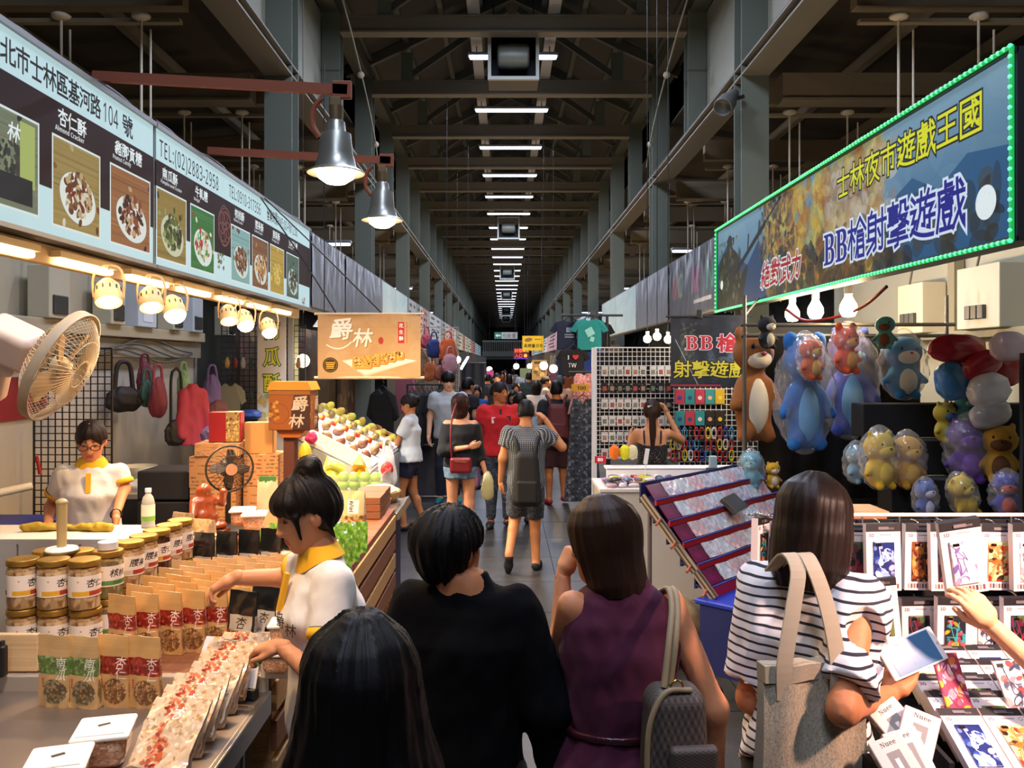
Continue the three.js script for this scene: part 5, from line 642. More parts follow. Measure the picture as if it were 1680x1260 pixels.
// -- stand-up pouches
function pouchGeo(w, h, d, seed, crumple = 0.004) {
  const g = new THREE.BoxGeometry(w, h, d, 8, 10, 2); g.translate(0, h / 2, 0);
  return warp(g, (v) => { const t = v.y / h, b = Math.pow(Math.max(0, 1 - t), 0.55) * (1 - 0.35 * Math.pow(Math.abs(v.x) / (w / 2), 3)); v.z *= Math.max(0.06, b); v.z += crumple * n3(v.x * 40 + seed, v.y * 30, seed) * (0.4 + b); v.x *= 1 - 0.04 * b; v.y += 0.003 * n3(v.x * 30, seed, 2); });
}
function pouchTex(band, bits, kraft, seed, label) { return tex(256, 480, (c, w, h) => { c.fillStyle = kraft; c.fillRect(0, 0, w, h); const r = rng(seed); for (let i = 0; i < 50; i++) { c.fillStyle = `rgba(${r() < 0.5 ? '255,240,210' : '90,60,30'},${r() * 0.1})`; c.fillRect(0, r() * h, w, 1 + r() * 3); } c.save(); c.translate(0, 140); c.beginPath(); c.rect(0, 0, w, 120); c.clip(); c.fillStyle = band[0]; c.fillRect(0, 0, w, 120); blotches(c, w, 120, 110, band, 6, 18, seed + 2); c.restore(); c.save(); c.beginPath(); c.ellipse(150, 372, 96, 84, 0, 0, 7); c.clip(); c.fillStyle = '#6b4c2e'; c.fillRect(0, 250, w, 230); c.translate(40, 280); blotches(c, 216, 190, 190, bits, 5, 15, seed + 4); c.restore(); brush(c, label[0], 150, 136, 84, { color: '#f6f2ec', lw: 8 }); brush(c, label[1], 156, 214, 80, { color: '#f6f2ec', lw: 8 }); c.fillStyle = '#c02a26'; for (let i = 0; i < 4; i++) c.fillRect(40, 290 + i * 17, 14, 12); }); }
const pGreen = pouchTex(['#5f7d3c', '#88a35c', '#47632c', '#a9bd84'], ['#8b8a66', '#b0ab88', '#5c5a3c', '#a58f62'], '#c9a772', 61, ['南', '瓜']), pRed = pouchTex(['#8d241c', '#b0402c', '#6e1812', '#c7603e'], ['#b98a56', '#9a6a3c', '#d2ab78', '#7a4c28'], '#cda468', 67, ['杏', '仁']), pNut = pouchTex(['#8d2a1c', '#a8482c', '#c8743c', '#6e2014'], ['#a98052', '#c7a070', '#8a6238', '#6b4a28'], '#c8a97c', 71, ['杏', '仁']);
const film = { clearcoat: 0.7, clearcoatRoughness: 0.12 };
const pouchMats = [pGreen, pRed, pNut].map((m) => mat(0xffffff, 0.42, { map: m, ...film })), pouchGeos = [1, 2, 3].map((s) => pouchGeo(0.108, 0.218, 0.036, s * 7, 0.009));
[[92, 0], [142, 0], [189, 1], [242, 1]].forEach(([px, m], i) => { const o = obj('snack_pouch', pouchGeos[i % 3], pouchMats[m]); o.position.set((px - 828) * 2.56 / FOCAL, 0.851, -2.56 + (i % 2) * 0.012); o.rotation.set(0.05, -0.22, 0); tag(o, `${m ? 'red' : 'green'} printed pouch on the steel table, ${i === 0 || i === 2 ? 'nearer to' : 'farther from'} the walkie-talkie`, 'snack pouch', 'pouches on the steel table'); });
for (let row = 0; row < 5; row++) for (let i = 0; i < 6; i++) { const r = rng(row * 9 + i)(), o = obj('snack_pouch', pouchGeos[(i + row) % 3], pouchMats[row < 3 ? 1 : 2]); o.position.set(-1.305 + i * 0.072 + row * 0.01, 0.893 + row * 0.002, -2.86 - row * 0.115 - i * 0.021); o.rotation.set(0.09, -0.3 + r * 0.06, (r - 0.5) * 0.04); tag(o, `kraft-topped almond pouch, ${ORD[i]} from the jars in the ${['front', 'second', 'third', 'fourth', 'rear'][row]} rank`, 'snack pouch', 'ranks of almond pouches'); }
{ const dark = tex(128, 240, (c, w, h) => { c.fillStyle = '#15181a'; c.fillRect(0, 0, w, h); c.fillStyle = '#c8bfae'; c.fillRect(10, 90, w - 20, 60); c.save(); c.translate(0, 150); blotches(c, w, 90, 60, ['#8a4a2a', '#c98a5a', '#5c2a18'], 4, 12, 3); c.restore(); brush(c, '杏', 40, 95, 46, { color: '#2a2220', lw: 8 }); }), m = mat(0xffffff, 0.3, { map: dark, ...film });
  for (let i = 0; i < 6; i++) { const o = obj('snack_pouch', pouchGeos[i % 3], m); o.position.set(-1.3 + i * 0.088, 0.893, -3.6 - i * 0.03); o.rotation.set(-0.06, -0.35, 0); o.scale.y = 1.25; tag(o, `glossy black snack pouch behind the almond pouches, ${ORD[i]} from the jars`, 'snack pouch', 'black pouches behind the almond pouches'); }
  for (let i = 0; i < 2; i++) { const o = obj('snack_pouch', pouchGeos[i], m); o.position.set(-0.905 + i * 0.06, 0.9, -2.86 - i * 0.06); o.rotation.set(-0.05, -0.3, -0.05); tag(o, `glossy black snack pouch under the seller's hand, ${i ? 'rear' : 'front'} one`, 'snack pouch', 'black pouches under the hand'); } }
// packs lying along the table's edge
{ const lay = tex(256, 300, (c, w, h) => { c.fillStyle = '#cbb190'; c.fillRect(0, 0, w, h); blotches(c, w, h, 240, ['#dcc8a8', '#b08a5c', '#e8dcc4', '#94693e', '#c9a474'], 4, 14, 5, 0.8); c.save(); c.translate(70, 0); blotches(c, 70, h, 80, ['#a83a1e', '#c75a2e', '#8a2412'], 5, 14, 7); c.restore(); brush(c, '杏', 100, 40, 60, { color: '#f4f0ea', lw: 8 }); }), m = mat(0xffffff, 0.25, { map: lay, clearcoat: 1, clearcoatRoughness: 0.08 }), g = pouchGeo(0.16, 0.19, 0.04, 5, 0.018);
  for (let i = 0; i < 7; i++) { const o = obj('flat_pack', g, m); o.position.set(-0.868, 0.882, -2.08 - i * 0.09); o.rotation.set(-0.85, -0.12 + (i % 3) * 0.05, 0, 'YXZ'); tag(o, `clear pack of almond brittle along the table edge, ${ORD[i]} from the near end`, 'snack pack', 'packs along the table edge'); }
  const o = obj('flat_pack', pouchGeo(0.2, 0.16, 0.04, 9, 0.01), mat(0xffffff, 0.35, { map: tex(256, 200, (c, w, h) => { c.fillStyle = '#c8c2c4'; c.fillRect(0, 0, w, h); blotches(c, w, 90, 30, ['#c98a3a', '#d2a84a', '#8d5a2a'], 6, 18, 3); c.fillStyle = '#8a6a3a'; c.beginPath(); c.ellipse(196, 60, 30, 26, 0, 0, 7); c.fill(); c.fillStyle = '#15151a'; c.fillRect(0, 110, w, 50); }), ...film })); o.position.set(-0.9, 0.87, -2.66); o.rotation.set(-0.7, -0.1, 0, 'YXZ'); tag(o, 'white and black printed snack pack at the far end of the table edge row', 'snack pack'); }
// jars
const jarLabel = (zh, bar2, seed) => tex(512, 128, (c, w, h) => { c.fillStyle = '#e6ddd4'; c.fillRect(0, 0, w, h); for (const o of [0, 256]) { brush(c, zh[0], o + 110, 20, 50, { color: '#1c1816', lw: 10 }); brush(c, zh[1], o + 160, 26, 46, { color: '#1c1816', lw: 10 }); c.fillStyle = bar2[0]; c.fillRect(o + 40, 92, 90, 28); c.fillStyle = bar2[1]; c.fillRect(o + 130, 92, 126, 28); c.fillStyle = '#b8745a'; c.fillRect(o + 70, 30, 8, 8); } });
const jl = [jarLabel('杏仁', ['#d8a42a', '#b04028'], 1), jarLabel('核桃', ['#5c8a4a', '#4a7a3c'], 2), jarLabel('腰果', ['#c8c0b0', '#a83a2a'], 3)].map((m) => mat(0xffffff, 0.5, { map: m }));
const jarBody = lathe([[0, 0], [0.046, 0], [0.05, 0.006], [0.051, 0.13], [0.047, 0.142], [0.046, 0.15], [0, 0.15]], 28), jarLab = cyl(0.0522, 0.0522, 0.072, 0, 0.082, 0, 0, 0, 0, 32, true), jarLid = lathe([[0, 0.168], [0.047, 0.168], [0.052, 0.166], [0.053, 0.15], [0.05, 0.146], [0, 0.146]], 28), gold = mat(0xb08a3e, 0.35, { metalness: 0.75 });
const jarFill = [mat(0xffffff, 0.25, { map: nutsTex, ...film }), mat(0xffffff, 0.25, { map: seedsTex, ...film }), mat(0x3a1c0c, 0.2, film)];
function jar(x, y, z, l, f, turn, label) { const g = thing('snack_jar', label, 'jar', [x, y, z], turn, 'snack jars'); obj('jar_body', jarBody, jarFill[f], g); obj('paper_label', jarLab, jl[l], g); obj('lid', jarLid, gold, g); return g; }
[-1.655, -1.548, -1.44].forEach((x, i) => { jar(x, 0.892, -2.87, 0, 0, 2.4, `lower snack jar in the front stack, ${['nearest the walkie-talkie', 'in the middle', 'nearest the pouches'][i]}`); jar(x, 1.061, -2.87 + 0.004 * i, 0, 0, 2.5 - i * 0.1, `gold-lidded upper jar of almonds in the front stack, ${['nearest the walkie-talkie', 'in the middle', 'nearest the pouches'][i]}`); });
[-1.64, -1.53, -1.425].forEach((x, i) => { jar(x, 0.892, -3.0, i === 2 ? 1 : 0, i === 2 ? 1 : 0, 2.3, `lower jar of the second stack row, ${ORD[i]} from the blue crate`); jar(x, 1.061, -3.0, i === 2 ? 1 : 0, i === 2 ? 1 : 0, 2.3, i === 2 ? 'upper jar with a green-striped label beside the pouches' : `gold-lidded jar standing behind the front stack, ${ORD[i]} from the blue crate`); });
[0, 1, 2, 3, 4].forEach((i) => { const z = -3.15 - i * 0.108; jar(-1.415 + i * 0.006, 0.892, z, i === 2 ? 0 : 2, i === 2 ? 2 : 0, 2.2, `lower jar of the line running back from the pouches, ${ORD[i]} from the front`); jar(-1.415 + i * 0.006, 1.061, z, i === 2 ? 0 : 2, i === 2 ? 2 : 0, 2.2 + i * 0.1, i === 2 ? 'dark-filled upper jar in the line running back' : `gold-lidded upper jar in the line running back, ${ORD[i]} from the front`); });
{ const g = thing('price_stand', 'wrapped yellow candle-like roll standing on the jars', 'price stand', [-1.57, 1.23, -2.96]); obj('roll', [cyl(0.018, 0.016, 0.16, 0, 0.09, 0), ball(0.02, 0, 0.175, 0, 1, 0.7, 1)], mat(0xcdbb8a, 0.4, { transmission: 0.4 }), g); obj('foot', lathe([[0, 0], [0.06, 0], [0.05, 0.015], [0, 0.02]], 16), whitePlastic, g); }
{ const o = thing('tape_rolls', 'small stack of white paper discs on the jar lids', 'paper discs', [-1.425, 1.231, -3.0]); for (let i = 0; i < 4; i++) obj('disc', cyl(0.034, 0.034, 0.006, 0, 0.004 + i * 0.0065, 0), mat(0xd8d8dc, 0.6), o); }
{ const g = thing('walkie_talkie', 'black walkie-talkie clipped on the pale wooden board', 'walkie-talkie', [-1.605, 0.905, -2.645]); obj('case', rbox(0.052, 0.1, 0.03, 0.008, 0, 0.05, 0), blackPlastic, g); obj('antenna', cyl(0.0065, 0.008, 0.075, -0.014, 0.135, 0), blackPlastic, g); obj('knob', cyl(0.008, 0.008, 0.016, 0.014, 0.106, 0), darkMetal, g); for (let i = 0; i < 4; i++) obj('speaker_slot', box(0.028, 0.003, 0.002, 0, 0.064 + i * 0.007, 0.0155), darkMetal, g); }
// lidded tubs
const tubBody = (() => { const g = new RoundedBoxGeometry(0.13, 0.085, 0.13, 4, 0.03); return warp(g, (v) => { const k = 0.86 + 0.14 * (v.y / 0.085 + 0.5); v.x *= k; v.z *= k; v.y += 0.0425; }); })(), tubLid = merge([rbox(0.142, 0.014, 0.142, 0.007, 0, 0.088, 0, 0, 0, 0, 3), rbox(0.118, 0.006, 0.118, 0.003, 0, 0.096, 0)]), tubFood = mat(0xffffff, 0.35, { map: foodTex(['#c9926a', '#d8ab84', '#b87a52', '#e2c0a0'], 81, '#c08a64'), ...film });
function tub(x, y, z, turn, label, s = 1) { const g = thing('lidded_tub', label, 'tub', [x, y, z], turn, 'lidded tubs'); g.scale.setScalar(s); obj('tub_body', tubBody, tubFood, g); obj('lid', tubLid, whitePlastic, g); obj('sticker', [box(0.03, 0.001, 0.012, 0, 0.0995, 0, 0, 0.4, 0)], mat(0x2c2a12, 0.6), g); return g; }
tub(-1.05, 0.852, -2.19, 0.25, 'white-lidded tub of pink snacks, farther of two beside the brittle packs'); tub(-1.08, 0.852, -2.02, 0.3, 'white-lidded tub at the very front of the steel table'); tub(-0.715, 0.99, -2.72, 0.1, 'white-lidded tub under the seller, upper one', 0.72); tub(-0.72, 0.918, -2.66, 0, 'white-lidded tub beside the card rail, lower one', 0.72); tub(-1.49, 0.975, -4.75, 0.2, 'tub with a pale lid beside the carved figure'); tub(-1.38, 0.975, -4.62, 0.2, 'round-cornered tub of nuts in front of the black table fan');
{ const g = thing('riser_box', 'clear riser holding the lidded tubs by the seller', 'riser', [-0.715, 0.89, -2.73]); obj('shelf', rbox(0.13, 0.1, 0.13, 0.005, 0, 0.05, -0.0), mat(0xdcd8d0, 0.3), g); }
{ const cardM = mat(0xe0d8d0, 0.7, { map: tex(96, 64, (c, w, h) => { c.fillStyle = '#e6dfd6'; c.fillRect(0, 0, w, h); write(c, '杏仁', 14, 16, 30, { color: '#2a2a26', lw: 10 }); }) });
  for (let i = 0; i < 3; i++) { const g = thing('price_card', `white price card in clear stand beside the pouches, ${ORD[i]} from the front`, 'price card', [-0.9 + i * 0.02, 0.892, -2.73 - i * 0.09], -0.5, 'price cards'); obj('card', rbox(0.06, 0.055, 0.004, 0.001, 0, 0.075, 0, -0.2), cardM, g); obj('stand', [box(0.05, 0.004, 0.04, 0, 0.002, 0), box(0.045, 0.06, 0.003, 0, 0.03, -0.005, -0.15)], mat(0xffffff, 0.1, { transmission: 0.9 }), g); }
  const b = thing('price_card', 'small card with a green header on a metal clip at the table corner', 'price card', [-0.79, 0.855, -2.6], -0.3); obj('card', rbox(0.05, 0.09, 0.003, 0.001, 0, 0.08, 0, -0.3), mat(0xe8e4dc, 0.6), b); obj('header', box(0.05, 0.028, 0.004, 0, 0.117, -0.0085, -0.3), mat(0x2f8a34, 0.6), b); obj('clip', rbox(0.04, 0.03, 0.03, 0.004, 0, 0.015, 0), darkMetal, b);
  for (let i = 0; i < 7; i++) tag(obj('recipe_card', rbox(0.05, 0.07, 0.003, 0.001, 0, 0.035, 0, -0.35), mat([0xd8c8a8, 0xc8b48e][i % 2], 0.7)), `beige card standing in the rail beside the yellow packs, ${ORD[i]} from the front`, 'card', 'cards in the rail').position.set(-0.835 + i * 0.008, 0.9, -2.88 - i * 0.055);
  const tray = thing('wooden_tray', 'pale wooden tray of yellow packs behind the seller’s arm'.replace('’', ''), 'tray', [-0.86, 0.95, -3.4]); obj('bottom', box(0.22, 0.012, 0.5, 0, 0.006, 0), woodPale, tray); obj('side', box(0.012, 0.07, 0.5, 0.11, 0.035, 0), woodPale, tray); obj('side', box(0.012, 0.07, 0.5, -0.11, 0.035, 0), woodPale, tray); obj('end', box(0.23, 0.07, 0.012, 0, 0.035, 0.25), woodPale, tray); obj('end', box(0.23, 0.07, 0.012, 0, 0.035, -0.25), woodPale, tray);
  for (let i = 0; i < 4; i++) obj('tray_leg', box(0.02, 0.06, 0.02, (i & 1 ? 1 : -1) * 0.1, -0.03, (i & 2 ? 1 : -1) * 0.23), woodPale, tray);
  const yel = mat(0xe0a81c, 0.3, film), yg = pouchGeo(0.09, 0.13, 0.05, 4, 0.008); for (let i = 0; i < 8; i++) { const o = obj('yellow_pack', yg, yel); o.position.set(-0.905 + (i % 2) * 0.095, 0.972, -3.22 - Math.floor(i / 2) * 0.1); o.rotation.set(-0.25, 0.3, 0); tag(o, `bright yellow pack in the wooden tray, ${ORD[Math.floor(i / 2)]} pair, ${i % 2 ? 'aisle' : 'stall'} side`, 'snack pack', 'yellow packs in the tray'); } }
// green packs, cream cartons, trays behind
{ const gt = tex(128, 200, (c, w, h) => { c.fillStyle = '#6d9c2c'; c.fillRect(0, 0, w, h); blotches(c, w, h, 60, ['#88b83c', '#4f7c1c', '#a4cc5a', '#3c6414'], 6, 20, 9, 0.7); }), gm = mat(0xffffff, 0.25, { map: gt, clearcoat: 1, clearcoatRoughness: 0.08 }), gg = [pouchGeo(0.06, 0.15, 0.035, 3, 0.008), pouchGeo(0.062, 0.155, 0.035, 8, 0.008)];
  for (let r = 0; r < 3; r++) for (let i = 0; i < 8; i++) { const o = obj('green_pack', gg[i % 2], gm); o.position.set(-1.2 + i * 0.063 + r * 0.015, 0.905 + r * 0.015, -3.98 - r * 0.13); o.rotation.set(-0.16, 0.04 * ((i * 3) % 4), 0); tag(o, `shiny green snack pack, ${ORD[i]} from the cream cartons in the ${['front', 'middle', 'rear'][r]} rank`, 'snack pack', 'green snack packs'); }
  for (let i = 0; i < 3; i++) { const o = obj('green_pack', gg[i % 2], gm); o.position.set(-1.47 + i * 0.09, 0.98, -5.1); o.rotation.set(-0.2, 0.2 * i, 0); tag(o, `dark green snack pack standing below the box-shaped sign, ${ORD[i]} from the carton pile`, 'snack pack', 'green packs by the box sign'); }
  const cream = tex(128, 320, (c, w, h) => { c.fillStyle = '#e0c886'; c.fillRect(0, 0, w, h); brush(c, '爵', 40, 30, 56, { color: '#4a3a20', lw: 9 }); brush(c, '林', 36, 96, 56, { color: '#4a3a20', lw: 9 }); c.fillStyle = '#4a2f1c'; c.beginPath(); c.ellipse(64, 230, 34, 54, 0, 0, 7); c.fill(); c.fillStyle = '#a98a5a'; c.beginPath(); c.ellipse(64, 230, 24, 42, 0, 0, 7); c.fill(); });
  const brown = mat(0x4a1f16, 0.6), cm = mat(0xffffff, 0.6, { map: cream }); [[-1.4, -3.74], [-1.335, -3.8], [-1.255, -3.7]].forEach(([x, z], i) => { const g = thing('gift_carton', `cream and brown upright gift carton by the green packs, ${ORD[i]} from the jars`, 'carton', [x, 0.9, z], -0.6, 'cream gift cartons'); obj('carton', box(0.085, 0.21, 0.06, 0, 0.1, 0, -0.15), [brown, brown, cm, brown, cm, brown], g); obj('lid', box(0.087, 0.012, 0.062, 0, 0.21, -0.016, -0.15), mat(0xd8bc78, 0.6), g); });
  const wrap = mat(0xffffff, 0.3, { map: foodTex(['#d88a4a', '#e8b07a', '#f0d8b0', '#c8702e'], 91, '#e0b88a'), ...film }), wg = rbox(0.12, 0.06, 0.09, 0.012); for (let i = 0; i < 10; i++) tag(obj('orange_pack', wg, wrap), `orange and white wrapped snack block piled before the cartons, ${ORD[i % 5]} of the ${i < 5 ? 'lower' : 'upper'} layer`, 'snack pack', 'orange snack blocks').position.set(-1.42 + (i % 5) * 0.075 * (1 + 0.1 * (i % 2)), 0.93 + Math.floor(i / 5) * 0.062, -4.85 - (i % 5) * 0.11);
  const flat = mat(0xffffff, 0.3, { map: tex(128, 96, (c, w, h) => { c.fillStyle = '#d8c8b0'; c.fillRect(0, 0, w, h); blotches(c, w, h, 40, ['#e8dcc8', '#b8925e', '#f4ecdc'], 6, 20, 4, 0.7); }), ...film }), fg = rbox(0.16, 0.03, 0.11, 0.01); for (let i = 0; i < 12; i++) { const o = obj('biscuit_pack', fg, flat); o.position.set(-1.3 + (i % 3) * 0.15, 0.918 + Math.floor(i / 6) * 0.032, -4.5 - Math.floor((i % 6) / 3) * 0.13 - (i % 3) * 0.04); o.rotation.y = 0.2 * (i % 3); tag(o, `flat clear biscuit pack stacked beyond the green packs, ${ORD[i % 6]} of the ${i < 6 ? 'lower' : 'upper'} layer`, 'snack pack', 'flat biscuit packs'); }
  const cone = thing('snack_bag', 'tall clear snack bag with a green header before the carton pile', 'snack bag', [-1.42, 0.9, -5.0]); obj('bag', pouchGeo(0.12, 0.3, 0.06, 3, 0.01), mat(0xd8a88a, 0.25, film), cone); obj('header', box(0.1, 0.04, 0.008, 0, 0.3, 0), mat(0x2f6a34, 0.5), cone);
  const tw = tex(128, 240, (c, w, h) => { c.fillStyle = '#d8b48a'; c.fillRect(0, 0, w, h); blotches(c, w, h, 80, ['#e8d8b8', '#c08a4a', '#b83a22', '#e0a03a'], 5, 16, 6, 0.8); }), twm = mat(0xffffff, 0.2, { map: tw, clearcoat: 1, clearcoatRoughness: 0.1 }); [[-1.5, -3.9, 0.3], [-1.42, -3.95, 0.26]].forEach(([x, z, h], i) => { const o = obj('cookie_bag', pouchGeo(0.12, h, 0.08, i + 4, 0.015), twm); o.position.set(x, 0.9, z); o.rotation.y = -0.4; tag(o, `tall shiny cookie bag beside the carved figure, ${i ? 'shorter' : 'taller'} one`, 'snack bag', 'tall cookie bags'); });
  const leafy = thing('price_flag', 'kraft price flag stuck among the green packs', 'price card', [-1.2, 0.95, -4.35], -0.3); obj('flag', box(0.1, 0.11, 0.004, 0, 0.14, 0, -0.2, 0, -0.35), mat(0xc89a6a, 0.7), leafy); obj('stick', cyl(0.003, 0.003, 0.2, 0.02, 0.05, 0), woodPale, leafy); }
// carved figure
{ const f = blend([ell([0, 0.07, 0], [0.075, 0.07, 0.07]), ell([0, 0.14, 0], [0.06, 0.05, 0.05]), ell([0, 0.205, 0.005], [0.034, 0.04, 0.036]), cap([-0.055, 0.15, 0], [-0.085, 0.09, 0.04], 0.022, 0.018), cap([0.055, 0.15, 0], [0.1, 0.13, 0.02], 0.022, 0.016), cap([0.1, 0.13, 0.02], [0.1, 0.19, 0.03], 0.016, 0.02), ell([-0.06, 0.02, 0.04], [0.05, 0.022, 0.04]), ell([0.06, 0.02, 0.04], [0.05, 0.022, 0.04]), ell([0.034, 0.2, 0], [0.008, 0.02, 0.012]), ell([-0.034, 0.2, 0], [0.008, 0.02, 0.012])], 0.02); const o = obj('carved_figure', surf(f, [-0.14, -0.01, -0.09], [0.14, 0.26, 0.11], 0.006), mat(0x7a3512, 0.3, { clearcoat: 0.6 })); o.position.set(-1.66, 0.98, -4.6); o.rotation.y = 0.9; o.scale.setScalar(1.05); tag(o, 'glossy reddish carved figure of a round-bellied man with raised fist', 'statue'); const b = thing('statue_base', 'dark low wooden block under the carved figure', 'block', [-1.66, 0.89, -4.6]); obj('block', rbox(0.24, 0.09, 0.18, 0.008, 0, 0.045, 0), mat(0x5a2a14, 0.5), b); }
function guard(r, n, depth, w) { const G = []; for (let i = 0; i < n; i++) { const a = i / n * 2 * PI; G.push(tube([V(Math.cos(a) * r * 0.22, Math.sin(a) * r * 0.22, depth), V(Math.cos(a + 0.1) * r * 0.65, Math.sin(a + 0.1) * r * 0.65, depth * 0.85), V(Math.cos(a + 0.2) * r, Math.sin(a + 0.2) * r, 0)], w, 6, 4)); } for (const k of [0.25, 0.6]) G.push(ring(r * k, w, 0, 0, depth * (k < 0.5 ? 1 : 0.88))); return G; }
const bladeG = (r) => { const s = plate([[0.15 * r, -0.08 * r], [0.5 * r, -0.3 * r], [0.88 * r, -0.2 * r], [0.92 * r, 0.12 * r], [0.5 * r, 0.2 * r], [0.15 * r, 0.08 * r]], 0.006, 0.001); return s.rotateX(0.35); };
{ const g = thing('table_fan', 'small black table fan standing before the carton pile', 'fan', [-1.64, 0.89, -4.98], 0.5); g.scale.setScalar(1.05); const h = new THREE.Group(); h.name = 'fan_head'; h.position.set(0, 0.36, 0); g.add(h); const k = mat(0x2a211a, 0.45); obj('guard', guard(0.13, 30, 0.05, 0.0016), k, h).userData.kind = 'stuff'; obj('rim', ring(0.13, 0.006, 0, 0, 0), k, h); obj('badge', cyl(0.032, 0.032, 0.01, 0, 0, 0.055, PI / 2), mat(0xa87a5a, 0.5), h); for (let i = 0; i < 4; i++) obj('blade', bladeG(0.12).rotateZ(i * PI / 2), mat(0x3a2f28, 0.5), h); obj('motor', lathe([[0, 0], [0.05, 0], [0.055, 0.05], [0.03, 0.1], [0, 0.1]], 18).rotateX(-PI / 2), blackPlastic, h); obj('stem', rbox(0.03, 0.3, 0.03, 0.008, 0, 0.18, -0.05), blackPlastic, g); obj('base', lathe([[0, 0], [0.11, 0], [0.11, 0.015], [0.04, 0.04], [0, 0.045]], 24), blackPlastic, g); }
// the big wall fan in front of the sign
{ const c = at(100, 600, 3.55), g = thing('wall_fan', 'big cream-coloured wall fan with wire guard turned to the aisle', 'fan', c); const n = V(0.88, -0.43, -0.08).normalize(); g.quaternion.setFromUnitVectors(V(0, 0, 1), n); const w = mat(0xd8c8a8, 0.5), R = 0.245; obj('guard', guard(R, 64, 0.085, 0.0017), w, g).userData.kind = 'stuff'; obj('rear_guard', guard(R, 56, -0.09, 0.0017), w, g).userData.kind = 'stuff'; obj('rim', place(lathe([[R - 0.004, -0.02], [R + 0.006, -0.02], [R + 0.006, 0.02], [R - 0.004, 0.02], [R - 0.004, -0.02]], 48), 0, 0, 0, PI / 2), mat(0xb8a88c, 0.5), g); for (let i = 0; i < 4; i++) obj('blade', bladeG(0.21).rotateZ(i * PI / 2 + 0.4), mat(0xb8a078, 0.4), g); obj('hub', place(lathe([[0, 0.04], [0.03, 0.035], [0.04, 0], [0.04, -0.03], [0, -0.03]], 20), 0, 0, 0, PI / 2), w, g); obj('motor_housing', rbox(0.16, 0.17, 0.22, 0.035, 0, 0, -0.22, 0, 0, 0, 4), mat(0xdcc8bc, 0.5), g); obj('bracket', [rbox(0.07, 0.26, 0.07, 0.02, 0.0, -0.18, -0.24), cyl(0.04, 0.04, 0.1, 0, -0.1, -0.2, 0, 0, PI / 2)], mat(0xdcc8bc, 0.5), g); obj('wall_arm', bar(V(0, -0.25, -0.25), V(-0.2, -0.3, -0.8), 0.06, 0.06), mat(0xc8b8a8, 0.5), g); }
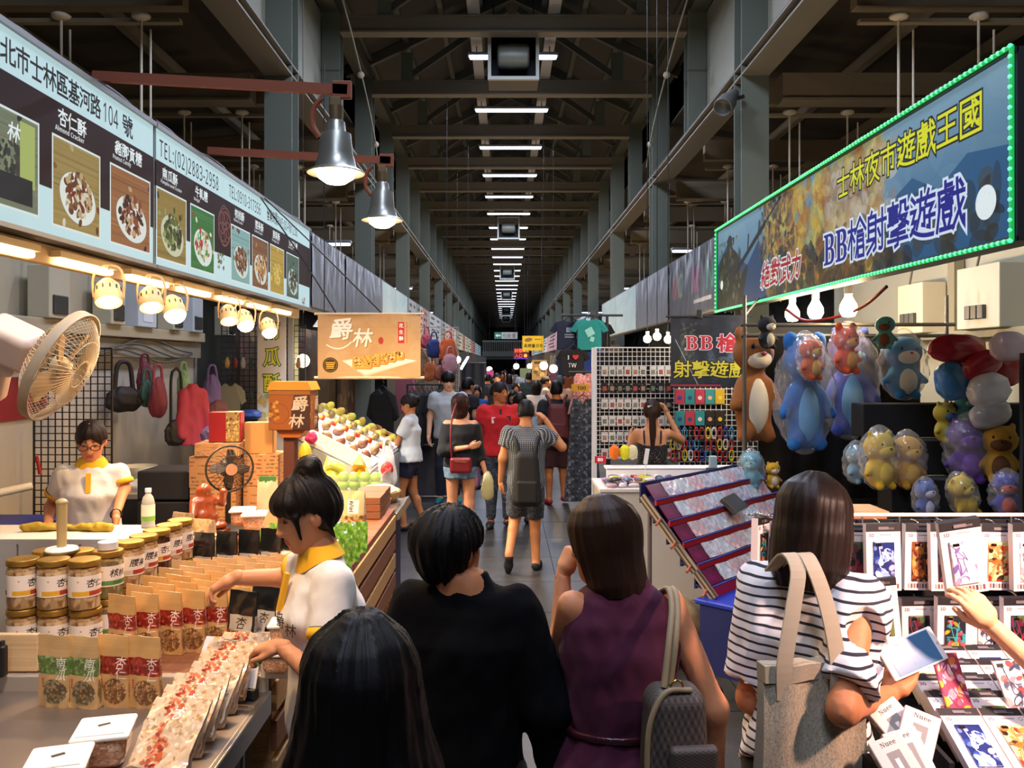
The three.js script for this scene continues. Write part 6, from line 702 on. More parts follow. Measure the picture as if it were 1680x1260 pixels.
// lamps: tubes and spots under the sign, bell lamps on arms
{ const tubeG = rbox(0.03, 0.028, 0.52, 0.012), hold = merge([box(0.05, 0.03, 0.56, 0, 0.03, 0)]); const wm = glow(warmWhite, 14, 0xffffff);
  const val = thing('lamp_batten', 'tan wooden batten under the snack shop sign carrying the lamps', 'batten', [-2.09, 2.36, -4.5]); obj('batten', rbox(0.05, 0.09, 7.8, 0.006, 0, 0.03, 0), mat(0xc8a878, 0.7), val);
  for (let i = 0; i < 10; i++) { const d = 1.19 + i * 0.72, g = thing('tube_lamp', `glowing warm tube lamp under the snack shop sign, ${ORD[i]} from the front`, 'tube lamp', [-2.04, 2.365, -d], 0, 'tube lamps under the sign'); obj('tube', tubeG, wm, g); obj('holder', hold, mat(0xd8c090, 0.6), g); rectLight(warm, LUM.strip, 0.03, 0.5, V(-2.03, 2.345, -d), V(-1.5, 0.8, -d)); }
  const shade = lathe([[0.018, 0.1], [0.03, 0.1], [0.055, 0.07], [0.064, 0.02], [0.066, -0.03], [0.062, -0.03], [0.058, 0.02], [0.03, 0.075], [0.018, 0.08]], 24), vent = Array.from({ length: 12 }, (_, i) => box(0.006, 0.022, 0.004, Math.sin(i * PI / 6) * 0.0635, 0.035, Math.cos(i * PI / 6) * 0.0635, 0, i * PI / 6)), yoke = tube([V(-0.074, 0, 0), V(-0.078, 0.09, 0), V(-0.05, 0.15, 0), V(0.05, 0.15, 0), V(0.078, 0.09, 0), V(0.074, 0, 0)], 0.006, 24, 6), lampM = mat(0xe0bc84, 0.5);
  [[178, 488, 0], [248, 498, 0], [286, 510, 1], [376, 522, 0], [402, 528, 1], [441, 540, 1]].forEach(([px, py, b], i) => { const d = 1.98 * FOCAL / (828 - px), p = at(px, py, d), g = thing('spot_lamp', `${b ? 'bare-fronted bright' : 'vented metal'} clip spot lamp hung under the sign, ${ORD[i]} from the wall fan`, 'spot lamp', p, 0, 'spot lamps under the sign'); const h = new THREE.Group(); h.name = 'lamp_head'; h.rotation.set(-0.45, 0, b ? 0.35 : 0.25); g.add(h); obj('shade', shade, lampM, h); obj('vent', vent, mat(0x3a2a14, 0.6), h).userData.kind = 'stuff'; obj('bulb', b ? ball(0.06, 0, -0.03, 0, 1, 0.85, 1) : ball(0.045, 0, -0.012, 0), glow(warmWhite, b ? 16 : 9, 0xffffff), h); obj('yoke', yoke, lampM, g); obj('hanger', cyl(0.006, 0.006, Math.max(0.02, 2.36 - p.y - 0.14), 0, 0.15 + (2.36 - p.y - 0.14) / 2, 0), lampM, g); spotLight(warm, LUM.spot, V(p.x + 0.02, p.y - 0.1, p.z), V(-1.1, 0.9, p.z + 0.15), 0.95, 0.8, 3); });
  const bell = lathe([[0.03, 0.27], [0.045, 0.26], [0.05, 0.21], [0.075, 0.2], [0.085, 0.1], [0.105, 0.03], [0.145, 0.005], [0.143, 0.0], [0.1, 0.02], [0.08, 0.1], [0.07, 0.19], [0.03, 0.2]], 32), dome = lathe([[0.0, -0.055], [0.05, -0.048], [0.09, -0.02], [0.1, 0.02], [0.0, 0.03]], 28), bm = mat(0x8d9088, 0.35, { metalness: 0.7 }), rust = mat(0x7a4028, 0.75);
  [[551, 285, 4.2], [627, 362, 5.85], [224, -72, 1.95]].forEach(([px, py, d], i) => { const p = at(px, py, d), g = thing('bell_lamp', `${['nearer visible', 'farther', 'nearest, out of view'][i]} industrial bell lamp on a brown arm over the aisle`, 'pendant lamp', p); obj('bell', bell, bm, g); obj('lens', dome, glow(0xffdca8, 12, 0xffffff), g); obj('socket', [cyl(0.035, 0.03, 0.08, 0, 0.3, 0), rbox(0.06, 0.05, 0.05, 0.008, 0, 0.36, 0)], mat(0x6a5a40, 0.5, { metalness: 0.6 }), g); obj('bracket', tube([V(-0.07, 0.38, 0), V(-0.11, 0.33, 0), V(-0.115, 0.24, 0), V(-0.08, 0.18, 0)], 0.014, 20, 8), rust, g); obj('arm', [bar(V(-1.22 + i * 0.0, 0.49, 0), V(0.06, 0.42, 0), 0.03, 0.05), rbox(0.1, 0.09, 0.03, 0.006, 0.03, 0.42, 0)], rust, g); spotLight(0xffcf96, LUM.bell * (i > 1 ? 0.5 : 1), V(p.x, p.y - 0.07, p.z), V(p.x - (i > 1 ? 0.5 : 0.12), 0, p.z - (i > 1 ? 0.5 : -0.1)), i > 1 ? 0.75 : 1.25, 0.6, 4); pointLight(0xffcf96, LUM.bell * (i > 1 ? 0.015 : 0.08), V(p.x, p.y, p.z), 3); }); }
// back wall of the stall, shelf, meters and what hangs there
const hang = { wall: -3.4 }, offWhite = mat(0xc8c2b4, 0.8);
{ const w = structure('wall_left'); obj('stall_panel', box(0.06, 2.25, 6.4, -3.45, 1.05, -6.0), mat(0xb8b0a2, 0.85), w); obj('upper_panel', box(0.06, 0.75, 6.4, -3.5, 2.6, -6.0), mat(0xb0a890, 0.85), w); obj('end_panel', box(1.3, 2.2, 0.05, -4.05, 1.1, -9.2), mat(0x8a857a, 0.85), w);
  obj('shelf_ledge', rbox(0.16, 0.1, 6.3, 0.01, -3.36, 2.17, -6.0), mat(0xa89c80, 0.7), w); obj('shelf_under', box(0.1, 0.16, 6.3, -3.38, 2.03, -6.0), mat(0x8a8270, 0.8), w);
  const r = thing('red_board', 'dark red board on the stall wall behind the wall fan', 'board', [-3.41, 1.5, -5.75]); obj('panel', box(0.02, 0.3, 0.9, 0, 0.15, 0), mat(0x8a1a1c, 0.6), r);
  [[85, 0.22, 0.38], [183, 0.2, 0.36], [232, 0.3, 0.4], [283, 0.2, 0.3], [316, 0.22, 0.36], [372, 0.22, 0.34]].forEach(([px, w2, h], i) => { const d = 3.3 * FOCAL / (828 - px), g = thing('meter_box', `${i === 2 ? 'pale paper-covered' : 'beige'} electric meter box on the wall ledge, ${ORD[i]} from the wall fan`, 'meter box', [-3.32, 2.22, -d], 0, 'meter boxes'); obj('case', rbox(0.16, h, w2 * 1.3, 0.01, 0, h / 2, 0), i === 2 || i === 4 ? mat(0xbcc8d4, 0.6) : mat(0xb8b49c, 0.6), g); if (i !== 2) obj('dark_window', rbox(0.05, 0.14, w2 * 0.9, 0.01, 0.07, 0.1, 0), mat(0x3a3a38, 0.3), g); else obj('paper_sheet', box(0.004, 0.3, 0.2, 0.083, 0.2, 0), mat(0xdce4ee, 0.7), g); obj('conduit', cyl(0.012, 0.012, 0.5, -0.02, h + 0.25, 0.03), mat(0x9a9484, 0.6), g); });
  obj('wall_cable', [0, 1, 2].map((k) => tube(Array.from({ length: 12 }, (_, i) => V(-3.3, 2.06 - 0.05 * k - 0.06 * Math.sin(i * 1.3 + k), -4.2 - i * 0.42)), 0.008, 60, 4)), mat(0x5a564c, 0.7), w).userData.kind = 'stuff'; }
function sack(w, h, d, seed, pinch = 0.45, crumple = 0.2, soft) { const g = new THREE.SphereGeometry(1, 30, 22); const sq = (a) => Math.sign(a) * Math.pow(Math.abs(a), soft ?? 0.72); return warp(g, (v) => { const t = (v.y + 1) / 2, k = 1 - (1 - pinch) * Math.pow(t, 2.2), a = Math.atan2(v.x, v.z), n = 1 + crumple * n3(v.x * 2.2 + seed, v.y * 2.2, v.z * 2.2 + seed) + crumple * 0.8 * n3(v.x * 5, v.y * 4 + seed, v.z * 5) + crumple * 0.5 * Math.sin(a * 7 + seed + v.y * 2) * t; v.set(sq(v.x) * w / 2 * k * n, sq(v.y) * h / 2 * (1 + crumple * 0.4 * n3(v.x * 3, seed, v.z * 3)), v.z * d / 2 * k * n); }); }
function hung(name, label, category, px, py, d, w, h, dep, color, seed, o = {}) { const g = thing(name, label, category, at(px, py, d), o.turn ?? 0.9); obj('bag_body', sack(w, h, dep, seed, o.pinch, o.crumple), typeof color === 'number' ? mat(color, o.rough ?? 0.6, o.mat) : color, g); if (o.strap !== false) obj('strap', tube([V(-w * 0.25, h * 0.35, 0), V(-w * 0.12, h * 0.5 + (o.up ?? 0.15), 0), V(w * 0.12, h * 0.5 + (o.up ?? 0.15), 0), V(w * 0.25, h * 0.35, 0)], o.strapR ?? 0.012, 20, 6), typeof color === 'number' ? mat(o.strapColor ?? color, 0.6) : color, g); return g; }
hung('shoulder_bag', 'slouchy black-brown shoulder bag hung on the stall wall', 'bag', 203, 655, 7.15, 0.33, 0.22, 0.14, 0x241c18, 3, { up: 0.2, pinch: 0.6, strapR: 0.02 }); hung('carrier_bag', 'dark red carrier bag hung behind the black-brown bag', 'bag', 238, 620, 7.5, 0.16, 0.3, 0.1, 0x6a1f30, 5, { up: 0.06 }); hung('carrier_bag', 'teal patterned carrier bag hung on the stall wall', 'bag', 241, 645, 7.35, 0.15, 0.24, 0.08, 0x3f6a5a, 7, { up: 0.08 }); hung('carrier_bag', 'translucent pink carrier bag with odds and ends', 'bag', 259, 652, 7.3, 0.17, 0.36, 0.12, 0xa8485a, 9, { up: 0.1, mat: { transmission: 0.3 } });
hung('handbag', 'small black handbag on long straps hung by the pink jacket', 'bag', 289, 710, 7.0, 0.2, 0.22, 0.1, 0x15161c, 11, { up: 0.42, pinch: 0.7 }); hung('carrier_bag', 'pale green knotted carrier bag by the pink jacket', 'bag', 301, 630, 7.5, 0.13, 0.26, 0.1, 0x8ab88a, 13, { up: 0.06 }); hung('carrier_bag', 'lavender carrier bag hung at the end of the row', 'bag', 348, 640, 7.9, 0.2, 0.3, 0.12, 0x7a68a8, 15, { up: 0.08 }); hung('carrier_bag', 'dusty pink stuffed carrier bag below the lavender one', 'bag', 358, 675, 7.9, 0.2, 0.22, 0.14, 0x8a5a62, 17, { strap: false, pinch: 0.7 });
{ const f = blend([column([[0, 0.1, 0.05], [0.2, 0.09, 0.05], [0.42, 0.1, 0.05], [0.52, 0.03, 0.03]]), cap([0.08, 0.44, 0], [0.13, 0.1, 0.02], 0.04, 0.045), cap([-0.08, 0.44, 0], [-0.12, 0.1, 0.02], 0.04, 0.045)], 0.03); const o = obj('jacket', surf((x, y, z) => f(x, y, z) - 0.012 * n3(x * 20, y * 8, z * 20), [-0.22, -0.06, -0.12], [0.22, 0.58, 0.12], 0.01), mat(0xa83a52, 0.8)); o.position.copy(at(316, 730, 7.1)); o.rotation.y = 0.8; tag(o, 'rose pink jacket hung on the stall wall', 'jacket'); const c = thing('calendar', 'paper sheets and calendar pinned on the stall wall', 'calendar', at(194, 590, 7.55), 0.9); for (const [y, h, k] of [[0.0, 0.16, 0xd8a8b0], [-0.17, 0.2, 0xd8d0cc], [-0.36, 0.18, 0xc8c8cc]]) obj('sheet', box(0.15, h, 0.004, 0, y - h / 2, 0), mat(k, 0.8), c); }
hung('cloth_bundle', 'blue and pink cloth bundle on the low shelf by the red gift box', 'cloth', 350, 712, 6.8, 0.2, 0.14, 0.14, 0x7a6a9a, 19, { strap: false, pinch: 0.8 }); hung('cloth_bundle', 'dull teal folded cloth under the bundle', 'cloth', 350, 727, 6.8, 0.22, 0.07, 0.16, 0x3a5a78, 21, { strap: false, pinch: 0.9 });
function wireGrid(name, label, p, turn, w, h, step, color, r = 0.0035) { const g = thing(name, label, 'wire grid', p, turn), G = []; for (let x = 0; x <= w + 1e-6; x += step) G.push(box(r * 2, h, r * 2, x - w / 2, h / 2, 0)); for (let y = 0; y <= h + 1e-6; y += step) G.push(box(w, r * 2, r * 2, 0, y, r * 2)); obj('wires', G, mat(color, 0.5, { metalness: 0.3 }), g).userData.kind = 'stuff'; obj('frame', [box(w, 0.012, 0.012, 0, 0, 0), box(w, 0.012, 0.012, 0, h, 0), box(0.012, h, 0.012, -w / 2, h / 2, 0), box(0.012, h, 0.012, w / 2, h / 2, 0)], mat(color, 0.5), g); return g; }
wireGrid('wire_grid', 'black wire grid standing behind the seller with glasses', [-3.05, 0.75, -5.9], 0, 0.55, 1.25, 0.05, 0x2c2a2a); wireGrid('wire_grid', 'low wire grid under the white rail beside the blue crate', [-3.0, 0.55, -4.9], 0.35, 0.9, 0.4, 0.045, 0x3a3838);
{ const p = thing('white_rail', 'white pipe rail sloping above the blue crate', 'rail', [0, 0, 0]); obj('pipe', rod(at(-30, 815, 5.0), at(52, 797, 5.2), 0.025), whitePlastic, p); obj('red_tape', rod(at(60, 748, 5.6), at(66, 778, 5.6), 0.012), mat(0xa81a24, 0.6), p); }
{ const t = thing('white_table', 'white boxed work table in front of the seller with glasses', 'table', [-2.24, 0, -4.28]); obj('table_top', rbox(0.95, 0.03, 0.36, 0.005, 0, 1.02, 0), mat(0xd8ccb8, 0.5), t); for (let i = 0; i < 3; i++) obj('front_panel', rbox(0.3, 0.9, 0.02, 0.004, -0.31 + i * 0.31, 0.56, 0.17), mat(0xd8ccb8, 0.55), t); obj('side_panel', box(0.02, 1.0, 0.34, -0.46, 0.5, 0), mat(0xd0c4b0, 0.55), t); obj('side_panel', box(0.02, 1.0, 0.34, 0.46, 0.5, 0), mat(0xd0c4b0, 0.55), t);
  for (const [px, py, i] of [[80, 862, 0], [150, 866, 1]]) { const o = obj('rubber_glove', blend ? surf(((f) => (x, y, z) => f(x, y, z) - 0.006 * n3(x * 40, y * 40, z * 40 + i))(blend([ell([0, 0.018, 0], [0.07, 0.02, 0.04]), cap([0.05, 0.015, 0], [0.11, 0.012, 0.02], 0.013, 0.01), cap([0.05, 0.015, -0.01], [0.12, 0.012, -0.012], 0.013, 0.01), cap([0.04, 0.015, -0.02], [0.09, 0.012, -0.045], 0.012, 0.01), cap([-0.05, 0.02, 0], [-0.11, 0.02, 0.01], 0.026, 0.022)], 0.02)), [-0.15, -0.01, -0.08], [0.15, 0.06, 0.08], 0.006) : null, mat(0xa88a1c, 0.6)); o.position.copy(at(px, py, 4.3)).setY(1.036); o.rotation.y = i ? 2.8 : 0.2; tag(o, `crumpled yellow rubber glove on the white table, ${i ? 'nearer the bottle' : 'under the seller’s hand'}`.replace('’', ''), 'glove', 'rubber gloves'); }
  const b = thing('drink_bottle', 'plastic drink bottle with white cap and green label behind the white table', 'bottle', [-1.87, 1.036, -4.38]); obj('bottle_body', lathe([[0, 0], [0.032, 0], [0.034, 0.01], [0.033, 0.13], [0.025, 0.16], [0.014, 0.175], [0.013, 0.185], [0, 0.185]], 20), mat(0xd8d8cc, 0.2, { transmission: 0.5, thickness: 0.02 }), b); obj('label', cyl(0.0345, 0.0345, 0.075, 0, 0.085, 0, 0, 0, 0, 20, true), mat(0xd8dcc4, 0.5), b); obj('label_band', cyl(0.035, 0.035, 0.025, 0, 0.05, 0, 0, 0, 0, 20, true), mat(0x6a9a3a, 0.5), b); obj('cap', cyl(0.016, 0.016, 0.02, 0, 0.195, 0), whitePlastic, b);
  const c = thing('blue_crate', 'deep blue plastic crate beside the white table', 'crate', [-2.95, 0, -4.75]); obj('crate_body', rbox(0.62, 0.95, 0.5, 0.02, 0, 0.475, 0), mat(0x14247a, 0.45), c); obj('crate_lid', rbox(0.66, 0.05, 0.54, 0.015, 0, 0.965, 0), mat(0x1a2c8c, 0.45), c);
  const d = thing('side_bench', 'dark bench with white bundles behind the work table', 'bench', [-2.6, 0, -6.4]); obj('bench_top', rbox(1.2, 0.04, 0.6, 0.005, 0, 0.92, 0), mat(0x8a857a, 0.6), d); obj('bench_front', box(1.2, 0.9, 0.03, 0, 0.45, 0.28), mat(0x1c1a18, 0.8), d); hung('plastic_bundle', 'white crumpled plastic bundle on the dark bench', 'bundle', 225, 797, 6.3, 0.4, 0.12, 0.25, 0xc8ccd4, 23, { strap: false, pinch: 0.8, turn: 0, rough: 0.3 }); const bowl = thing('basin', 'white and mint plastic basins stacked on the dark bench', 'basin', [-2.82, 0.94, -6.4]); obj('basin', lathe([[0, 0], [0.1, 0], [0.14, 0.1], [0.15, 0.1], [0.11, -0.005], [0, -0.005]], 24), mat(0x7ac0a8, 0.5), bowl); obj('upper_basin', lathe([[0, 0.07], [0.1, 0.07], [0.14, 0.17], [0.15, 0.17], [0.11, 0.065], [0, 0.065]], 24), mat(0xc8ccc8, 0.5), bowl); }
// cartons behind the goods
{ const print = tex(256, 256, (c, w, h) => { c.fillStyle = '#b08050'; c.fillRect(0, 0, w, h); const r = rng(4); for (let i = 0; i < 90; i++) { c.fillStyle = ['#6a2a1a', '#8d3a22', '#4a3a20', '#4a5a34'][i % 4]; c.globalAlpha = 0.55; c.fillRect(r() * w, Math.floor(r() * 8) * 32 + 6, 6 + r() * 26, 6 + r() * 10); } c.globalAlpha = 1; }), cm = mat(0xffffff, 0.75, { map: print });
  let n = 0; for (const [x, y, z, w, h] of [[-1.88, 0.892, -5.5, 0.29, 0.2], [-1.6, 0.892, -5.6, 0.24, 0.2], [-1.88, 1.096, -5.5, 0.29, 0.2], [-1.6, 1.096, -5.6, 0.22, 0.2], [-1.86, 1.3, -5.5, 0.28, 0.08]]) { const g = thing('printed_carton', `printed brown carton in the pile behind the table fan, ${['bottom near', 'bottom far', 'middle near', 'middle far', 'flat top'][n++]} one`, 'carton', [x, y, z], 0.05 * (n % 3), 'printed cartons'); obj('carton', box(w, h, 0.28, 0, h / 2, 0), cm, g); obj('tape', box(0.045, 0.002, 0.281, 0, h + 0.001, 0), mat(0xc8a878, 0.4), g); }
  const rg = thing('gift_box', 'crimson gift box with patterned gold band on the carton pile', 'gift box', [-1.83, 1.386, -5.5], 0.15); obj('box', box(0.2, 0.19, 0.15, 0, 0.095, 0), mat(0x8a141a, 0.45), rg); obj('band', box(0.085, 0.192, 0.152, 0.05, 0.096, 0), mat(0xffffff, 0.5, { map: tex(64, 128, (c, w, h) => { c.fillStyle = '#8a7040'; c.fillRect(0, 0, w, h); blotches(c, w, h, 60, ['#c8a868', '#4a2a18', '#a88848'], 3, 8, 5); }) }), rg); const tg = thing('carton', 'plain tan carton beside the crimson gift box', 'carton', [-1.635, 1.3, -5.6], 0.1); obj('carton', box(0.18, 0.2, 0.16, 0, 0.1, 0), mat(0xb8864a, 0.7), tg); obj('flap', box(0.18, 0.004, 0.09, 0, 0.202, 0.035), mat(0xc09050, 0.7), tg);
  const dk = thing('storage_tower', 'dark grey plastic storage boxes stacked behind the carved figure', 'storage box', [-2.22, 0.0, -5.6]); for (let i = 0; i < 6; i++) obj('drawer', rbox(0.34, 0.19, 0.35, 0.012, 0, 0.1 + i * 0.2, 0), mat(i === 3 ? 0x8a1458 : 0x22201f, 0.5), dk); }

// ---------------------------------------------------------------- bags people carry
const canvasMat = mat(0xffffff, 0.95, { map: tex(128, 128, (c, w, h) => { c.fillStyle = '#a89d86'; c.fillRect(0, 0, w, h); grain(c, w, h, 5, 40, 4000); }, [3, 3]) });
{ const g = thing('tote_bag', 'plain cream canvas tote bag on the shoulder of the person in stripes', 'bag', [0.735, 0.66, -2.0], 0.2); g.scale.setScalar(1.12);
  obj('bag_body', warp(new THREE.BoxGeometry(0.25, 0.47, 0.07, 18, 22, 4).translate(0, 0.235, 0), (v) => { const t = v.y / 0.47; v.z *= 0.35 + 0.9 * (1 - t) * (1 - 0.5 * Math.abs(v.x) / 0.13); v.z += 0.016 * n3(v.x * 14, v.y * 4, 2) + 0.006 * Math.sin(v.x * 60) * t; v.x *= 1 - 0.1 * t * t; v.y += 0.014 * n3(v.x * 9, 3, 1) * t; }), canvasMat, g);
  obj('hem_band', warp(new THREE.BoxGeometry(0.23, 0.035, 0.036, 18, 2, 2).translate(0, 0.452, 0), (v) => { v.z += 0.016 * n3(v.x * 14, v.y * 4, 2); }), canvasMat, g);
  for (const [x0, x1, z] of [[-0.075, -0.005, 0.014], [0.045, 0.03, 0.02]]) obj('strap', ribbon([V(x0, 0.4, z + 0.006), V(x0, 0.47, z + 0.006), V((x0 + x1) / 2, 0.58, z - 0.02), V(x1, 0.655, z - 0.06), V(x1 + 0.01, 0.675, z - 0.12), V(x1 + 0.01, 0.62, z - 0.19)], 0.036, 0.005), canvasMat, g); obj('woven_tag', box(0.03, 0.03, 0.004, 0.09, 0.02, 0.05), mat(0x1a1a1c, 0.8), g); }
{ const chk = mat(0xffffff, 0.55, { map: tex(128, 128, (c, w, h) => { c.fillStyle = '#4d4642'; c.fillRect(0, 0, w, h); for (let i = 0; i < 8; i++) for (let j = 0; j < 8; j++) { c.fillStyle = (i + j) % 2 ? '#5f5650' : '#38332f'; c.beginPath(); c.ellipse(i * 16 + 8, j * 16 + 8, 7, 5, 0.6, 0, 7); c.fill(); } }, [2, 2]) }), be = mat(0x8a7a5c, 0.6);
  const g = thing('shoulder_bag', 'grey-brown checkered bag with front pocket hung from the plum dress shoulder', 'bag', [0.405, 0.83, -2.0], 0.1); obj('bag_body', warp(new RoundedBoxGeometry(0.165, 0.3, 0.11, 5, 0.04).translate(0, 0.15, 0), (v) => { v.x *= 1 - 0.2 * (v.y / 0.3) ** 2; }), chk, g); obj('front_pocket', rbox(0.11, 0.14, 0.035, 0.014, 0.025, 0.08, 0.06, 0, 0, 0, 3), chk, g); obj('pocket_flap', rbox(0.115, 0.07, 0.03, 0.014, 0.025, 0.15, 0.07, 0.15, 0, 0, 3), chk, g); obj('clasp', rbox(0.022, 0.014, 0.008, 0.003, 0.03, 0.13, 0.092), mat(0x8a5a3a, 0.3, { metalness: 0.7 }), g);
  obj('piping', tube([V(-0.075, 0.01, 0.055), V(-0.082, 0.12, 0.058), V(-0.07, 0.24, 0.052), V(-0.03, 0.3, 0.045), V(0.03, 0.3, 0.04)], 0.007, 30, 6), be, g); for (const s of [0, 1]) obj('strap', tube([V(-0.03 + s * 0.02, 0.3, 0.02 - s * 0.02), V(-0.005 + s * 0.016, 0.4, -0.02), V(0.02 + s * 0.014, 0.46, -0.08), V(0.032 + s * 0.014, 0.485, -0.15), V(0.03 + s * 0.014, 0.46, -0.22)], 0.0085, 24, 6), be, g); obj('ring', ring(0.014, 0.003, -0.005, 0.31, 0.04), mat(0xc0a04a, 0.25, { metalness: 1 }), g); }
function pack(label, p, w, h, d, color, turn) { const g = thing('backpack', label, 'backpack', p, turn); obj('pack_body', warp(new RoundedBoxGeometry(w, h, d, 5, d * 0.42).translate(0, h / 2, 0), (v) => { const t = v.y / h; v.x *= 1.05 - 0.35 * t * t; v.z *= 1.1 - 0.3 * t; }), mat(color, 0.7), g); obj('pocket', rbox(w * 0.7, h * 0.4, d * 0.4, d * 0.15, 0, h * 0.28, d * 0.42, 0, 0, 0, 3), mat(color, 0.75), g); for (const s of [-1, 1]) obj('strap', tube([V(s * w * 0.25, h * 0.85, -d * 0.3), V(s * w * 0.36, h * 1.12, -d * 0.6), V(s * w * 0.45, h * 1.22, -d * 1.1)], 0.022, 16, 6), mat(color, 0.7), g); return g; }
pack('black teardrop backpack worn by the person in the checked shirt', [0.195, 0.62, -7.42], 0.26, 0.5, 0.16, 0x060607, 0); pack('dark red backpack worn by the person walking away', [0.69, 0.88, -10.95], 0.3, 0.48, 0.16, 0x4c0f16, 0);
{ const g = thing('handbag', 'small red leather handbag on a long strap against the denim shorts', 'bag', [-0.44, 0.79, -8.38]); obj('bag_body', rbox(0.22, 0.16, 0.08, 0.03, 0, 0.08, 0, 0, 0, 0, 4), mat(0x6a0f14, 0.4), g); obj('zip', box(0.12, 0.008, 0.004, 0, 0.12, 0.042, 0, 0, -0.08), gold, g); obj('strap', tube([V(-0.09, 0.15, 0), V(-0.1, 0.35, 0.02), V(-0.09, 0.55, -0.03), V(-0.05, 0.7, -0.1)], 0.01, 20, 6), mat(0x6a0f14, 0.4), g); }
const sackM = (c, t = 0.25) => mat(c, 0.35, { transmission: t, side: THREE.DoubleSide });
for (const [n, px, py, d, w, h, c] of [['cream printed plastic bag held beside the red polo', 800, 797, 8.5, 0.14, 0.3, 0xc8c08a], ['pink plastic bag in the hand of the person in red', 778, 778, 9.62, 0.16, 0.34, 0xb07a9a], ['bright green plastic bag beside the denim shorts', 762, 752, 11.25, 0.12, 0.34, 0x5ab83a]]) { const o = obj('plastic_bag', sack(w, h, w * 0.6, h * 30, 0.4, 0.12), sackM(c)); o.position.copy(at(px, py, d)); tag(o, n, 'plastic bag'); }
{ const p = at(1497, 1072, 2.16), g = thing('tablet', 'white tablet with a pale blue screen in the hand of the person in stripes', 'tablet', p); g.rotation.set(-0.55, 0.1, 0.36); obj('shell', rbox(0.172, 0.088, 0.008, 0.004, 0, 0, 0, 0, 0, 0, 3), whitePlastic, g); obj('screen', rbox(0.138, 0.078, 0.002, 0.001, 0, 0, 0.004), mat(0x2c5a80, 0.25, { emissive: 0x3a7ab0, emissiveIntensity: 0.22 }), g); obj('home_button', cyl(0.004, 0.004, 0.002, 0.078, 0, 0.004, PI / 2), mat(0xc8c8c8, 0.3), g);
  const s = thing('selfie_stick', 'blue-handled stick clamped to the tablet', 'selfie stick'); obj('handle', [rod(at(1420, 955, 2.2), at(1438, 1000, 2.2), 0.013, 0.015)], mat(0x16364a, 0.5), s); obj('shaft', rod(at(1437, 998, 2.2), at(1462, 1050, 2.18), 0.006), chrome, s); obj('clamp', rbox(0.035, 0.02, 0.02, 0.005), whitePlastic, s).position.copy(at(1463, 1052, 2.17)); }

// ---------------------------------------------------------------- the phone case rack
const arts = [['#1c2c6a', '#8aa8e0', '#dfe8fa', '#3a5ab8'], ['#3a1f14', '#c8702a', '#8d4a22', '#e0a050'], ['#e8dcd8', '#b8aac8', '#6a5a98', '#fff'], ['#c8c890', '#a8281c', '#e07030', '#2c1c14'], ['#6a7a4a', '#b82a24', '#d8d0a0', '#c8e0a8'], ['#1c1c20', '#4a6a3a', '#8a2a3a', '#3a3a52'], ['#2a2a30', '#c8b82a', '#3aa0a8', '#d84a5a'], ['#e6ddd8', '#a83a3a', '#2a3450', '#8a8a92'], ['#caa23a', '#c84a2a', '#f0e0a0', '#7a5a2a'], ['#b03a5a', '#e0b02a', '#7a2a4a', '#f0c8d0']];
const artMats = arts.map((cols, i) => mat(0xffffff, 0.25, { map: tex(96, 176, (c, w, h) => { c.fillStyle = cols[0]; c.fillRect(0, 0, w, h); blotches(c, w, h, 34, cols, 6, 22, 90 + i); c.strokeStyle = cols[2]; c.lineWidth = 4; const r = rng(i + 5); for (let k = 0; k < 4; k++) { c.beginPath(); c.moveTo(r() * w, r() * h); c.bezierCurveTo(r() * w, r() * h, r() * w, r() * h, r() * w, r() * h); c.stroke(); } c.fillStyle = '#101014'; c.fillRect(10, 8, 26, 12); }), clearcoat: 0.5 }));
const cartonTex = tex(128, 256, (c, w, h) => { c.fillStyle = '#e4d8d6'; c.fillRect(0, 0, w, h); c.fillStyle = '#161418'; c.fillRect(0, 0, w, 30); c.fillStyle = '#9a9298'; c.font = '12px sans-serif'; c.fillText('Phone', 70, 22); c.fillStyle = '#2a2a30'; c.font = 'bold 18px sans-serif'; c.fillText('3D', 8, 50); c.fillStyle = '#8a8488'; c.fillRect(50, 40, 44, 4); c.beginPath(); c.arc(114, 43, 6, 0, 7); c.stroke(); for (let i = 0; i < 10; i++) { c.fillStyle = ['#b08a80', '#6a4a4a', '#8d5a52', '#4a3a40'][i % 4]; c.fillRect(12 + i * 11, 230, 8, 18); } });
const whiteCard = mat(0xe0d4d0, 0.6), cartonMats = [whiteCard, whiteCard, mat(0x161418, 0.6), whiteCard, mat(0xffffff, 0.55, { map: cartonTex }), whiteCard], cartonG = new THREE.BoxGeometry(0.1, 0.195, 0.022), caseG = rbox(0.062, 0.118, 0.006, 0.003, 0, -0.012, 0.0125), hookG = merge([tube([V(0, 0.085, 0.01), V(0, 0.1, -0.02), V(0, 0.1, -0.055)], 0.0025, 8, 5)]), hangHole = box(0.03, 0.008, 0.003, 0, 0.085, 0.0115);
function caseBox(label, p, art, rx = 0, ry = 0, rz = 0, hook = true, group = 'boxed phone cases') { const g = thing('boxed_phone_case', label, 'phone case', p, 0, group); g.rotation.set(rx, ry, rz); obj('carton', cartonG, cartonMats, g); obj('phone_case', caseG, artMats[art], g); obj('hang_slot', hangHole, mat(0x6a6468, 0.5), g); if (hook) obj('hook', hookG, chrome, g); return g; }
[[1403, 5], [1447, 0], [1509, 1], [1553, 5], [1634, 3], [1686, 7], [1730, 4]].forEach(([px, a], i) => caseBox(`boxed phone case in the top rack row, ${ORD[i]} from the person in stripes`, at(px, 913, i % 2 ? 2.44 : 2.49), a, 0, 0.03 * ((i % 3) - 1), 0.02 * (i % 2 ? 1 : -1)));
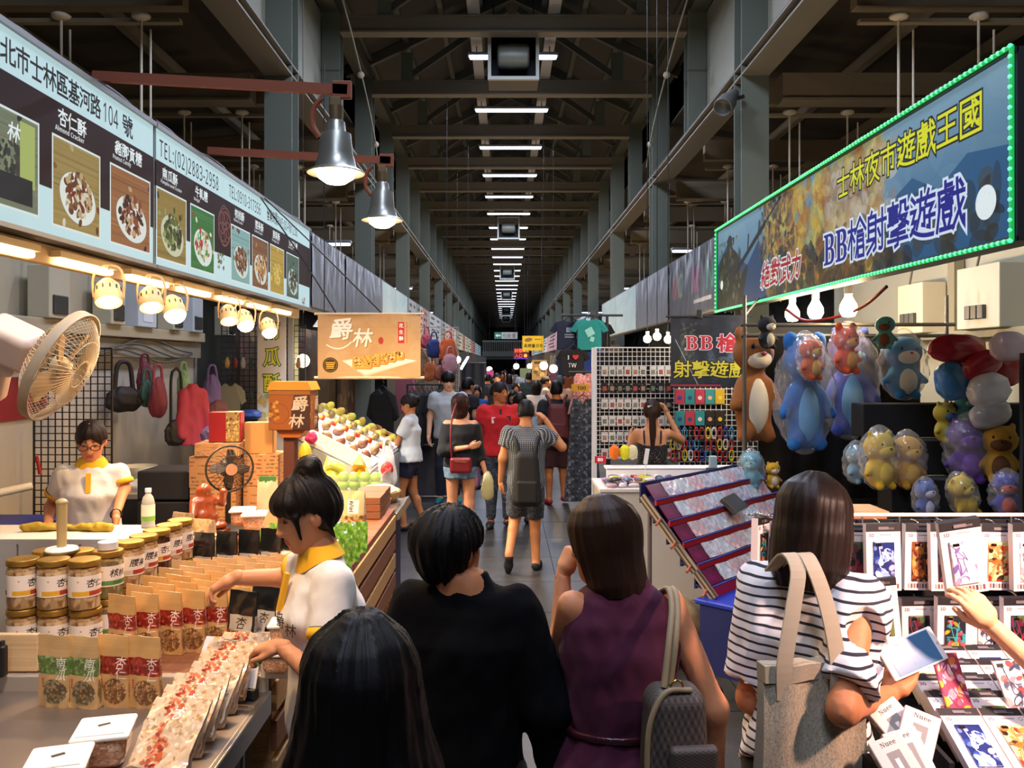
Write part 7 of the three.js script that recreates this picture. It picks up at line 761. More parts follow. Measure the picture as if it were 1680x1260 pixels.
[[1398, 4], [1444, 4], [1505, 5], [1563, 6], [1617, 7], [1672, 5], [1725, 8]].forEach(([px, a], i) => caseBox(`boxed phone case in the second rack row, ${ORD[i]} from the person in stripes`, at(px, i === 1 ? 1003 : 1034, i % 2 ? 2.42 : 2.47), a, 0, 0, i === 1 ? 0.1 : 0.015 * ((i % 3) - 1)));
[[1400, 8], [1447, 8]].forEach(([px, a], i) => caseBox(`boxed phone case low in the rack behind the tablet, ${ORD[i]} from the person in stripes`, at(px, 1112, 2.46), a, 0, 0, 0.04));
caseBox('boxed phone case held up in the bright lamp light by the reaching hand', at(1578, 912, 2.13), 2, 0.15, -0.1, 0.2, false); caseBox('boxed phone case hung sideways at the end of the card rack', at(1247, 897, 2.75), 6, 0, 0.9, -0.06, true);
{ const g = thing('display_rack', 'black phone case rack with white top bar', 'rack', [1.45, 0, -2.58]); obj('back_board', box(1.0, 0.62, 0.02, 0, 1.1, -0.03), blackCloth, g); obj('top_bar', cyl(0.006, 0.006, 1.0, 0, 1.43, 0, 0, 0, PI / 2), mat(0xe0d0c8, 0.3), g); for (let i = 0; i < 9; i++) obj('upright_wire', cyl(0.003, 0.003, 0.05, -0.46 + i * 0.115, 1.405, 0), chrome, g); obj('foot_panel', box(1.0, 0.8, 0.03, 0, 0.4, -0.03), blackCloth, g); obj('end_arm', rod(V(-0.5, 1.4, 0), V(-0.62, 1.4, -0.19), 0.005), chrome, g); const wb = thing('wooden_box', 'shallow orange wooden box behind the rack bar', 'box', [1.12, 1.33, -2.84]); obj('box_body', rbox(0.3, 0.05, 0.14, 0.005, 0, 0.04, 0), mat(0xa8683a, 0.5), wb); obj('box_lid', rbox(0.31, 0.012, 0.15, 0.003, 0, 0.071, 0), mat(0xb87a48, 0.5), wb); obj('pedestal', box(0.2, 1.33, 0.1, 0, -0.655, 0), blackCloth, wb);
  const b = thing('display_bin', 'black sloped bin below the phone case rack', 'bin', [1.43, 0, -2.2]); obj('bin_body', warp(new THREE.BoxGeometry(0.78, 0.9, 0.5).translate(0, 0.45, 0), (v) => { if (v.y > 0.5 && v.z > 0) v.y -= 0.06; }), blackCloth, b); obj('side_board', box(0.012, 0.2, 0.52, -0.395, 0.9, 0, 0.1), blackCloth, b); obj('glass_shelf', rbox(0.8, 0.01, 0.5, 0.002, 0, 0.91, 0.0, 0.12), mat(0x1a1a1c, 0.2), b);
  for (let r = 0; r < 5; r++) for (let i = 0; i < 4; i++) caseBox(`phone case box filed in the bin, ${ORD[i]} from the tablet in the ${['nearest', 'second', 'third', 'fourth', 'rear'][r]} row`, V(1.125 + i * 0.104 + r * 0.01, 0.985 + r * 0.012, -2.0 - r * 0.082), (i * 3 + r) % 10, -1.1, 0, 0, false, 'phone case boxes filed in the bin');
  const lc = rbox(0.068, 0.14, 0.009, 0.004, 0, 0, 0, 0, 0, 0, 2); [[1561, 1118, 9, 0.06], [1664, 1130, 7, 0.1]].forEach(([px, py, a, rz], i) => { const o = obj('phone_case', lc, artMats[a]); o.position.copy(at(px, py, 2.14)); o.rotation.set(-0.5, 0, rz); tag(o, i ? 'pale blue and white loose phone case lying on the boxes' : 'pink loose phone case with yellow cone lying on the boxes', 'phone case'); });
  const eb = tex(96, 128, (c, w, h) => { c.fillStyle = '#d8ccc4'; c.fillRect(0, 0, w, h); c.fillStyle = '#3a3230'; c.font = 'bold 18px serif'; c.fillText('Nuee', 26, 24); c.fillStyle = '#8a8480'; c.fillRect(30, 40, 40, 74); c.fillStyle = '#e8e4e0'; c.fillRect(44, 60, 12, 40); }), em = mat(0xffffff, 0.5, { map: eb }), eg = rbox(0.08, 0.105, 0.03, 0.004); [[1470, 1190, 2.0, 0.5], [1505, 1205, 1.95, -0.5], [1490, 1238, 1.92, 0.2], [1470, 1250, 1.9, 0.3]].forEach(([px, py, d, rz], i) => { const o = obj('earphone_box', eg, em); o.position.copy(at(px, py, d)); o.rotation.set(-0.7, -0.2, rz); tag(o, `small white earphone box tumbled below the tablet, ${ORD[i]} from the top`, 'box', 'earphone boxes'); }); const st = thing('box_stand', 'black stand under the tumbled earphone boxes', 'stand', [0.93, 0, -1.93]); obj('stand', box(0.14, 0.96, 0.16, 0, 0.48, 0), blackCloth, st);
  const lp = V(1.58, 1.98, -1.5), l = thing('clamp_lamp', 'clamp lamp above the phone case rack beyond the picture edge', 'lamp', lp); obj('shade', lathe([[0.02, 0.09], [0.05, 0.07], [0.085, 0], [0.082, 0], [0.046, 0.065], [0.02, 0.08]], 20), whitePlastic, l); obj('bulb', ball(0.04, 0, 0.0, 0), glow(0xffe0d0, 10, 0xffffff), l); obj('pole', cyl(0.012, 0.012, 2.1, 0.12, -1.05, 0), darkMetal, l); obj('arm', bar(V(0, 0.08, 0), V(0.12, 0.0, 0), 0.015, 0.015), darkMetal, l); spotLight(0xffcdb8, LUM.rackLamp, V(lp.x - 0.02, lp.y - 0.06, lp.z - 0.03), V(1.25, 1.15, -2.4), 0.8, 0.7, 2.5); }
// ---------------------------------------------------------------- the sloping card rack
{ const g = thing('card_rack', 'sloping five-step red and blue card rack on wheeled legs', 'rack', [1.16, 0, -4.7], 0.835), L = 1.5, cardM = mat(0x8a1a6a, 0.45, { map: tex(96, 96, (c, w, h) => { c.fillStyle = '#d8b8d0'; c.fillRect(0, 0, w, h); c.fillStyle = '#b03a90'; c.fillRect(0, 0, w, h); c.fillStyle = '#f0d8e8'; c.fillRect(20, 40, 30, 5); c.fillRect(20, 52, 40, 5); c.fillRect(26, 64, 34, 5); c.fillStyle = '#6a5a5a'; c.fillRect(66, 12, 16, 16); }) });
  const step = (i) => [0.62 + i * 0.112, -i * 0.092];
  for (let i = 0; i < 5; i++) { const [y, z] = step(i); obj('tray', box(L, 0.012, 0.11, L / 2, y, z - 0.05, 0.25), mat(0x1c2058, 0.5), g); obj('lip', box(L, i ? 0.03 : 0.09, 0.012, L / 2, y - (i ? 0.0 : 0.03), z + 0.008), mat(0xa01c20, 0.45), g); obj('lip_edge', box(L, 0.006, 0.014, L / 2, y + 0.017, z + 0.009), mat(0x26307a, 0.5), g); obj('back_board', box(L, 0.12, 0.01, L / 2, y + 0.05, z - 0.1), mat(0x1c2058, 0.5), g); }
  obj('side_board', bar(V(-0.01, 0.58, 0.03), V(-0.01, 1.1, -0.45), 0.014, 0.05), mat(0xffffff, 0.6, { map: tex(64, 64, (c) => { c.fillStyle = '#8a8070'; c.fillRect(0, 0, 64, 64); c.fillStyle = '#3a342e'; for (let i = 0; i < 4; i++) for (let j = 0; j < 4; j++) if ((i + j) % 2) c.fillRect(i * 16, j * 16, 16, 16); }) }), g);
  for (const [x, z, y] of [[0.03, 0, 0.6], [0.03, -0.42, 1.0], [L - 0.05, 0, 0.6], [L - 0.05, -0.42, 1.0]]) obj('leg', cyl(0.013, 0.013, y - 0.06, x, 0.06 + (y - 0.06) / 2, z), steel, g); obj('cross_tube', [cyl(0.011, 0.011, L - 0.1, L / 2, 0.5, 0.0, 0, 0, PI / 2)], steel, g); obj('low_tube', cyl(0.011, 0.011, L - 0.1, L / 2, 0.15, 0, 0, 0, PI / 2), steel, g); for (const [x, z] of [[0.03, 0], [L - 0.05, 0]]) { const w = obj('caster', ring(0.03, 0.013, x, 0.042, z + 0.02, 0, PI / 2, 0, 18), mat(0x6a6a6a, 0.5), g); } for (let i = 0; i < 4; i++) obj('peg', rod(V(-0.01, 0.62 + i * 0.12, -0.02 - i * 0.1), V(-0.09, 0.6 + i * 0.12, 0.0 - i * 0.1), 0.008), mat(0x8a4a34, 0.6), g);
  g.updateMatrixWorld(true); const packM = [['#b8c4cc', '#d8a8a8', '#e6e8ea', '#8aa8a8'], ['#c8a0a4', '#e0c8c8', '#a8b8c0', '#d8d8dc'], ['#c8ccd4', '#9aa8b8', '#e8dcd8', '#b88a98']].map((cols, i) => mat(0xffffff, 0.18, { map: tex(128, 96, (c, w, h) => { c.fillStyle = cols[0]; c.fillRect(0, 0, w, h); blotches(c, w, h, 30, cols, 6, 24, i + 41, 0.8); }), clearcoat: 1, clearcoatRoughness: 0.06 })), pg = warp(new THREE.BoxGeometry(0.15, 0.1, 0.008, 10, 7, 1), (v) => { v.z += 0.006 * n3(v.x * 30, v.y * 40, 4); });
  for (let i = 0; i < 5; i++) { const [y, z] = step(i); const m = obj('magenta_price_card', rbox(0.15, 0.1, 0.006, 0.001), cardM); m.position.copy(V(0.1, y + 0.055, z - 0.045).applyMatrix4(g.matrixWorld)); m.rotation.set(-0.7, 0.835, 0, 'YXZ'); tag(m, `magenta price panel at the end of the card rack, ${['lowest', 'second', 'middle', 'fourth', 'top'][i]} step`, 'price panel', 'magenta panels'); for (let k = 0; k < 8; k++) { const o = obj('card_pack', pg, packM[(i * 2 + k) % 3]); o.position.copy(V(0.27 + k * 0.153, y + 0.055, z - 0.045).applyMatrix4(g.matrixWorld)); o.rotation.set(-0.7 + 0.05 * (k % 2), 0.835, 0.03 * ((k % 3) - 1), 'YXZ'); tag(o, `clear-wrapped sticker pack on the ${['lowest', 'second', 'middle', 'fourth', 'top'][i]} card rack step, ${ORD[k]} from the magenta panel`, 'sticker pack', 'sticker packs'); } }
  const dvd = obj('card_album', rbox(0.2, 0.13, 0.03, 0.004), mat(0x3a3424, 0.3, { clearcoat: 1 })); dvd.position.copy(V(0.72, 0.99, -0.22).applyMatrix4(g.matrixWorld)); dvd.rotation.set(-0.9, 0.835, 0.1, 'YXZ'); tag(dvd, 'dark glossy album lying across the card packs', 'album'); const rd = obj('red_bag', sack(0.12, 0.34, 0.06, 4, 0.5), mat(0x8a0f14, 0.25, film)); rd.position.copy(V(0.42, 0.5, 0.08).applyMatrix4(g.matrixWorld)); tag(rd, 'shiny red bag hanging from the corner of the card rack', 'bag');
  const cr = thing('blue_basket', 'deep blue slatted basket under the card rack', 'basket', [1.36, 0.16, -4.75], 0.835); for (let i = 0; i < 7; i++) obj('slat', rbox(0.03, 0.4, 0.012, 0.004, -0.2 + i * 0.066, 0.2, 0.17), mat(0x122a8a, 0.5), cr); obj('basket_body', box(0.46, 0.38, 0.3, 0, 0.2, 0), mat(0x0e1c5a, 0.6), cr); obj('rim', rbox(0.48, 0.03, 0.36, 0.01, 0, 0.4, 0), mat(0x1430a0, 0.5), cr); const sk = obj('cloth_sack', sack(0.5, 0.42, 0.4, 8, 0.6), mat(0x8a7f6a, 0.9)); sk.position.set(1.08, 0.2, -5.35); tag(sk, 'lumpy beige cloth sack on the floor under the card rack', 'sack'); const stl = thing('stool', 'dark brown plastic stool beside the sack', 'stool', [0.66, 0, -5.1]); obj('seat', lathe([[0, 0.44], [0.15, 0.44], [0.16, 0.42], [0.14, 0.4], [0, 0.4]], 22), mat(0x2a1a18, 0.4), stl); for (const [x, z] of [[0.1, 0.1], [-0.1, 0.1], [0.1, -0.1], [-0.1, -0.1]]) obj('leg', rod(V(x * 1.3, 0, z * 1.3), V(x, 0.41, z), 0.018), mat(0x2a1a18, 0.4), stl); }
// ---------------------------------------------------------------- soft toys of the game stall: plain stuffed animals
function plush(label, p, h, yaw, col, o = {}) {
  const g = thing('soft_toy', label, 'soft toy', p, yaw, 'soft toys'); g.rotation.z = o.roll ?? 0; g.rotation.x = o.pitch ?? 0; const L = o.long ? 1 : 0, q = h, belly = o.belly ?? 0xd8c8a8, m = mat(col, 0.95, { sheen: 0.5, sheenColor: 0x888888 });
  const bodyTop = L ? 0.62 : 0.5, hc = [0, L ? 0.78 : 0.68, 0], hr = L ? [0.19, 0.17, 0.15] : [0.27, 0.24, 0.23], parts = [ell([0, bodyTop * 0.52, 0], [L ? 0.18 : 0.25, bodyTop * 0.55, L ? 0.11 : 0.2]), ell(hc, hr), cap([0.12, bodyTop * 0.8, 0.02], [L ? 0.22 : 0.3, bodyTop * 0.5, 0.06], 0.06, 0.05), cap([-0.12, bodyTop * 0.8, 0.02], [L ? -0.22 : -0.3, bodyTop * 0.5, 0.06], 0.06, 0.05), cap([0.09, 0.1, 0.03], [0.12, 0.04, L ? 0.05 : 0.16], 0.075, 0.065), cap([-0.09, 0.1, 0.03], [-0.12, 0.04, L ? 0.05 : 0.16], 0.075, 0.065)];
  const e = o.ears ?? 0.07, ex = hr[0] * 0.68, ey = hc[1] + hr[1] * 0.78; if (e) parts.push(ell([ex, ey + e * 0.4, 0], [e * 0.75, e, e * 0.5]), ell([-ex, ey + e * 0.4, 0], [e * 0.75, e, e * 0.5]));
  obj('plush_body', surf(blend(parts, 0.045), [-0.45, -0.06, -0.32], [0.45, 1.12, 0.36], 0.03).scale(q, q, q), m, g); obj('belly', ball(1, 0, bodyTop * 0.5 * q, (L ? 0.045 : 0.08) * q, (L ? 0.12 : 0.17) * q, bodyTop * 0.43 * q, (L ? 0.085 : 0.15) * q, 18), mat(belly, 0.95), g); obj('muzzle', ball(1, 0, (hc[1] - 0.06) * q, hr[2] * 0.62 * q, hr[0] * 0.62 * q, hr[1] * 0.48 * q, hr[2] * 0.55 * q, 16), mat(o.muzzle ?? belly, 0.95), g); obj('nose', ball(0.022 * q, 0, (hc[1] - 0.01) * q, hr[2] * 1.17 * q, 1.3, 0.9, 0.8, 10), mat(o.nose ?? 0x2a1a14, 0.4), g); for (const s of [-1, 1]) obj('eye', ball(0.02 * q, s * hr[0] * 0.42 * q, (hc[1] + 0.055) * q, hr[2] * 0.87 * q, 1, 1.3, 0.6, 10), mat(0x0c0c0e, 0.15), g);
  if (o.bag) { const bg = new THREE.SphereGeometry(1, 44, 34); warp(bg, (v) => { const t = (v.y + 1) / 2, n = 1 + 0.16 * n3(v.x * 4 + h * 9, v.y * 4, v.z * 4) + 0.14 * n3(v.x * 9, v.y * 12, v.z * 9); const hh = o.long ? 0.56 : 0.55, ww = (o.long ? 0.27 : 0.35) * (1 - 0.45 * t ** 8); v.set(v.x * ww * q * n, (0.5 + v.y * hh) * q, v.z * (o.long ? 0.2 : 0.3) * q * n); }); obj('plastic_bag', bg, clearFilm, g); } return g; }
const T6 = (px, pyBottom, d) => at(px, pyBottom, d);
plush('long brown soft toy with cream belly hanging by the column', T6(1236, 722, 6.4), 0.86, 0.25, 0x8a5424, { long: 1, belly: 0xcfc8b0, muzzle: 0xd8ccb4, nose: 0x8a3a44, ears: 0.08 }); plush('long sky-blue soft toy with pale belly in a clear bag', T6(1320, 735, 6.0), 0.8, 0.1, 0x1f62a8, { long: 1, belly: 0x5c9cc8, bag: 1, ears: 0.1 }); plush('long periwinkle soft toy with pale blue belly', T6(1394, 712, 6.25), 0.8, -0.1, 0x3c50a8, { long: 1, belly: 0x6ca8d0, bag: 1 }); plush('orange soft toy sitting over the long sky-blue one', T6(1330, 622, 5.75), 0.3, 0.5, 0xb8501c, { belly: 0xc8a048, bag: 1, ears: 0 }); plush('bright orange soft toy with red cap-like ears over the periwinkle one', T6(1388, 612, 5.75), 0.34, 0.4, 0xc8481c, { belly: 0xd08a3a, bag: 1, ears: 0.12 });
plush('round blue and white soft toy in a clear bag', T6(1482, 652, 5.8), 0.46, 0, 0x2a7ab8, { belly: 0xd8dcdc, muzzle: 0xdcdcdc, nose: 0xa8242c, ears: 0, bag: 1 }); plush('small aqua soft toy perched above the blue and white one', T6(1452, 572, 5.7), 0.24, -0.5, 0x5a9a9c, { belly: 0x7a4a2a, ears: 0 }); plush('small black and white soft toy above the long brown one', T6(1258, 572, 6.1), 0.26, 0.4, 0x1c1c1e, { belly: 0xb0a890, muzzle: 0xc8c0a8 }); plush('teal soft toy with green back sitting on the card rack', T6(1232, 800, 5.9), 0.27, -0.3, 0x4a8a9c, { belly: 0x5a9aa8, bag: 1 });
plush('yellow soft toy with dark cap in a clear bag', T6(1443, 800, 5.0), 0.36, 0.3, 0xb89a1c, { belly: 0xc8ac2c, bag: 1 }); plush('golden round-headed soft toy beside the capped yellow one', T6(1488, 800, 5.05), 0.34, 0.2, 0xb8861c, { belly: 0xc89a30, bag: 1, ears: 0 }); plush('purple soft toy in a crinkled bag', T6(1588, 790, 5.0), 0.4, -0.2, 0x4a1f78, { belly: 0x6a3a98, bag: 1 }); plush('yellow soft toy lying on its side at the front of the heap', T6(1590, 845, 4.7), 0.26, 0.4, 0xb89a20, { belly: 0xc8ae3a, bag: 1, roll: 0.4 }); plush('blue and white soft toy with red scarf colours at the front of the heap', T6(1518, 848, 4.7), 0.22, 0.3, 0x2c4a8c, { belly: 0xb0b8c8, bag: 1 }); plush('tan and brown soft toy at the end of the heap', T6(1640, 790, 4.9), 0.36, -0.4, 0xa8822c, { belly: 0x5a3a20 }); plush('violet and blue soft toy at the picture edge of the heap', T6(1652, 848, 4.6), 0.26, -0.3, 0x3a3a8a, { belly: 0xb0503a, bag: 1 }); plush('aqua soft toy tucked behind the heap of pillows', T6(1585, 700, 5.1), 0.24, 0.2, 0x4a8a94, { belly: 0x7ab0b0 }); plush('golden orange soft toy under the pillows', T6(1622, 720, 5.0), 0.22, 0.4, 0xb87a24, { belly: 0xc8a04a }); plush('yellow and blue soft toy beside the black cloth', T6(1550, 725, 5.1), 0.26, 0.3, 0x9a8a2a, { belly: 0x3a5a8a }); plush('pale blue soft toy behind the yellow ones', T6(1405, 792, 5.3), 0.26, 0.5, 0x6a8a9a, { belly: 0x8aa8b8, bag: 1 }); plush('golden soft toy half hidden on the card rack', T6(1268, 800, 6.1), 0.2, 0.2, 0xb8901c, {});
function pillow(label, px, py, d, w, h, col, seed, roll = 0) { const g = thing('pillow_toy', label, 'pillow', at(px, py, d), 0, 'round pillows'); g.rotation.z = roll; obj('pillow', sack(w * 1.25, h * 1.25, h * 0.8, seed, 0.95, 0.1, 0.85), mat(col, 0.35, film), g); obj('seam', ring(1, 0.012, 0, 0, 0).scale(w * 0.6, h * 0.6, 0.1), mat(col, 0.6), g); }
pillow('glossy crimson pillow at the top of the heap', 1570, 572, 5.0, 0.28, 0.14, 0xa81c2c, 3); pillow('crimson pillow lower down, beside the blue one', 1610, 600, 4.95, 0.2, 0.13, 0xa01a28, 5, 0.5); pillow('white pillow with glossy wrap below the crimson ones', 1622, 640, 4.9, 0.2, 0.16, 0xc8c8cc, 7, 0.3); pillow('light blue pillow beside the white one', 1562, 625, 5.0, 0.16, 0.19, 0x3a7ab8, 9, 0.3); pillow('white and pink pillow at the picture edge', 1655, 568, 4.8, 0.18, 0.14, 0xd0b8bc, 11); pillow('red pillow behind the white one', 1645, 605, 5.05, 0.2, 0.18, 0xa82030, 13); pillow('printed white pillow below the heap', 1625, 680, 4.9, 0.2, 0.13, 0xa8a8b0, 15, 0.3);
{ const g = thing('cloth_backdrop', 'black cloth hung behind the soft toys', 'cloth', [2.62, 0, -6.55]); obj('cloth', warp(new THREE.BoxGeometry(1.25, 1.4, 0.02, 30, 4, 1).translate(0, 1.4, 0), (v) => { v.z += 0.03 * Math.sin(v.x * 24); }), blackCloth, g); obj('cloth_lower', warp(new THREE.BoxGeometry(1.4, 0.8, 0.02, 30, 2, 1).translate(0.1, 0.45, 0.1), (v) => { v.z += 0.02 * Math.sin(v.x * 20); }), blackCloth, g);
  const r = thing('hanging_rail', 'grey double pipe rail the soft toys hang from', 'rail'); for (const y of [2.1, 2.18]) obj('pipe', rod(V(1.75, y, -6.2), V(3.3, y, -6.2 + (y - 2.1)), 0.014), mat(0x6a665e, 0.4, { metalness: 0.6 }), r); for (const x of [1.78, 3.28]) obj('rail_post', rod(V(x, 0, -6.2), V(x, 2.4, -6.2), 0.016), mat(0x6a665e, 0.4, { metalness: 0.6 }), r);
  const t = thing('toy_table', 'black draped table under the heap of soft toys', 'table', [2.75, 0, -4.95]); obj('drape', rbox(1.5, 0.98, 0.9, 0.02, 0, 0.49, 0), blackCloth, t); for (let i = 0; i < 3; i++) obj('step', rbox(1.3, 0.22, 0.2, 0.01, 0.25, 1.08 + i * 0.22, -0.22 - i * 0.2), blackCloth, t); const k = thing('dark_curtain', 'black curtain strip at the picture edge', 'curtain', [2.78, 0, -4.35]); obj('curtain', warp(new THREE.BoxGeometry(0.2, 1.5, 0.03, 8, 10, 1).translate(0, 1.2, 0), (v) => { v.x += 0.02 * n3(v.y * 3, 1, 2); v.z += 0.02 * Math.sin(v.x * 40); }), blackCloth, k); obj('curtain_rod', rod(V(0, 0, 0), V(0, 2.0, 0), 0.012), darkMetal, k);
  const w = structure('wall_right'); obj('stall_panel', box(0.06, 3.0, 6.2, 3.7, 1.5, -6.2), mat(0xa8a48c, 0.85), w); obj('shelf_ledge', box(0.14, 0.06, 6.0, 3.6, 2.12, -6.2), mat(0x8a8468, 0.7), w); obj('end_panel', box(0.9, 2.3, 0.05, 3.3, 1.15, -9.4), mat(0x7a766a, 0.85), w); obj('pilaster', [box(0.08, 2.8, 0.1, 3.62, 1.4, -6.7), box(0.08, 2.8, 0.1, 3.62, 1.4, -5.6)], mat(0x8a8264, 0.7), w);
  [[1500, 0.36, 0.42], [1612, 0.46, 0.46]].forEach(([px, wz, h], i) => { const d = 3.5 * FOCAL / (px - 828), g2 = thing('meter_box', `${i ? 'wide grey meter cabinet with three black switches' : 'lit white meter cabinet'} on the game stall wall`, 'meter box', [3.56, 2.15, -d]); obj('case', rbox(0.2, h, wz * 1.2, 0.008, 0, h / 2, 0), mat(i ? 0xb8b49c : 0xd8c8a0, 0.6), g2); for (let k = 0; k < 3; k++) obj('switch', rbox(0.04, 0.1, 0.07, 0.006, -0.11, 0.12, -0.09 + k * 0.085), mat(0x4a4840, 0.4), g2); obj('conduit', tube([V(-0.1, h, 0), V(-0.12, h + 0.15, 0.1), V(-0.1, h + 0.4, 0.15)], 0.01, 16, 5), mat(0x6a665a, 0.6), g2); });
  const bulb = lathe([[0, -0.075], [0.03, -0.07], [0.045, -0.04], [0.042, -0.01], [0.02, 0.03], [0.016, 0.05], [0, 0.05]], 18); [[1300, 508, 7.2, 0xffd8a0], [1338, 502, 6.66, 0xe8ecff], [1392, 497, 6.05, 0xffd8a0]].forEach(([px, py, d, c], i) => { const p = at(px, py, d), b = thing('light_bulb', `${i === 1 ? 'cool white' : 'warm'} bare bulb under the game sign, ${ORD[i]} from the aisle end`, 'bulb', p, 0, 'bulbs under the game sign'); obj('bulb', bulb, glow(c, 16, 0xffffff), b); obj('socket', cyl(0.022, 0.022, 0.05, 0, 0.07, 0), whitePlastic, b); obj('cord', cyl(0.005, 0.005, 0.34, 0, 0.26, 0), mat(0x8a1a1a, 0.6), b); b.scale.setScalar(1.4); pointLight(c, LUM.bulb, V(p.x, p.y - 0.01, p.z), 2); });
  const cord = thing('extension_wire', 'red cord drooping between the bulbs and the meter cabinet', 'cord'); obj('cord', tube([at(1290, 508, 6.6), at(1320, 526, 6.4), at(1380, 518, 6.1), at(1420, 500, 5.9), at(1455, 470, 5.7)], 0.012, 40, 6), mat(0x7a1a18, 0.6), cord); }
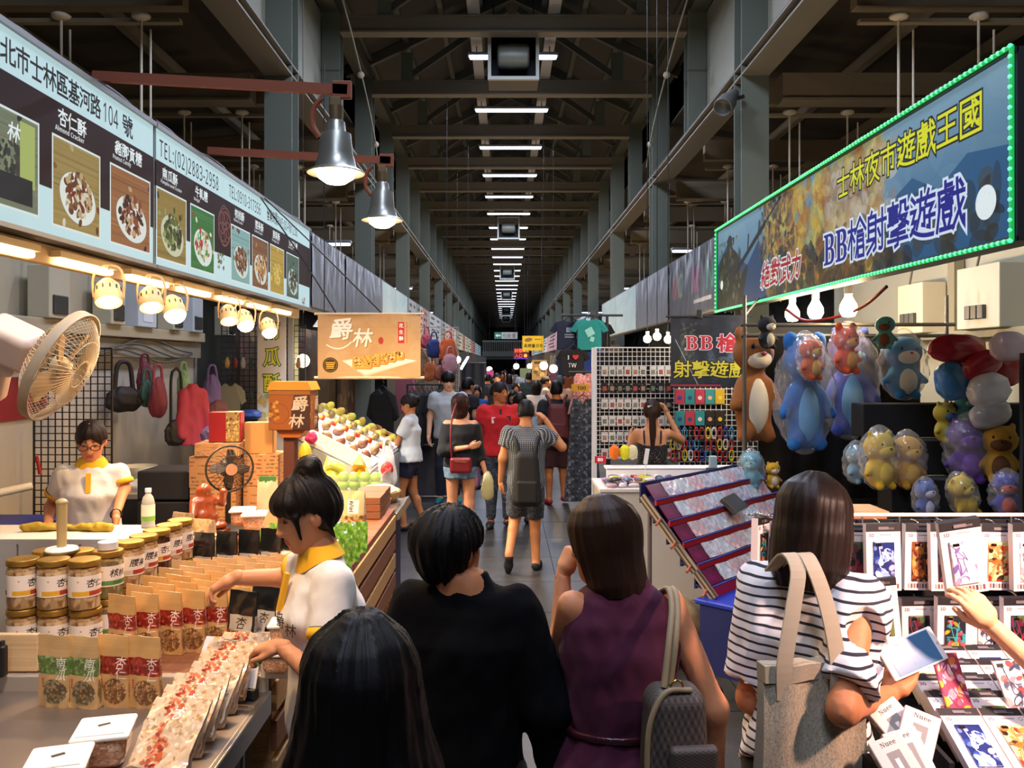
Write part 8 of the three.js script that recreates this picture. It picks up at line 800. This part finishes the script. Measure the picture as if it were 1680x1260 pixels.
// ---------------------------------------------------------------- the souvenir stall
{ const wg = wireGrid('wire_grid', 'white wire grid wall hung with souvenir cards', [1.5, 0.95, -8.3], 0, 1.2, 1.1, 0.046, 0xe8e4da, 0.003); obj('side_post', rbox(0.05, 2.05, 0.04, 0.004, -0.61, 0.075, 0), whitePlastic, wg); obj('back_cloth', box(1.2, 1.05, 0.01, 0, 0.52, -0.06), mat(0x16171a, 0.9), wg); const g2 = wireGrid('wire_grid', 'second white wire grid with hanging pouches and straps', [2.05, 0.8, -8.0], -0.05, 0.75, 1.05, 0.05, 0xe8e4da, 0.003); obj('back_cloth', box(0.75, 1.0, 0.01, 0, 0.5, -0.05), mat(0x16171a, 0.9), g2); obj('stand_foot', [box(0.04, 0.8, 0.04, -0.36, -0.4, 0), box(0.04, 0.8, 0.04, 0.36, -0.4, 0)], whitePlastic, g2);
  const cm = [0, 1].map((b) => [0, 1, 2, 3].map((k) => mat(0xffffff, 0.5, { map: tex(48, 72, (c, w, h) => { c.fillStyle = b ? '#1c1a1a' : '#dcd8d0'; c.fillRect(0, 0, w, h); c.fillStyle = ['#b08a6a', '#b04a38', '#8a8a78', '#6a7a5a'][k]; c.fillRect(10, 26, 28, 32); blotches(c, w, h, 6, ['#c8b8a0', '#5a4a3a'], 2, 5, k + b * 9 + 3); }) }))), cg = box(0.066, 0.1, 0.004);
  for (let r = 0; r < 6; r++) for (let i = 0; i < 9; i++) { const bk = r === 1 || (r === 2 && i > 5) ? 1 : 0, o = obj('souvenir_card', cg, cm[bk][(i * 3 + r) % 4]); o.position.copy(at(992 + i * 12.6 + (i > 5 ? 4 : 0), 609 + r * 27, 8.288)); o.rotation.z = 0.08 * (((i * 7 + r * 3) % 5) - 2) * (bk ? 1 : 0.3); tag(o, `${bk ? 'black' : 'white'} souvenir card on the wire grid, ${ORD[i]} from the post in the ${ORD[r]} row`, 'souvenir card', 'souvenir cards'); }
  const pc = [0xb03a50, 0x2a8a8a, 0xb8324a, 0x2a8a8a, 0xc8a41c, 0x2a8a8a, 0xb83a48, 0x2a8a8a, 0x2a1f18, 0x2a1f18], pg = rbox(0.092, 0.14, 0.014, 0.004); pc.forEach((c, i) => { const g = thing('small_pouch', `${{ 0xb03a50: 'rose', 0x2a8a8a: 'teal', 0xb8324a: 'pink', 0xc8a41c: 'yellow', 0xb83a48: 'coral', 0x2a1f18: 'dark brown' }[c]} printed pouch on the second wire grid, ${ORD[i % 5]} in the ${i < 5 ? 'upper' : 'lower'} row`, 'pouch', at(1115 + (i % 5) * 16.5, i < 5 ? 651 : 686, 7.984), 0, 'printed pouches'); obj('pouch', pg, mat(c, 0.5), g); obj('print', cyl(0.02, 0.02, 0.002, 0, -0.01, 0.008, PI / 2), mat([0x3a3a8a, 0x1c4a6a, 0xe8d8d0, 0xd8a888, 0xe0c83a][i % 5], 0.5), g); });
  const sg = ring(0.03, 0.008, 0, 0, 0).scale(0.7, 1.7, 1); for (let r = 0; r < 3; r++) for (let i = 0; i < 11; i++) { const o = obj('strap_charm', sg, mat([0xb01c24, 0x1c1c20, 0xc8b82a, 0x24307a, 0xb01c24, 0xc8c4bc, 0x2a7a9a, 0x7a1c2a][(i * 3 + r * 2) % 8], 0.5)); o.position.copy(at(1104 + i * 9.6, 711 + r * 18, 7.98)); tag(o, `looped phone strap on the second wire grid, ${ORD[i]} along the ${['upper', 'middle', 'lower'][r]} row`, 'strap', 'looped straps'); }
  const ct = thing('white_counter', 'plain white counter of the souvenir stall', 'counter', [1.42, 0, -7.0]); obj('front_panel', box(1.3, 0.86, 0.02, 0, 0.43, 0.3), mat(0xb8b4ac, 0.6), ct); obj('side_panel', box(0.02, 0.86, 0.6, -0.64, 0.43, 0), mat(0xa8a49c, 0.6), ct); obj('side_panel', box(0.02, 0.86, 0.6, 0.64, 0.43, 0), mat(0xa8a49c, 0.6), ct); obj('counter_top', rbox(1.32, 0.03, 0.64, 0.005, 0, 0.875, 0), mat(0xc8c4c0, 0.5), ct); obj('upper_shelf', rbox(1.2, 0.02, 0.2, 0.004, 0.05, 0.99, -0.25), whitePlastic, ct); obj('shelf_riser', box(1.2, 0.1, 0.02, 0.05, 0.94, -0.16), whitePlastic, ct);
  const hg = [ring(0.032, 0.013, 0, 0, 0, PI / 2), sack(0.07, 0.04, 0.06, 3, 0.8), place(new THREE.CapsuleGeometry(0.014, 0.06, 4, 8), 0, 0, 0, 0, 0, PI / 2)], hc = [0x5a6a8a, 0xa8889a, 0x1c4a7a, 0xb8b83a, 0x8a2a4a, 0xc8c0c8, 0x2a7a7a, 0x24242c, 0x6a4a7a, 0xc87a7a], r = rng(8); for (let i = 0; i < 90; i++) { const o = obj('hair_accessory', hg[i % 3], mat(hc[Math.floor(r() * 10)], 0.3, { clearcoat: 0.6 })); const top = i > 59, j = top ? i - 60 : i; o.position.set(0.86 + (j % 12) * 0.092 + (top ? 0.04 : 0) + r() * 0.006, 0.91 + (top ? 0.042 : 0), -6.75 - Math.floor(j / 12) * 0.082 - (top ? 0.04 : 0) - r() * 0.006); o.rotation.y = r() * 3; tag(o, 'small glossy hair accessory in the jumble on the white counter', 'hair accessory', 'jumble of hair accessories'); }
  [[0xd86a14, 1008], [0xc8c41c, 1025], [0xc8c49a, 1038]].forEach(([c, px], i) => { const o = obj('pom_ball', warp(new THREE.IcosahedronGeometry(0.05, 5), (v) => { v.multiplyScalar(1 + 0.12 * n3(v.x * 90, v.y * 90, v.z * 90)); }), mat(c, 0.9)); o.position.copy(at(px, 742, 7.3)); o.scale.set(0.9, 1.3, 0.9); tag(o, `fluffy ${['orange', 'lime yellow', 'cream'][i]} pom-pom on the counter shelf`, 'pom-pom'); }); const pt = thing('price_tag', 'red round price tag marked 80 on the counter shelf', 'price tag', at(985, 754, 7.3)); obj('tag', rbox(0.1, 0.06, 0.01, 0.004), mat(0xffffff, 0.5, { map: tex(96, 64, (c, w, h) => { c.fillStyle = '#b01420'; c.fillRect(0, 0, w, h); c.fillStyle = '#fff'; c.font = 'bold 44px sans-serif'; c.fillText('80', 22, 48); }) }), pt);
  const ps = thing('sign_paddle', 'white paddle sign with yellow disc among the hair accessories', 'sign', [1.17, 0.9, -6.95]); obj('paddle', rbox(0.035, 0.13, 0.008, 0.003, 0.01, 0.22, 0, 0, 0, -0.15), whitePlastic, ps); obj('stick', cyl(0.005, 0.005, 0.16, 0, 0.08, 0), whitePlastic, ps); obj('disc', cyl(0.035, 0.035, 0.01, -0.05, 0.05, 0.1, PI / 2 - 0.3), mat(0xc8c428, 0.4), ps); const sp = thing('spray_bottle', 'dark bottle with pale top at the far end of the white counter', 'bottle', [1.72, 0.89, -6.9]); obj('bottle_body', rbox(0.1, 0.14, 0.08, 0.01, 0, 0.07, 0), mat(0x241816, 0.4), sp); obj('top', rbox(0.06, 0.1, 0.06, 0.008, 0, 0.19, 0), mat(0x9ab0b8, 0.4), sp);
  [[1062, 556], [1078, 552], [1096, 557]].forEach(([px, py], i) => { const p = at(px, py, 9.22), b = thing('light_bulb', `bare bulb over the souvenir cards, ${ORD[i]} from the white post`, 'bulb', p, 0, 'bulbs over the souvenir cards'); obj('bulb', ball(0.045, 0, 0, 0), glow(0xffdcb0, 18, 0xffffff), b); obj('socket', cyl(0.02, 0.02, 0.05, 0, 0.06, 0), whitePlastic, b); obj('cord', cyl(0.004, 0.004, 6.6 - p.y, 0, (6.6 - p.y) / 2, 0), blackPlastic, b); pointLight(0xffdcb0, LUM.bulb * 0.8, p, 2); }); }

// ---------------------------------------------------------------- the fruit stall and the cracker baskets
{ const s = thing('fruit_stand', 'tilted white fruit stand beyond the candy banner', 'stand', [-1.62, 0, -8.45]); obj('shelf', bar(V(-0.42, 1.33, 0), V(0.42, 0.92, 0), 2.0, 0.03), whitePlastic, s); obj('stand_front', box(0.04, 0.9, 2.0, 0.42, 0.45, 0), mat(0x8a8d90, 0.6), s); obj('stand_end', plate([[-0.42, 0], [0.42, 0], [0.42, 0.9], [-0.42, 1.3]], 0.03).translate(0, 0, 0.98), mat(0x9a9da0, 0.6), s);
  const mango = sack(0.12, 0.09, 0.09, 3, 0.9, 0.04, 1), round = new THREE.SphereGeometry(0.045, 14, 10), dragon = sack(0.11, 0.12, 0.1, 7, 0.7, 0.2, 0.9), r = rng(17);
  const kinds = [['dusky red mango', mango, 0x7a4a34, 0, 0.7], ['ripe tomato', round, 0xb02a20, 0.7, 1.0], ['brown kiwi', round, 0x6a5428, 1.0, 1.5], ['yellow pear', mango, 0xb8a03a, 1.5, 2.0]];
  for (let k = 0; k < 4; k++) { const [n, geo, c, z0, z1] = kinds[k]; const tr = thing('fruit_tray', `white foam-lined tray of ${n}s on the fruit stand`, 'tray', [-1.62, 0.03, -7.5 - (z0 + z1) / 2]); obj('lining', bar(V(-0.42, 1.335, 0), V(0.42, 0.925, 0), z1 - z0 - 0.02, 0.02), mat(0xdcdce0, 0.7), tr); obj('tray_edge', bar(V(-0.42, 1.37, (z1 - z0) / 2), V(0.42, 0.96, (z1 - z0) / 2), 0.02, 0.09), mat(0xdcdce0, 0.7), tr);
    for (let i = 0; i < 14; i++) { const t = (i % 7) / 6.6 + 0.04, z = z0 + 0.09 + (z1 - z0 - 0.18) * Math.floor(i / 7), o = obj('fruit', geo, mat([c, new THREE.Color(c).offsetHSL(0.03, 0, 0.05).getHex()][i % 2], 0.4)); o.position.set(-2.0 + 0.78 * t, 1.425 - 0.39 * t, -7.5 - z); o.rotation.set(r() * 2, r() * 3, r()); tag(o, `${n} on the tilted fruit stand`, 'fruit', `${n}s`); } }
  for (let i = 0; i < 3; i++) { const o = obj('fruit', dragon, mat(0xa81c58, 0.5)); o.position.set(-1.95 + i * 0.12, 1.34 - 0.05 * i, -7.42 + 0.02 * i); tag(o, 'magenta dragon fruit at the near end of the fruit stand', 'fruit', 'dragon fruits'); }
  const c = thing('fruit_case', 'low clear case of cut fruit in front of the fruit stand', 'display case', [-1.32, 0, -6.85]); obj('case_base', rbox(0.72, 0.86, 0.62, 0.01, 0, 0.43, 0), mat(0x9aa0a4, 0.5), c); for (const [w, d, x, z] of [[0.72, 0.006, 0, 0.31], [0.72, 0.006, 0, -0.31], [0.006, 0.62, 0.36, 0], [0.006, 0.62, -0.36, 0]]) obj('case_pane', box(w, 0.16, d, x, 0.94, z), mat(0xffffff, 0.05, { transmission: 0.95 }), c); obj('tray', box(0.7, 0.02, 0.6, 0, 0.87, 0), whitePlastic, c);
  for (let i = 0; i < 12; i++) { const o = obj('fruit', round, mat(0x7aa83a, 0.4)); o.position.set(-1.28 + (i % 4) * 0.085, 0.93 + Math.floor(i / 8) * 0.06, -6.62 - (Math.floor(i / 4) % 2) * 0.09); tag(o, 'green guava in the clear case', 'fruit', 'green guavas'); } const cut = pouchGeo(0.16, 0.1, 0.12, 5, 0.02); for (let i = 0; i < 9; i++) { const o = obj('cut_fruit_bag', cut, mat([0xd8b82a, 0xc8c85a, 0xd89a2a][i % 3], 0.2, { clearcoat: 1 })); o.position.set(-1.6 + (i % 3) * 0.2, 0.93 + (i > 5 ? 0.09 : 0.0), -6.85 - Math.floor((i % 6) / 3) * 0.17); o.rotation.set(-0.7, i, 0); tag(o, `clear bag of yellow cut fruit in the case, ${ORD[i]} from the guavas`, 'cut fruit', 'bags of cut fruit'); }
  { const o = obj('fruit', dragon, mat(0xb01c20, 0.35)); o.position.set(-1.0, 1.0, -7.1); tag(o, 'bright red fruit by the picker’s hand'.replace('’', ''), 'fruit'); const p2 = obj('papaya', sack(0.12, 0.2, 0.12, 5, 0.6, 0.05, 0.95), mat(0xc8a01c, 0.4)); p2.position.set(-1.72, 1.12, -7.2); tag(p2, 'upright yellow papaya at the corner of the stand', 'fruit'); }
  const t = thing('basket_table', 'low table with steel edge strip and purple skirt carrying cracker baskets', 'table', [-1.12, 0, -6.15]); obj('table_top', rbox(0.72, 0.03, 0.72, 0.004, 0, 0.83, 0), mat(0x4a3a30, 0.6), t); obj('steel_edge', rbox(0.05, 0.05, 0.74, 0.004, 0.36, 0.83, 0, 0, 0, 0.3), chrome, t); obj('skirt', box(0.02, 0.8, 0.7, 0.3, 0.42, 0), mat(0x2a1c3a, 0.9), t); obj('skirt_front', box(0.66, 0.8, 0.02, -0.02, 0.42, 0.345), mat(0x2a1c3a, 0.9), t);
  const bk = lathe([[0, 0], [0.13, 0], [0.17, 0.075], [0.175, 0.075], [0.17, 0.06], [0.135, -0.008], [0, -0.008]], 28), ck = warp(new THREE.IcosahedronGeometry(0.16, 5), (v) => { v.y *= 0.35; v.multiplyScalar(1 + 0.14 * n3(v.x * 40, v.y * 60, v.z * 40)); }), bm = mat(0xffffff, 0.8, { map: woodTexture('#9a7a44', '#4a3414', 33, [6, 3]) }), cm = mat(0xffffff, 0.6, { map: foodTex(['#d8ccb0', '#c8b890', '#e8e0cc', '#b8a478'], 88, '#cfc09a') });
  [[-0.95, -6.34, 0.95], [-0.97, -5.99, 0.9], [-1.28, -6.2, 0.75]].forEach(([x, z, k], i) => { const g = thing('cracker_basket', `round woven basket heaped with pale crackers, ${['farthest', 'nearest', 'behind the other two'][i]}`, 'basket', [x, 0.855, z], 0, 'cracker baskets'); g.scale.setScalar(k); obj('basket', bk, bm, g); const m = obj('crackers', ck.clone().translate(0, 0.07, 0), cm, g); m.userData.kind = 'stuff'; });
  for (let i = 0; i < 6; i++) { const o = obj('wooden_tray', rbox(0.2, 0.045, 0.26, 0.004), woodRed); o.position.set(-0.9 - (i % 2) * 0.005, 0.915 + Math.floor(i / 2) * 0.047, -5.5 - (i % 2) * 0.27); tag(o, `flat wooden snack box in the stack by the steel edge, ${['bottom', 'middle', 'top'][Math.floor(i / 2)]} of the ${i % 2 ? 'farther' : 'nearer'} pile`, 'wooden box', 'wooden snack boxes'); }
  const np = obj('snack_pouch', pouchGeo(0.14, 0.28, 0.08, 6, 0.012), mat(0xffffff, 0.25, { map: tex(128, 240, (c, w, h) => { c.fillStyle = '#c8ac80'; c.fillRect(0, 0, w, h); c.save(); c.translate(0, 120); blotches(c, w, 120, 120, ['#8a6238', '#b08a58', '#5a3c20'], 5, 14, 4); c.restore(); c.fillStyle = '#e8e4dc'; c.fillRect(40, 44, 60, 64); write(c, '花生', 46, 48, 26, { color: '#1c1814', lw: 12, vertical: true }); }), ...film })); np.position.set(-0.86, 0.892, -4.75); np.rotation.y = -0.2; tag(np, 'tall clear nut pouch with a white label behind the seller', 'snack pouch');
  hung('bag_bundle', 'bundle of white carrier bags hung at the fruit case', 'bag', 635, 770, 7.2, 0.18, 0.4, 0.14, 0xc8ccd0, 27, { up: 0.05, rough: 0.35 });
  const fl = thing('stall_lamp', 'white lamp above the fruit stand hidden by the candy banner', 'lamp', [-1.75, 2.25, -8.1]); obj('shade', lathe([[0.02, 0.1], [0.06, 0.07], [0.11, 0], [0.105, 0], [0.055, 0.06], [0.02, 0.08]], 20), whitePlastic, fl); obj('bulb', ball(0.05, 0, 0, 0), glow(0xfff4e0, 10, 0xffffff), fl); obj('cord', cyl(0.005, 0.005, 2.5, 0, 1.3, 0), blackPlastic, fl); spotLight(0xfff2dc, LUM.fruit, V(-1.75, 2.2, -8.1), V(-1.45, 0.9, -7.9), 1.1, 0.7, 3); }
// ---------------------------------------------------------------- hanging clothes and shops farther along
function garment(label, p, w, h, col, turn, o = {}) { const g = thing('hanging_garment', label, 'clothes', p, turn, o.group), pts = o.dress ? [[-0.2, 0], [-0.26, -0.08], [-0.3, -0.45], [-0.42, -1], [0.42, -1], [0.3, -0.45], [0.26, -0.08], [0.2, 0], [0.08, 0], [0, -0.06], [-0.08, 0]] : [[-0.16, 0], [-0.36, -0.08], [-0.5, -0.36], [-0.38, -0.42], [-0.32, -0.3], [-0.32, -1], [0.32, -1], [0.32, -0.3], [0.38, -0.42], [0.5, -0.36], [0.36, -0.08], [0.16, 0], [0.06, -0.06], [-0.06, -0.06]];
  const geo = plate(pts.map(([x, y]) => [x * w, y * h]), 0.03, 0.008); obj('fabric', warp(geo, (v) => { v.z += 0.015 * Math.sin(v.x * 30 + v.y * 4) - 0.015; }), typeof col === 'number' ? mat(col, 0.85) : col, g); obj('hanger', tube([V(-0.15 * w, 0, 0), V(0, 0.05, 0), V(0.15 * w, 0, 0)], 0.006, 10, 5), darkMetal, g); obj('hanger_hook', tube([V(0, 0.05, 0), V(0.02, 0.09, 0), V(0, 0.11, 0)], 0.005, 8, 5), darkMetal, g); return g; }
const shirt = garment('navy t-shirt with pale print hung over the souvenir side', at(935, 526, 10.6), 0.5, 0.36, 0x101c34, 0); obj('print', [box(0.1, 0.06, 0.004, 0, -0.12, 0.045), box(0.02, 0.14, 0.004, 0.09, -0.16, 0.045), box(0.12, 0.015, 0.004, -0.01, -0.18, 0.045), box(0.12, 0.015, 0.004, -0.01, -0.21, 0.045)], mat(0x7a8698, 0.8), shirt).userData.kind = 'stuff';
const tealShirt = garment('teal t-shirt with pale print beside the navy one', at(967, 524, 10.5), 0.46, 0.38, 0x147a7a, 0); obj('print', [box(0.1, 0.1, 0.004, 0, -0.16, 0.045, 0, 0, 0.5), box(0.05, 0.06, 0.004, 0.03, -0.25, 0.045, 0, 0, -0.3)], mat(0x7ab8b4, 0.8), tealShirt).userData.kind = 'stuff';
const iTW = garment('black t-shirt printed I heart TW', at(940, 572, 10.5), 0.42, 0.34, 0x0c0c0e, 0); obj('print', new THREE.PlaneGeometry(0.2, 0.2).translate(0.0, -0.16, 0.058), mat(0xffffff, 0.8, { map: tex(128, 128, (c, w, h) => { c.clearRect(0, 0, w, h); c.fillStyle = '#e0e0dc'; c.font = 'bold 44px serif'; c.fillText('I', 16, 48); c.font = '48px sans-serif'; c.fillText('TW', 22, 112); c.fillStyle = '#b8202a'; c.beginPath(); c.moveTo(82, 52); c.bezierCurveTo(36, 22, 64, 0, 82, 18); c.bezierCurveTo(100, 0, 128, 22, 82, 52); c.fill(); }), transparent: true }), iTW);
garment('blue printed t-shirt behind the I heart TW shirt', at(968, 572, 10.66), 0.4, 0.34, 0x1c3a8a, 0); garment('black t-shirt at the end of the hanging row', at(984, 530, 10.9), 0.4, 0.34, 0x101014, 0.2);
const pinkPat = mat(0xffffff, 0.9, { map: tex(64, 64, (c, w, h) => { c.fillStyle = '#b87a74'; c.fillRect(0, 0, w, h); blotches(c, w, h, 40, ['#8a4a4c', '#d8b8b0', '#6a5a7a'], 2, 6, 4); }, [6, 6]) }), grayPat = mat(0xffffff, 0.9, { map: tex(64, 64, (c, w, h) => { c.fillStyle = '#2c3038'; c.fillRect(0, 0, w, h); blotches(c, w, h, 40, ['#4a505a', '#15181c', '#6a6e74'], 2, 8, 6); }, [5, 5]) });
garment('pink patterned dress hung beside the white post', at(958, 614, 9.6), 0.42, 0.45, pinkPat, 0.1, { dress: 1 }); garment('dark patterned wrap dress hung below the pink one', at(956, 655, 9.5), 0.5, 1.15, grayPat, 0.1, { dress: 1 }); { const p = thing('price_tag', 'yellow price card marked 100 on the hanging dresses', 'price tag', at(952, 636, 9.47)); obj('card', box(0.2, 0.08, 0.006), mat(0xffffff, 0.6, { map: tex(128, 52, (c, w, h) => { c.fillStyle = '#b8861c'; c.fillRect(0, 0, w, h); c.fillStyle = '#1c1408'; c.font = 'bold 40px sans-serif'; c.fillText('100', 40, 42); }) }), p); const r = thing('clothes_rail', 'pipe rail carrying the t-shirts and dresses', 'rail'); obj('pipe', rod(V(0.72, 2.5, -10.6), V(1.5, 2.5, -10.6), 0.015), darkMetal, r); obj('rail_post', rod(V(1.3, 0, -10.6), V(1.3, 2.5, -10.6), 0.018), darkMetal, r); obj('lower_pipe', rod(V(0.74, 1.79, -9.6), V(1.3, 1.79, -9.6), 0.014), darkMetal, r); obj('lower_post', rod(V(1.2, 0, -9.6), V(1.2, 1.79, -9.6), 0.016), darkMetal, r); }
// stall partitions and goods along both sides
{ const wallM = (cols, seed) => mat(0xffffff, 0.85, { map: tex(256, 128, (c, w, h) => { c.fillStyle = cols[0]; c.fillRect(0, 0, w, h); blotches(c, w, h, 260, cols, 3, 12, seed, 0.8); }) }), mL = wallM(['#3a302c', '#5a3a3a', '#6a5a44', '#2a2c34', '#8a7a5a', '#4a2a3c'], 61), mR = wallM(['#3a3430', '#6a5a48', '#8a7250', '#4a3a44', '#2a2c30'], 62);
  for (const s of [-1, 1]) { const w = structure(s < 0 ? 'wall_left' : 'wall_right'); for (let i = 0; i < 8; i++) { const d = (s < 0 ? 9.3 : 11.5) + i * 7.2; obj('stall_back', box(0.05, 2.4, 7.1, CX + s * (i ? 2.35 : 3.1), 1.2, -d - 3.55), s < 0 ? mL : mR, w); if (i) obj('partition', box(1.0, 2.3, 0.05, CX + s * 1.95, 1.15, -d), mat(0x55504a, 0.85), w); } }
  const r = rng(5), tones = ['black', 'brick red', 'charcoal', 'dusty pink', 'olive', 'navy', 'cream', 'rust'], cols = [0x121216, 0x7a2a24, 0x2a2a2e, 0x9a5a6a, 0x4a4a2c, 0x1a2440, 0xa89a80, 0x8a4a24];
  for (let i = 0; i < 26; i++) { const s = i % 2 ? 1 : -1, j = Math.floor(i / 2), d = (s < 0 ? 10.9 : 13) + j * 1.5, k = (i * 5 + j) % 8; garment(`${tones[k]} garment on the ${s < 0 ? 'fruit stall' : 'souvenir'} side rack, ${ORD[j]} stall along`, [CX + s * (1.55 + 0.25 * r()), 1.55 + (j % 3) * 0.3, -d], 0.5, j % 3 ? 0.7 : 0.95, cols[k], s * 0.5, { dress: j % 2, group: 'garments along the aisle' }); }
  for (let i = 0; i < 7; i++) garment(`black hanging garment on the rack behind the picker, ${ORD[i]} from the fruit stand`, at(676 + i * 8, 642, 11.3 + i * 0.1), 0.45, 0.72, [0x121214, 0x1c1a1e, 0x24201e][i % 3], 1.3, { group: 'black garments' }); { const t = thing('clothes_rack', 'rolling rack with the black garments', 'rack', [-1.0, 0, -11.5]); obj('bar', rod(V(-0.35, 1.6, 0), V(0.25, 1.6, 0), 0.014), darkMetal, t); for (const x of [-0.34, 0.24]) obj('upright', rod(V(x, 0.06, 0), V(x, 1.6, 0), 0.014), darkMetal, t); for (const x of [-0.34, 0.24]) obj('wheel', ring(0.03, 0.014, x, 0.044, 0), blackPlastic, t); const b = thing('low_table', 'grey low display table behind the picker', 'table', [-1.25, 0, -12.2]); obj('table_top', rbox(0.9, 0.04, 0.7, 0.006, 0, 0.72, 0), mat(0x7a7078, 0.6), b); obj('cloth_front', box(0.9, 0.7, 0.02, 0, 0.36, 0.34), mat(0x4a484c, 0.8), b); }
  [[700, 560, 0xb04a5a, 0.16], [712, 572, 0x24346a, 0.2], [735, 575, 0xc85a24, 0.26], [738, 598, 0xb8848a, 0.22], [705, 610, 0xb86a3a, 0.2], [722, 612, 0x8a4a3a, 0.16]].forEach(([px, py, c, w], i) => hung('round_bag', `${['rose', 'navy', 'orange-red', 'pale pink printed', 'tan', 'brown'][i]} round bag hung past the candy banner`, 'bag', px, py, 13.36 - (i % 2) * 0.16, w * 1.6, w * 1.5, 0.1, c, i + 31, { up: 0.1, pinch: 0.8 }));
  wireGrid('wire_grid', 'pale wire grid with round bags past the candy banner', [-1.12, 0.02, -13.48], 0, 0.75, 2.45, 0.08, 0x9a9890);
  const dc = thing('dark_curtain', 'tall navy-black cloth hanging at a stall front behind the tall person', 'curtain', [(776 - 828) * 19 / FOCAL, 0.9, -19]); obj('curtain', warp(new THREE.BoxGeometry(0.55, 0.95, 0.03, 16, 4, 1).translate(0, 0.5, 0), (v) => { v.z += 0.03 * Math.sin(v.x * 30); v.x *= 1 - 0.15 * (v.y - 0.5); }), mat(0x0e1420, 0.9), dc); obj('curtain_rod', rod(V(-0.3, 0.99, 0), V(0.3, 0.99, 0), 0.015), darkMetal, dc); obj('pole', rod(V(-0.28, -0.9, -0.02), V(-0.28, 0.99, -0.02), 0.015), darkMetal, dc);
  { const a = at(757, 605, 17), b = at(768, 586, 17.47), g = thing('tilted_tube_lamp', 'tilted glowing tube lamp beside the dark curtain', 'tube lamp'); obj('tube', rod(a, b, 0.022), glow(0xdfe6ff, 7, 0xffffff), g); obj('holder', rod(a.clone().add(V(-0.03, 0, -0.03)), b.clone().add(V(-0.03, 0, -0.03)), 0.015), fitting, g); obj('cord', rod(b, V(b.x, 6.6, b.z), 0.004), blackPlastic, g); pointLight(0xdfe6ff, 2, a.clone().lerp(b, 0.5), 3); }
  [[892, 600, 17.5], [908, 605, 17], [889, 607, 22], [847, 601, 32], [869, 601, 34], [803, 606, 30], [750, 590, 20], [733, 588, 16], [497, 592, 9.6], [462, 592, 9.8], [876, 596, 45]].forEach(([px, py, d], i) => { const D = 9.22 + 2.75 * Math.round((d - 9.22) / 2.75), p = at(px, py, D), g = thing('light_bulb', `small bright bulb of a far stall, ${ORD[i]} in the string of lights down the aisle`, 'bulb', p, 0, 'bulbs of far stalls'); obj('bulb', ball(0.06 + 0.0015 * d, 0, 0, 0), glow(i % 3 ? 0xffd49a : 0xfff0e0, 10, 0xffffff), g); obj('cord', cyl(0.004, 0.004, 6.6 - p.y, 0, (6.6 - p.y) / 2, 0), blackPlastic, g); pointLight(0xffd49a, i > 7 && i < 10 ? 1.2 : LUM.far, p, 3); });
  const posterM = mat(0xffffff, 0.6, { map: tex(128, 192, (c, w, h) => { c.fillStyle = '#b08a4a'; c.fillRect(0, 0, w, h); for (let i = 0; i < 8; i++) { c.fillStyle = ['#6a4a1c', '#d8b86a', '#8a6a34'][i % 3]; c.beginPath(); c.arc(64 + 34 * Math.cos(i), 110 + 34 * Math.sin(i), 18, 0, 7); c.fill(); } c.fillStyle = '#4a3414'; c.fillRect(20, 14, 88, 24); }), emissive: 0xffffff, emissiveIntensity: 0 }); for (const [px, py, d, w, h, k] of [[885, 607, 20, 0.36, 0.48, 'tan food poster'], [862, 612, 26, 0.34, 0.3, 'small green food poster']]) { const g = thing('food_poster', `${k} on a stall front under the tea sign`, 'poster', at(px, py, d)); obj('poster', box(w, h, 0.02), k[0] === 't' ? posterM : mat(0x8a9a6a, 0.6), g); obj('pole', rod(V(0, -h / 2, -0.02), V(0, -1.95, -0.02), 0.015), darkMetal, g); }
  const pk = thing('pink_panel', 'small bright pink lit panel of a stall in the far crowd', 'sign', at(804, 612, 30)); obj('panel', box(0.26, 0.16, 0.03), mat(0xb83a78, 0.5, { emissive: 0xc83a80, emissiveIntensity: 0.6 }), pk); obj('pole', rod(V(0, -0.08, 0), V(0, -1.5, 0), 0.02), darkMetal, pk);
  wireGrid('wire_grid', 'dark wire grid with dangling trinkets at the end of the snack stall', [-2.6, 0.8, -9.0], 0, 0.9, 1.5, 0.06, 0x2a2826); const tm = [0xb8903a, 0x8a2a2a, 0xc8c4bc, 0x3a5a4a, 0x9a6a3a]; for (let i = 0; i < 30; i++) { const o = obj('trinket', sack(0.05, 0.12, 0.04, i, 0.5), tm.map((c) => mat(c, 0.4))[i % 5]); o.position.set(-2.98 + (i % 10) * 0.085, 1.2 + Math.floor(i / 10) * 0.35, -8.972); tag(o, 'small dangling trinket on the dark wire grid', 'trinket', 'trinkets on the dark grid'); }
  hung('cloth_bundle', 'blue basin of folded cloth by the vertical sign', 'cloth', 407, 680, 8.3, 0.26, 0.1, 0.2, 0x2a4a9a, 41, { strap: false, pinch: 0.9, turn: 0 }); garment('white and grey blouse hung inside the next stall', at(378, 630, 8.7), 0.3, 0.5, 0xa8a898, 0.2); }

renderer.render(scene, camera);
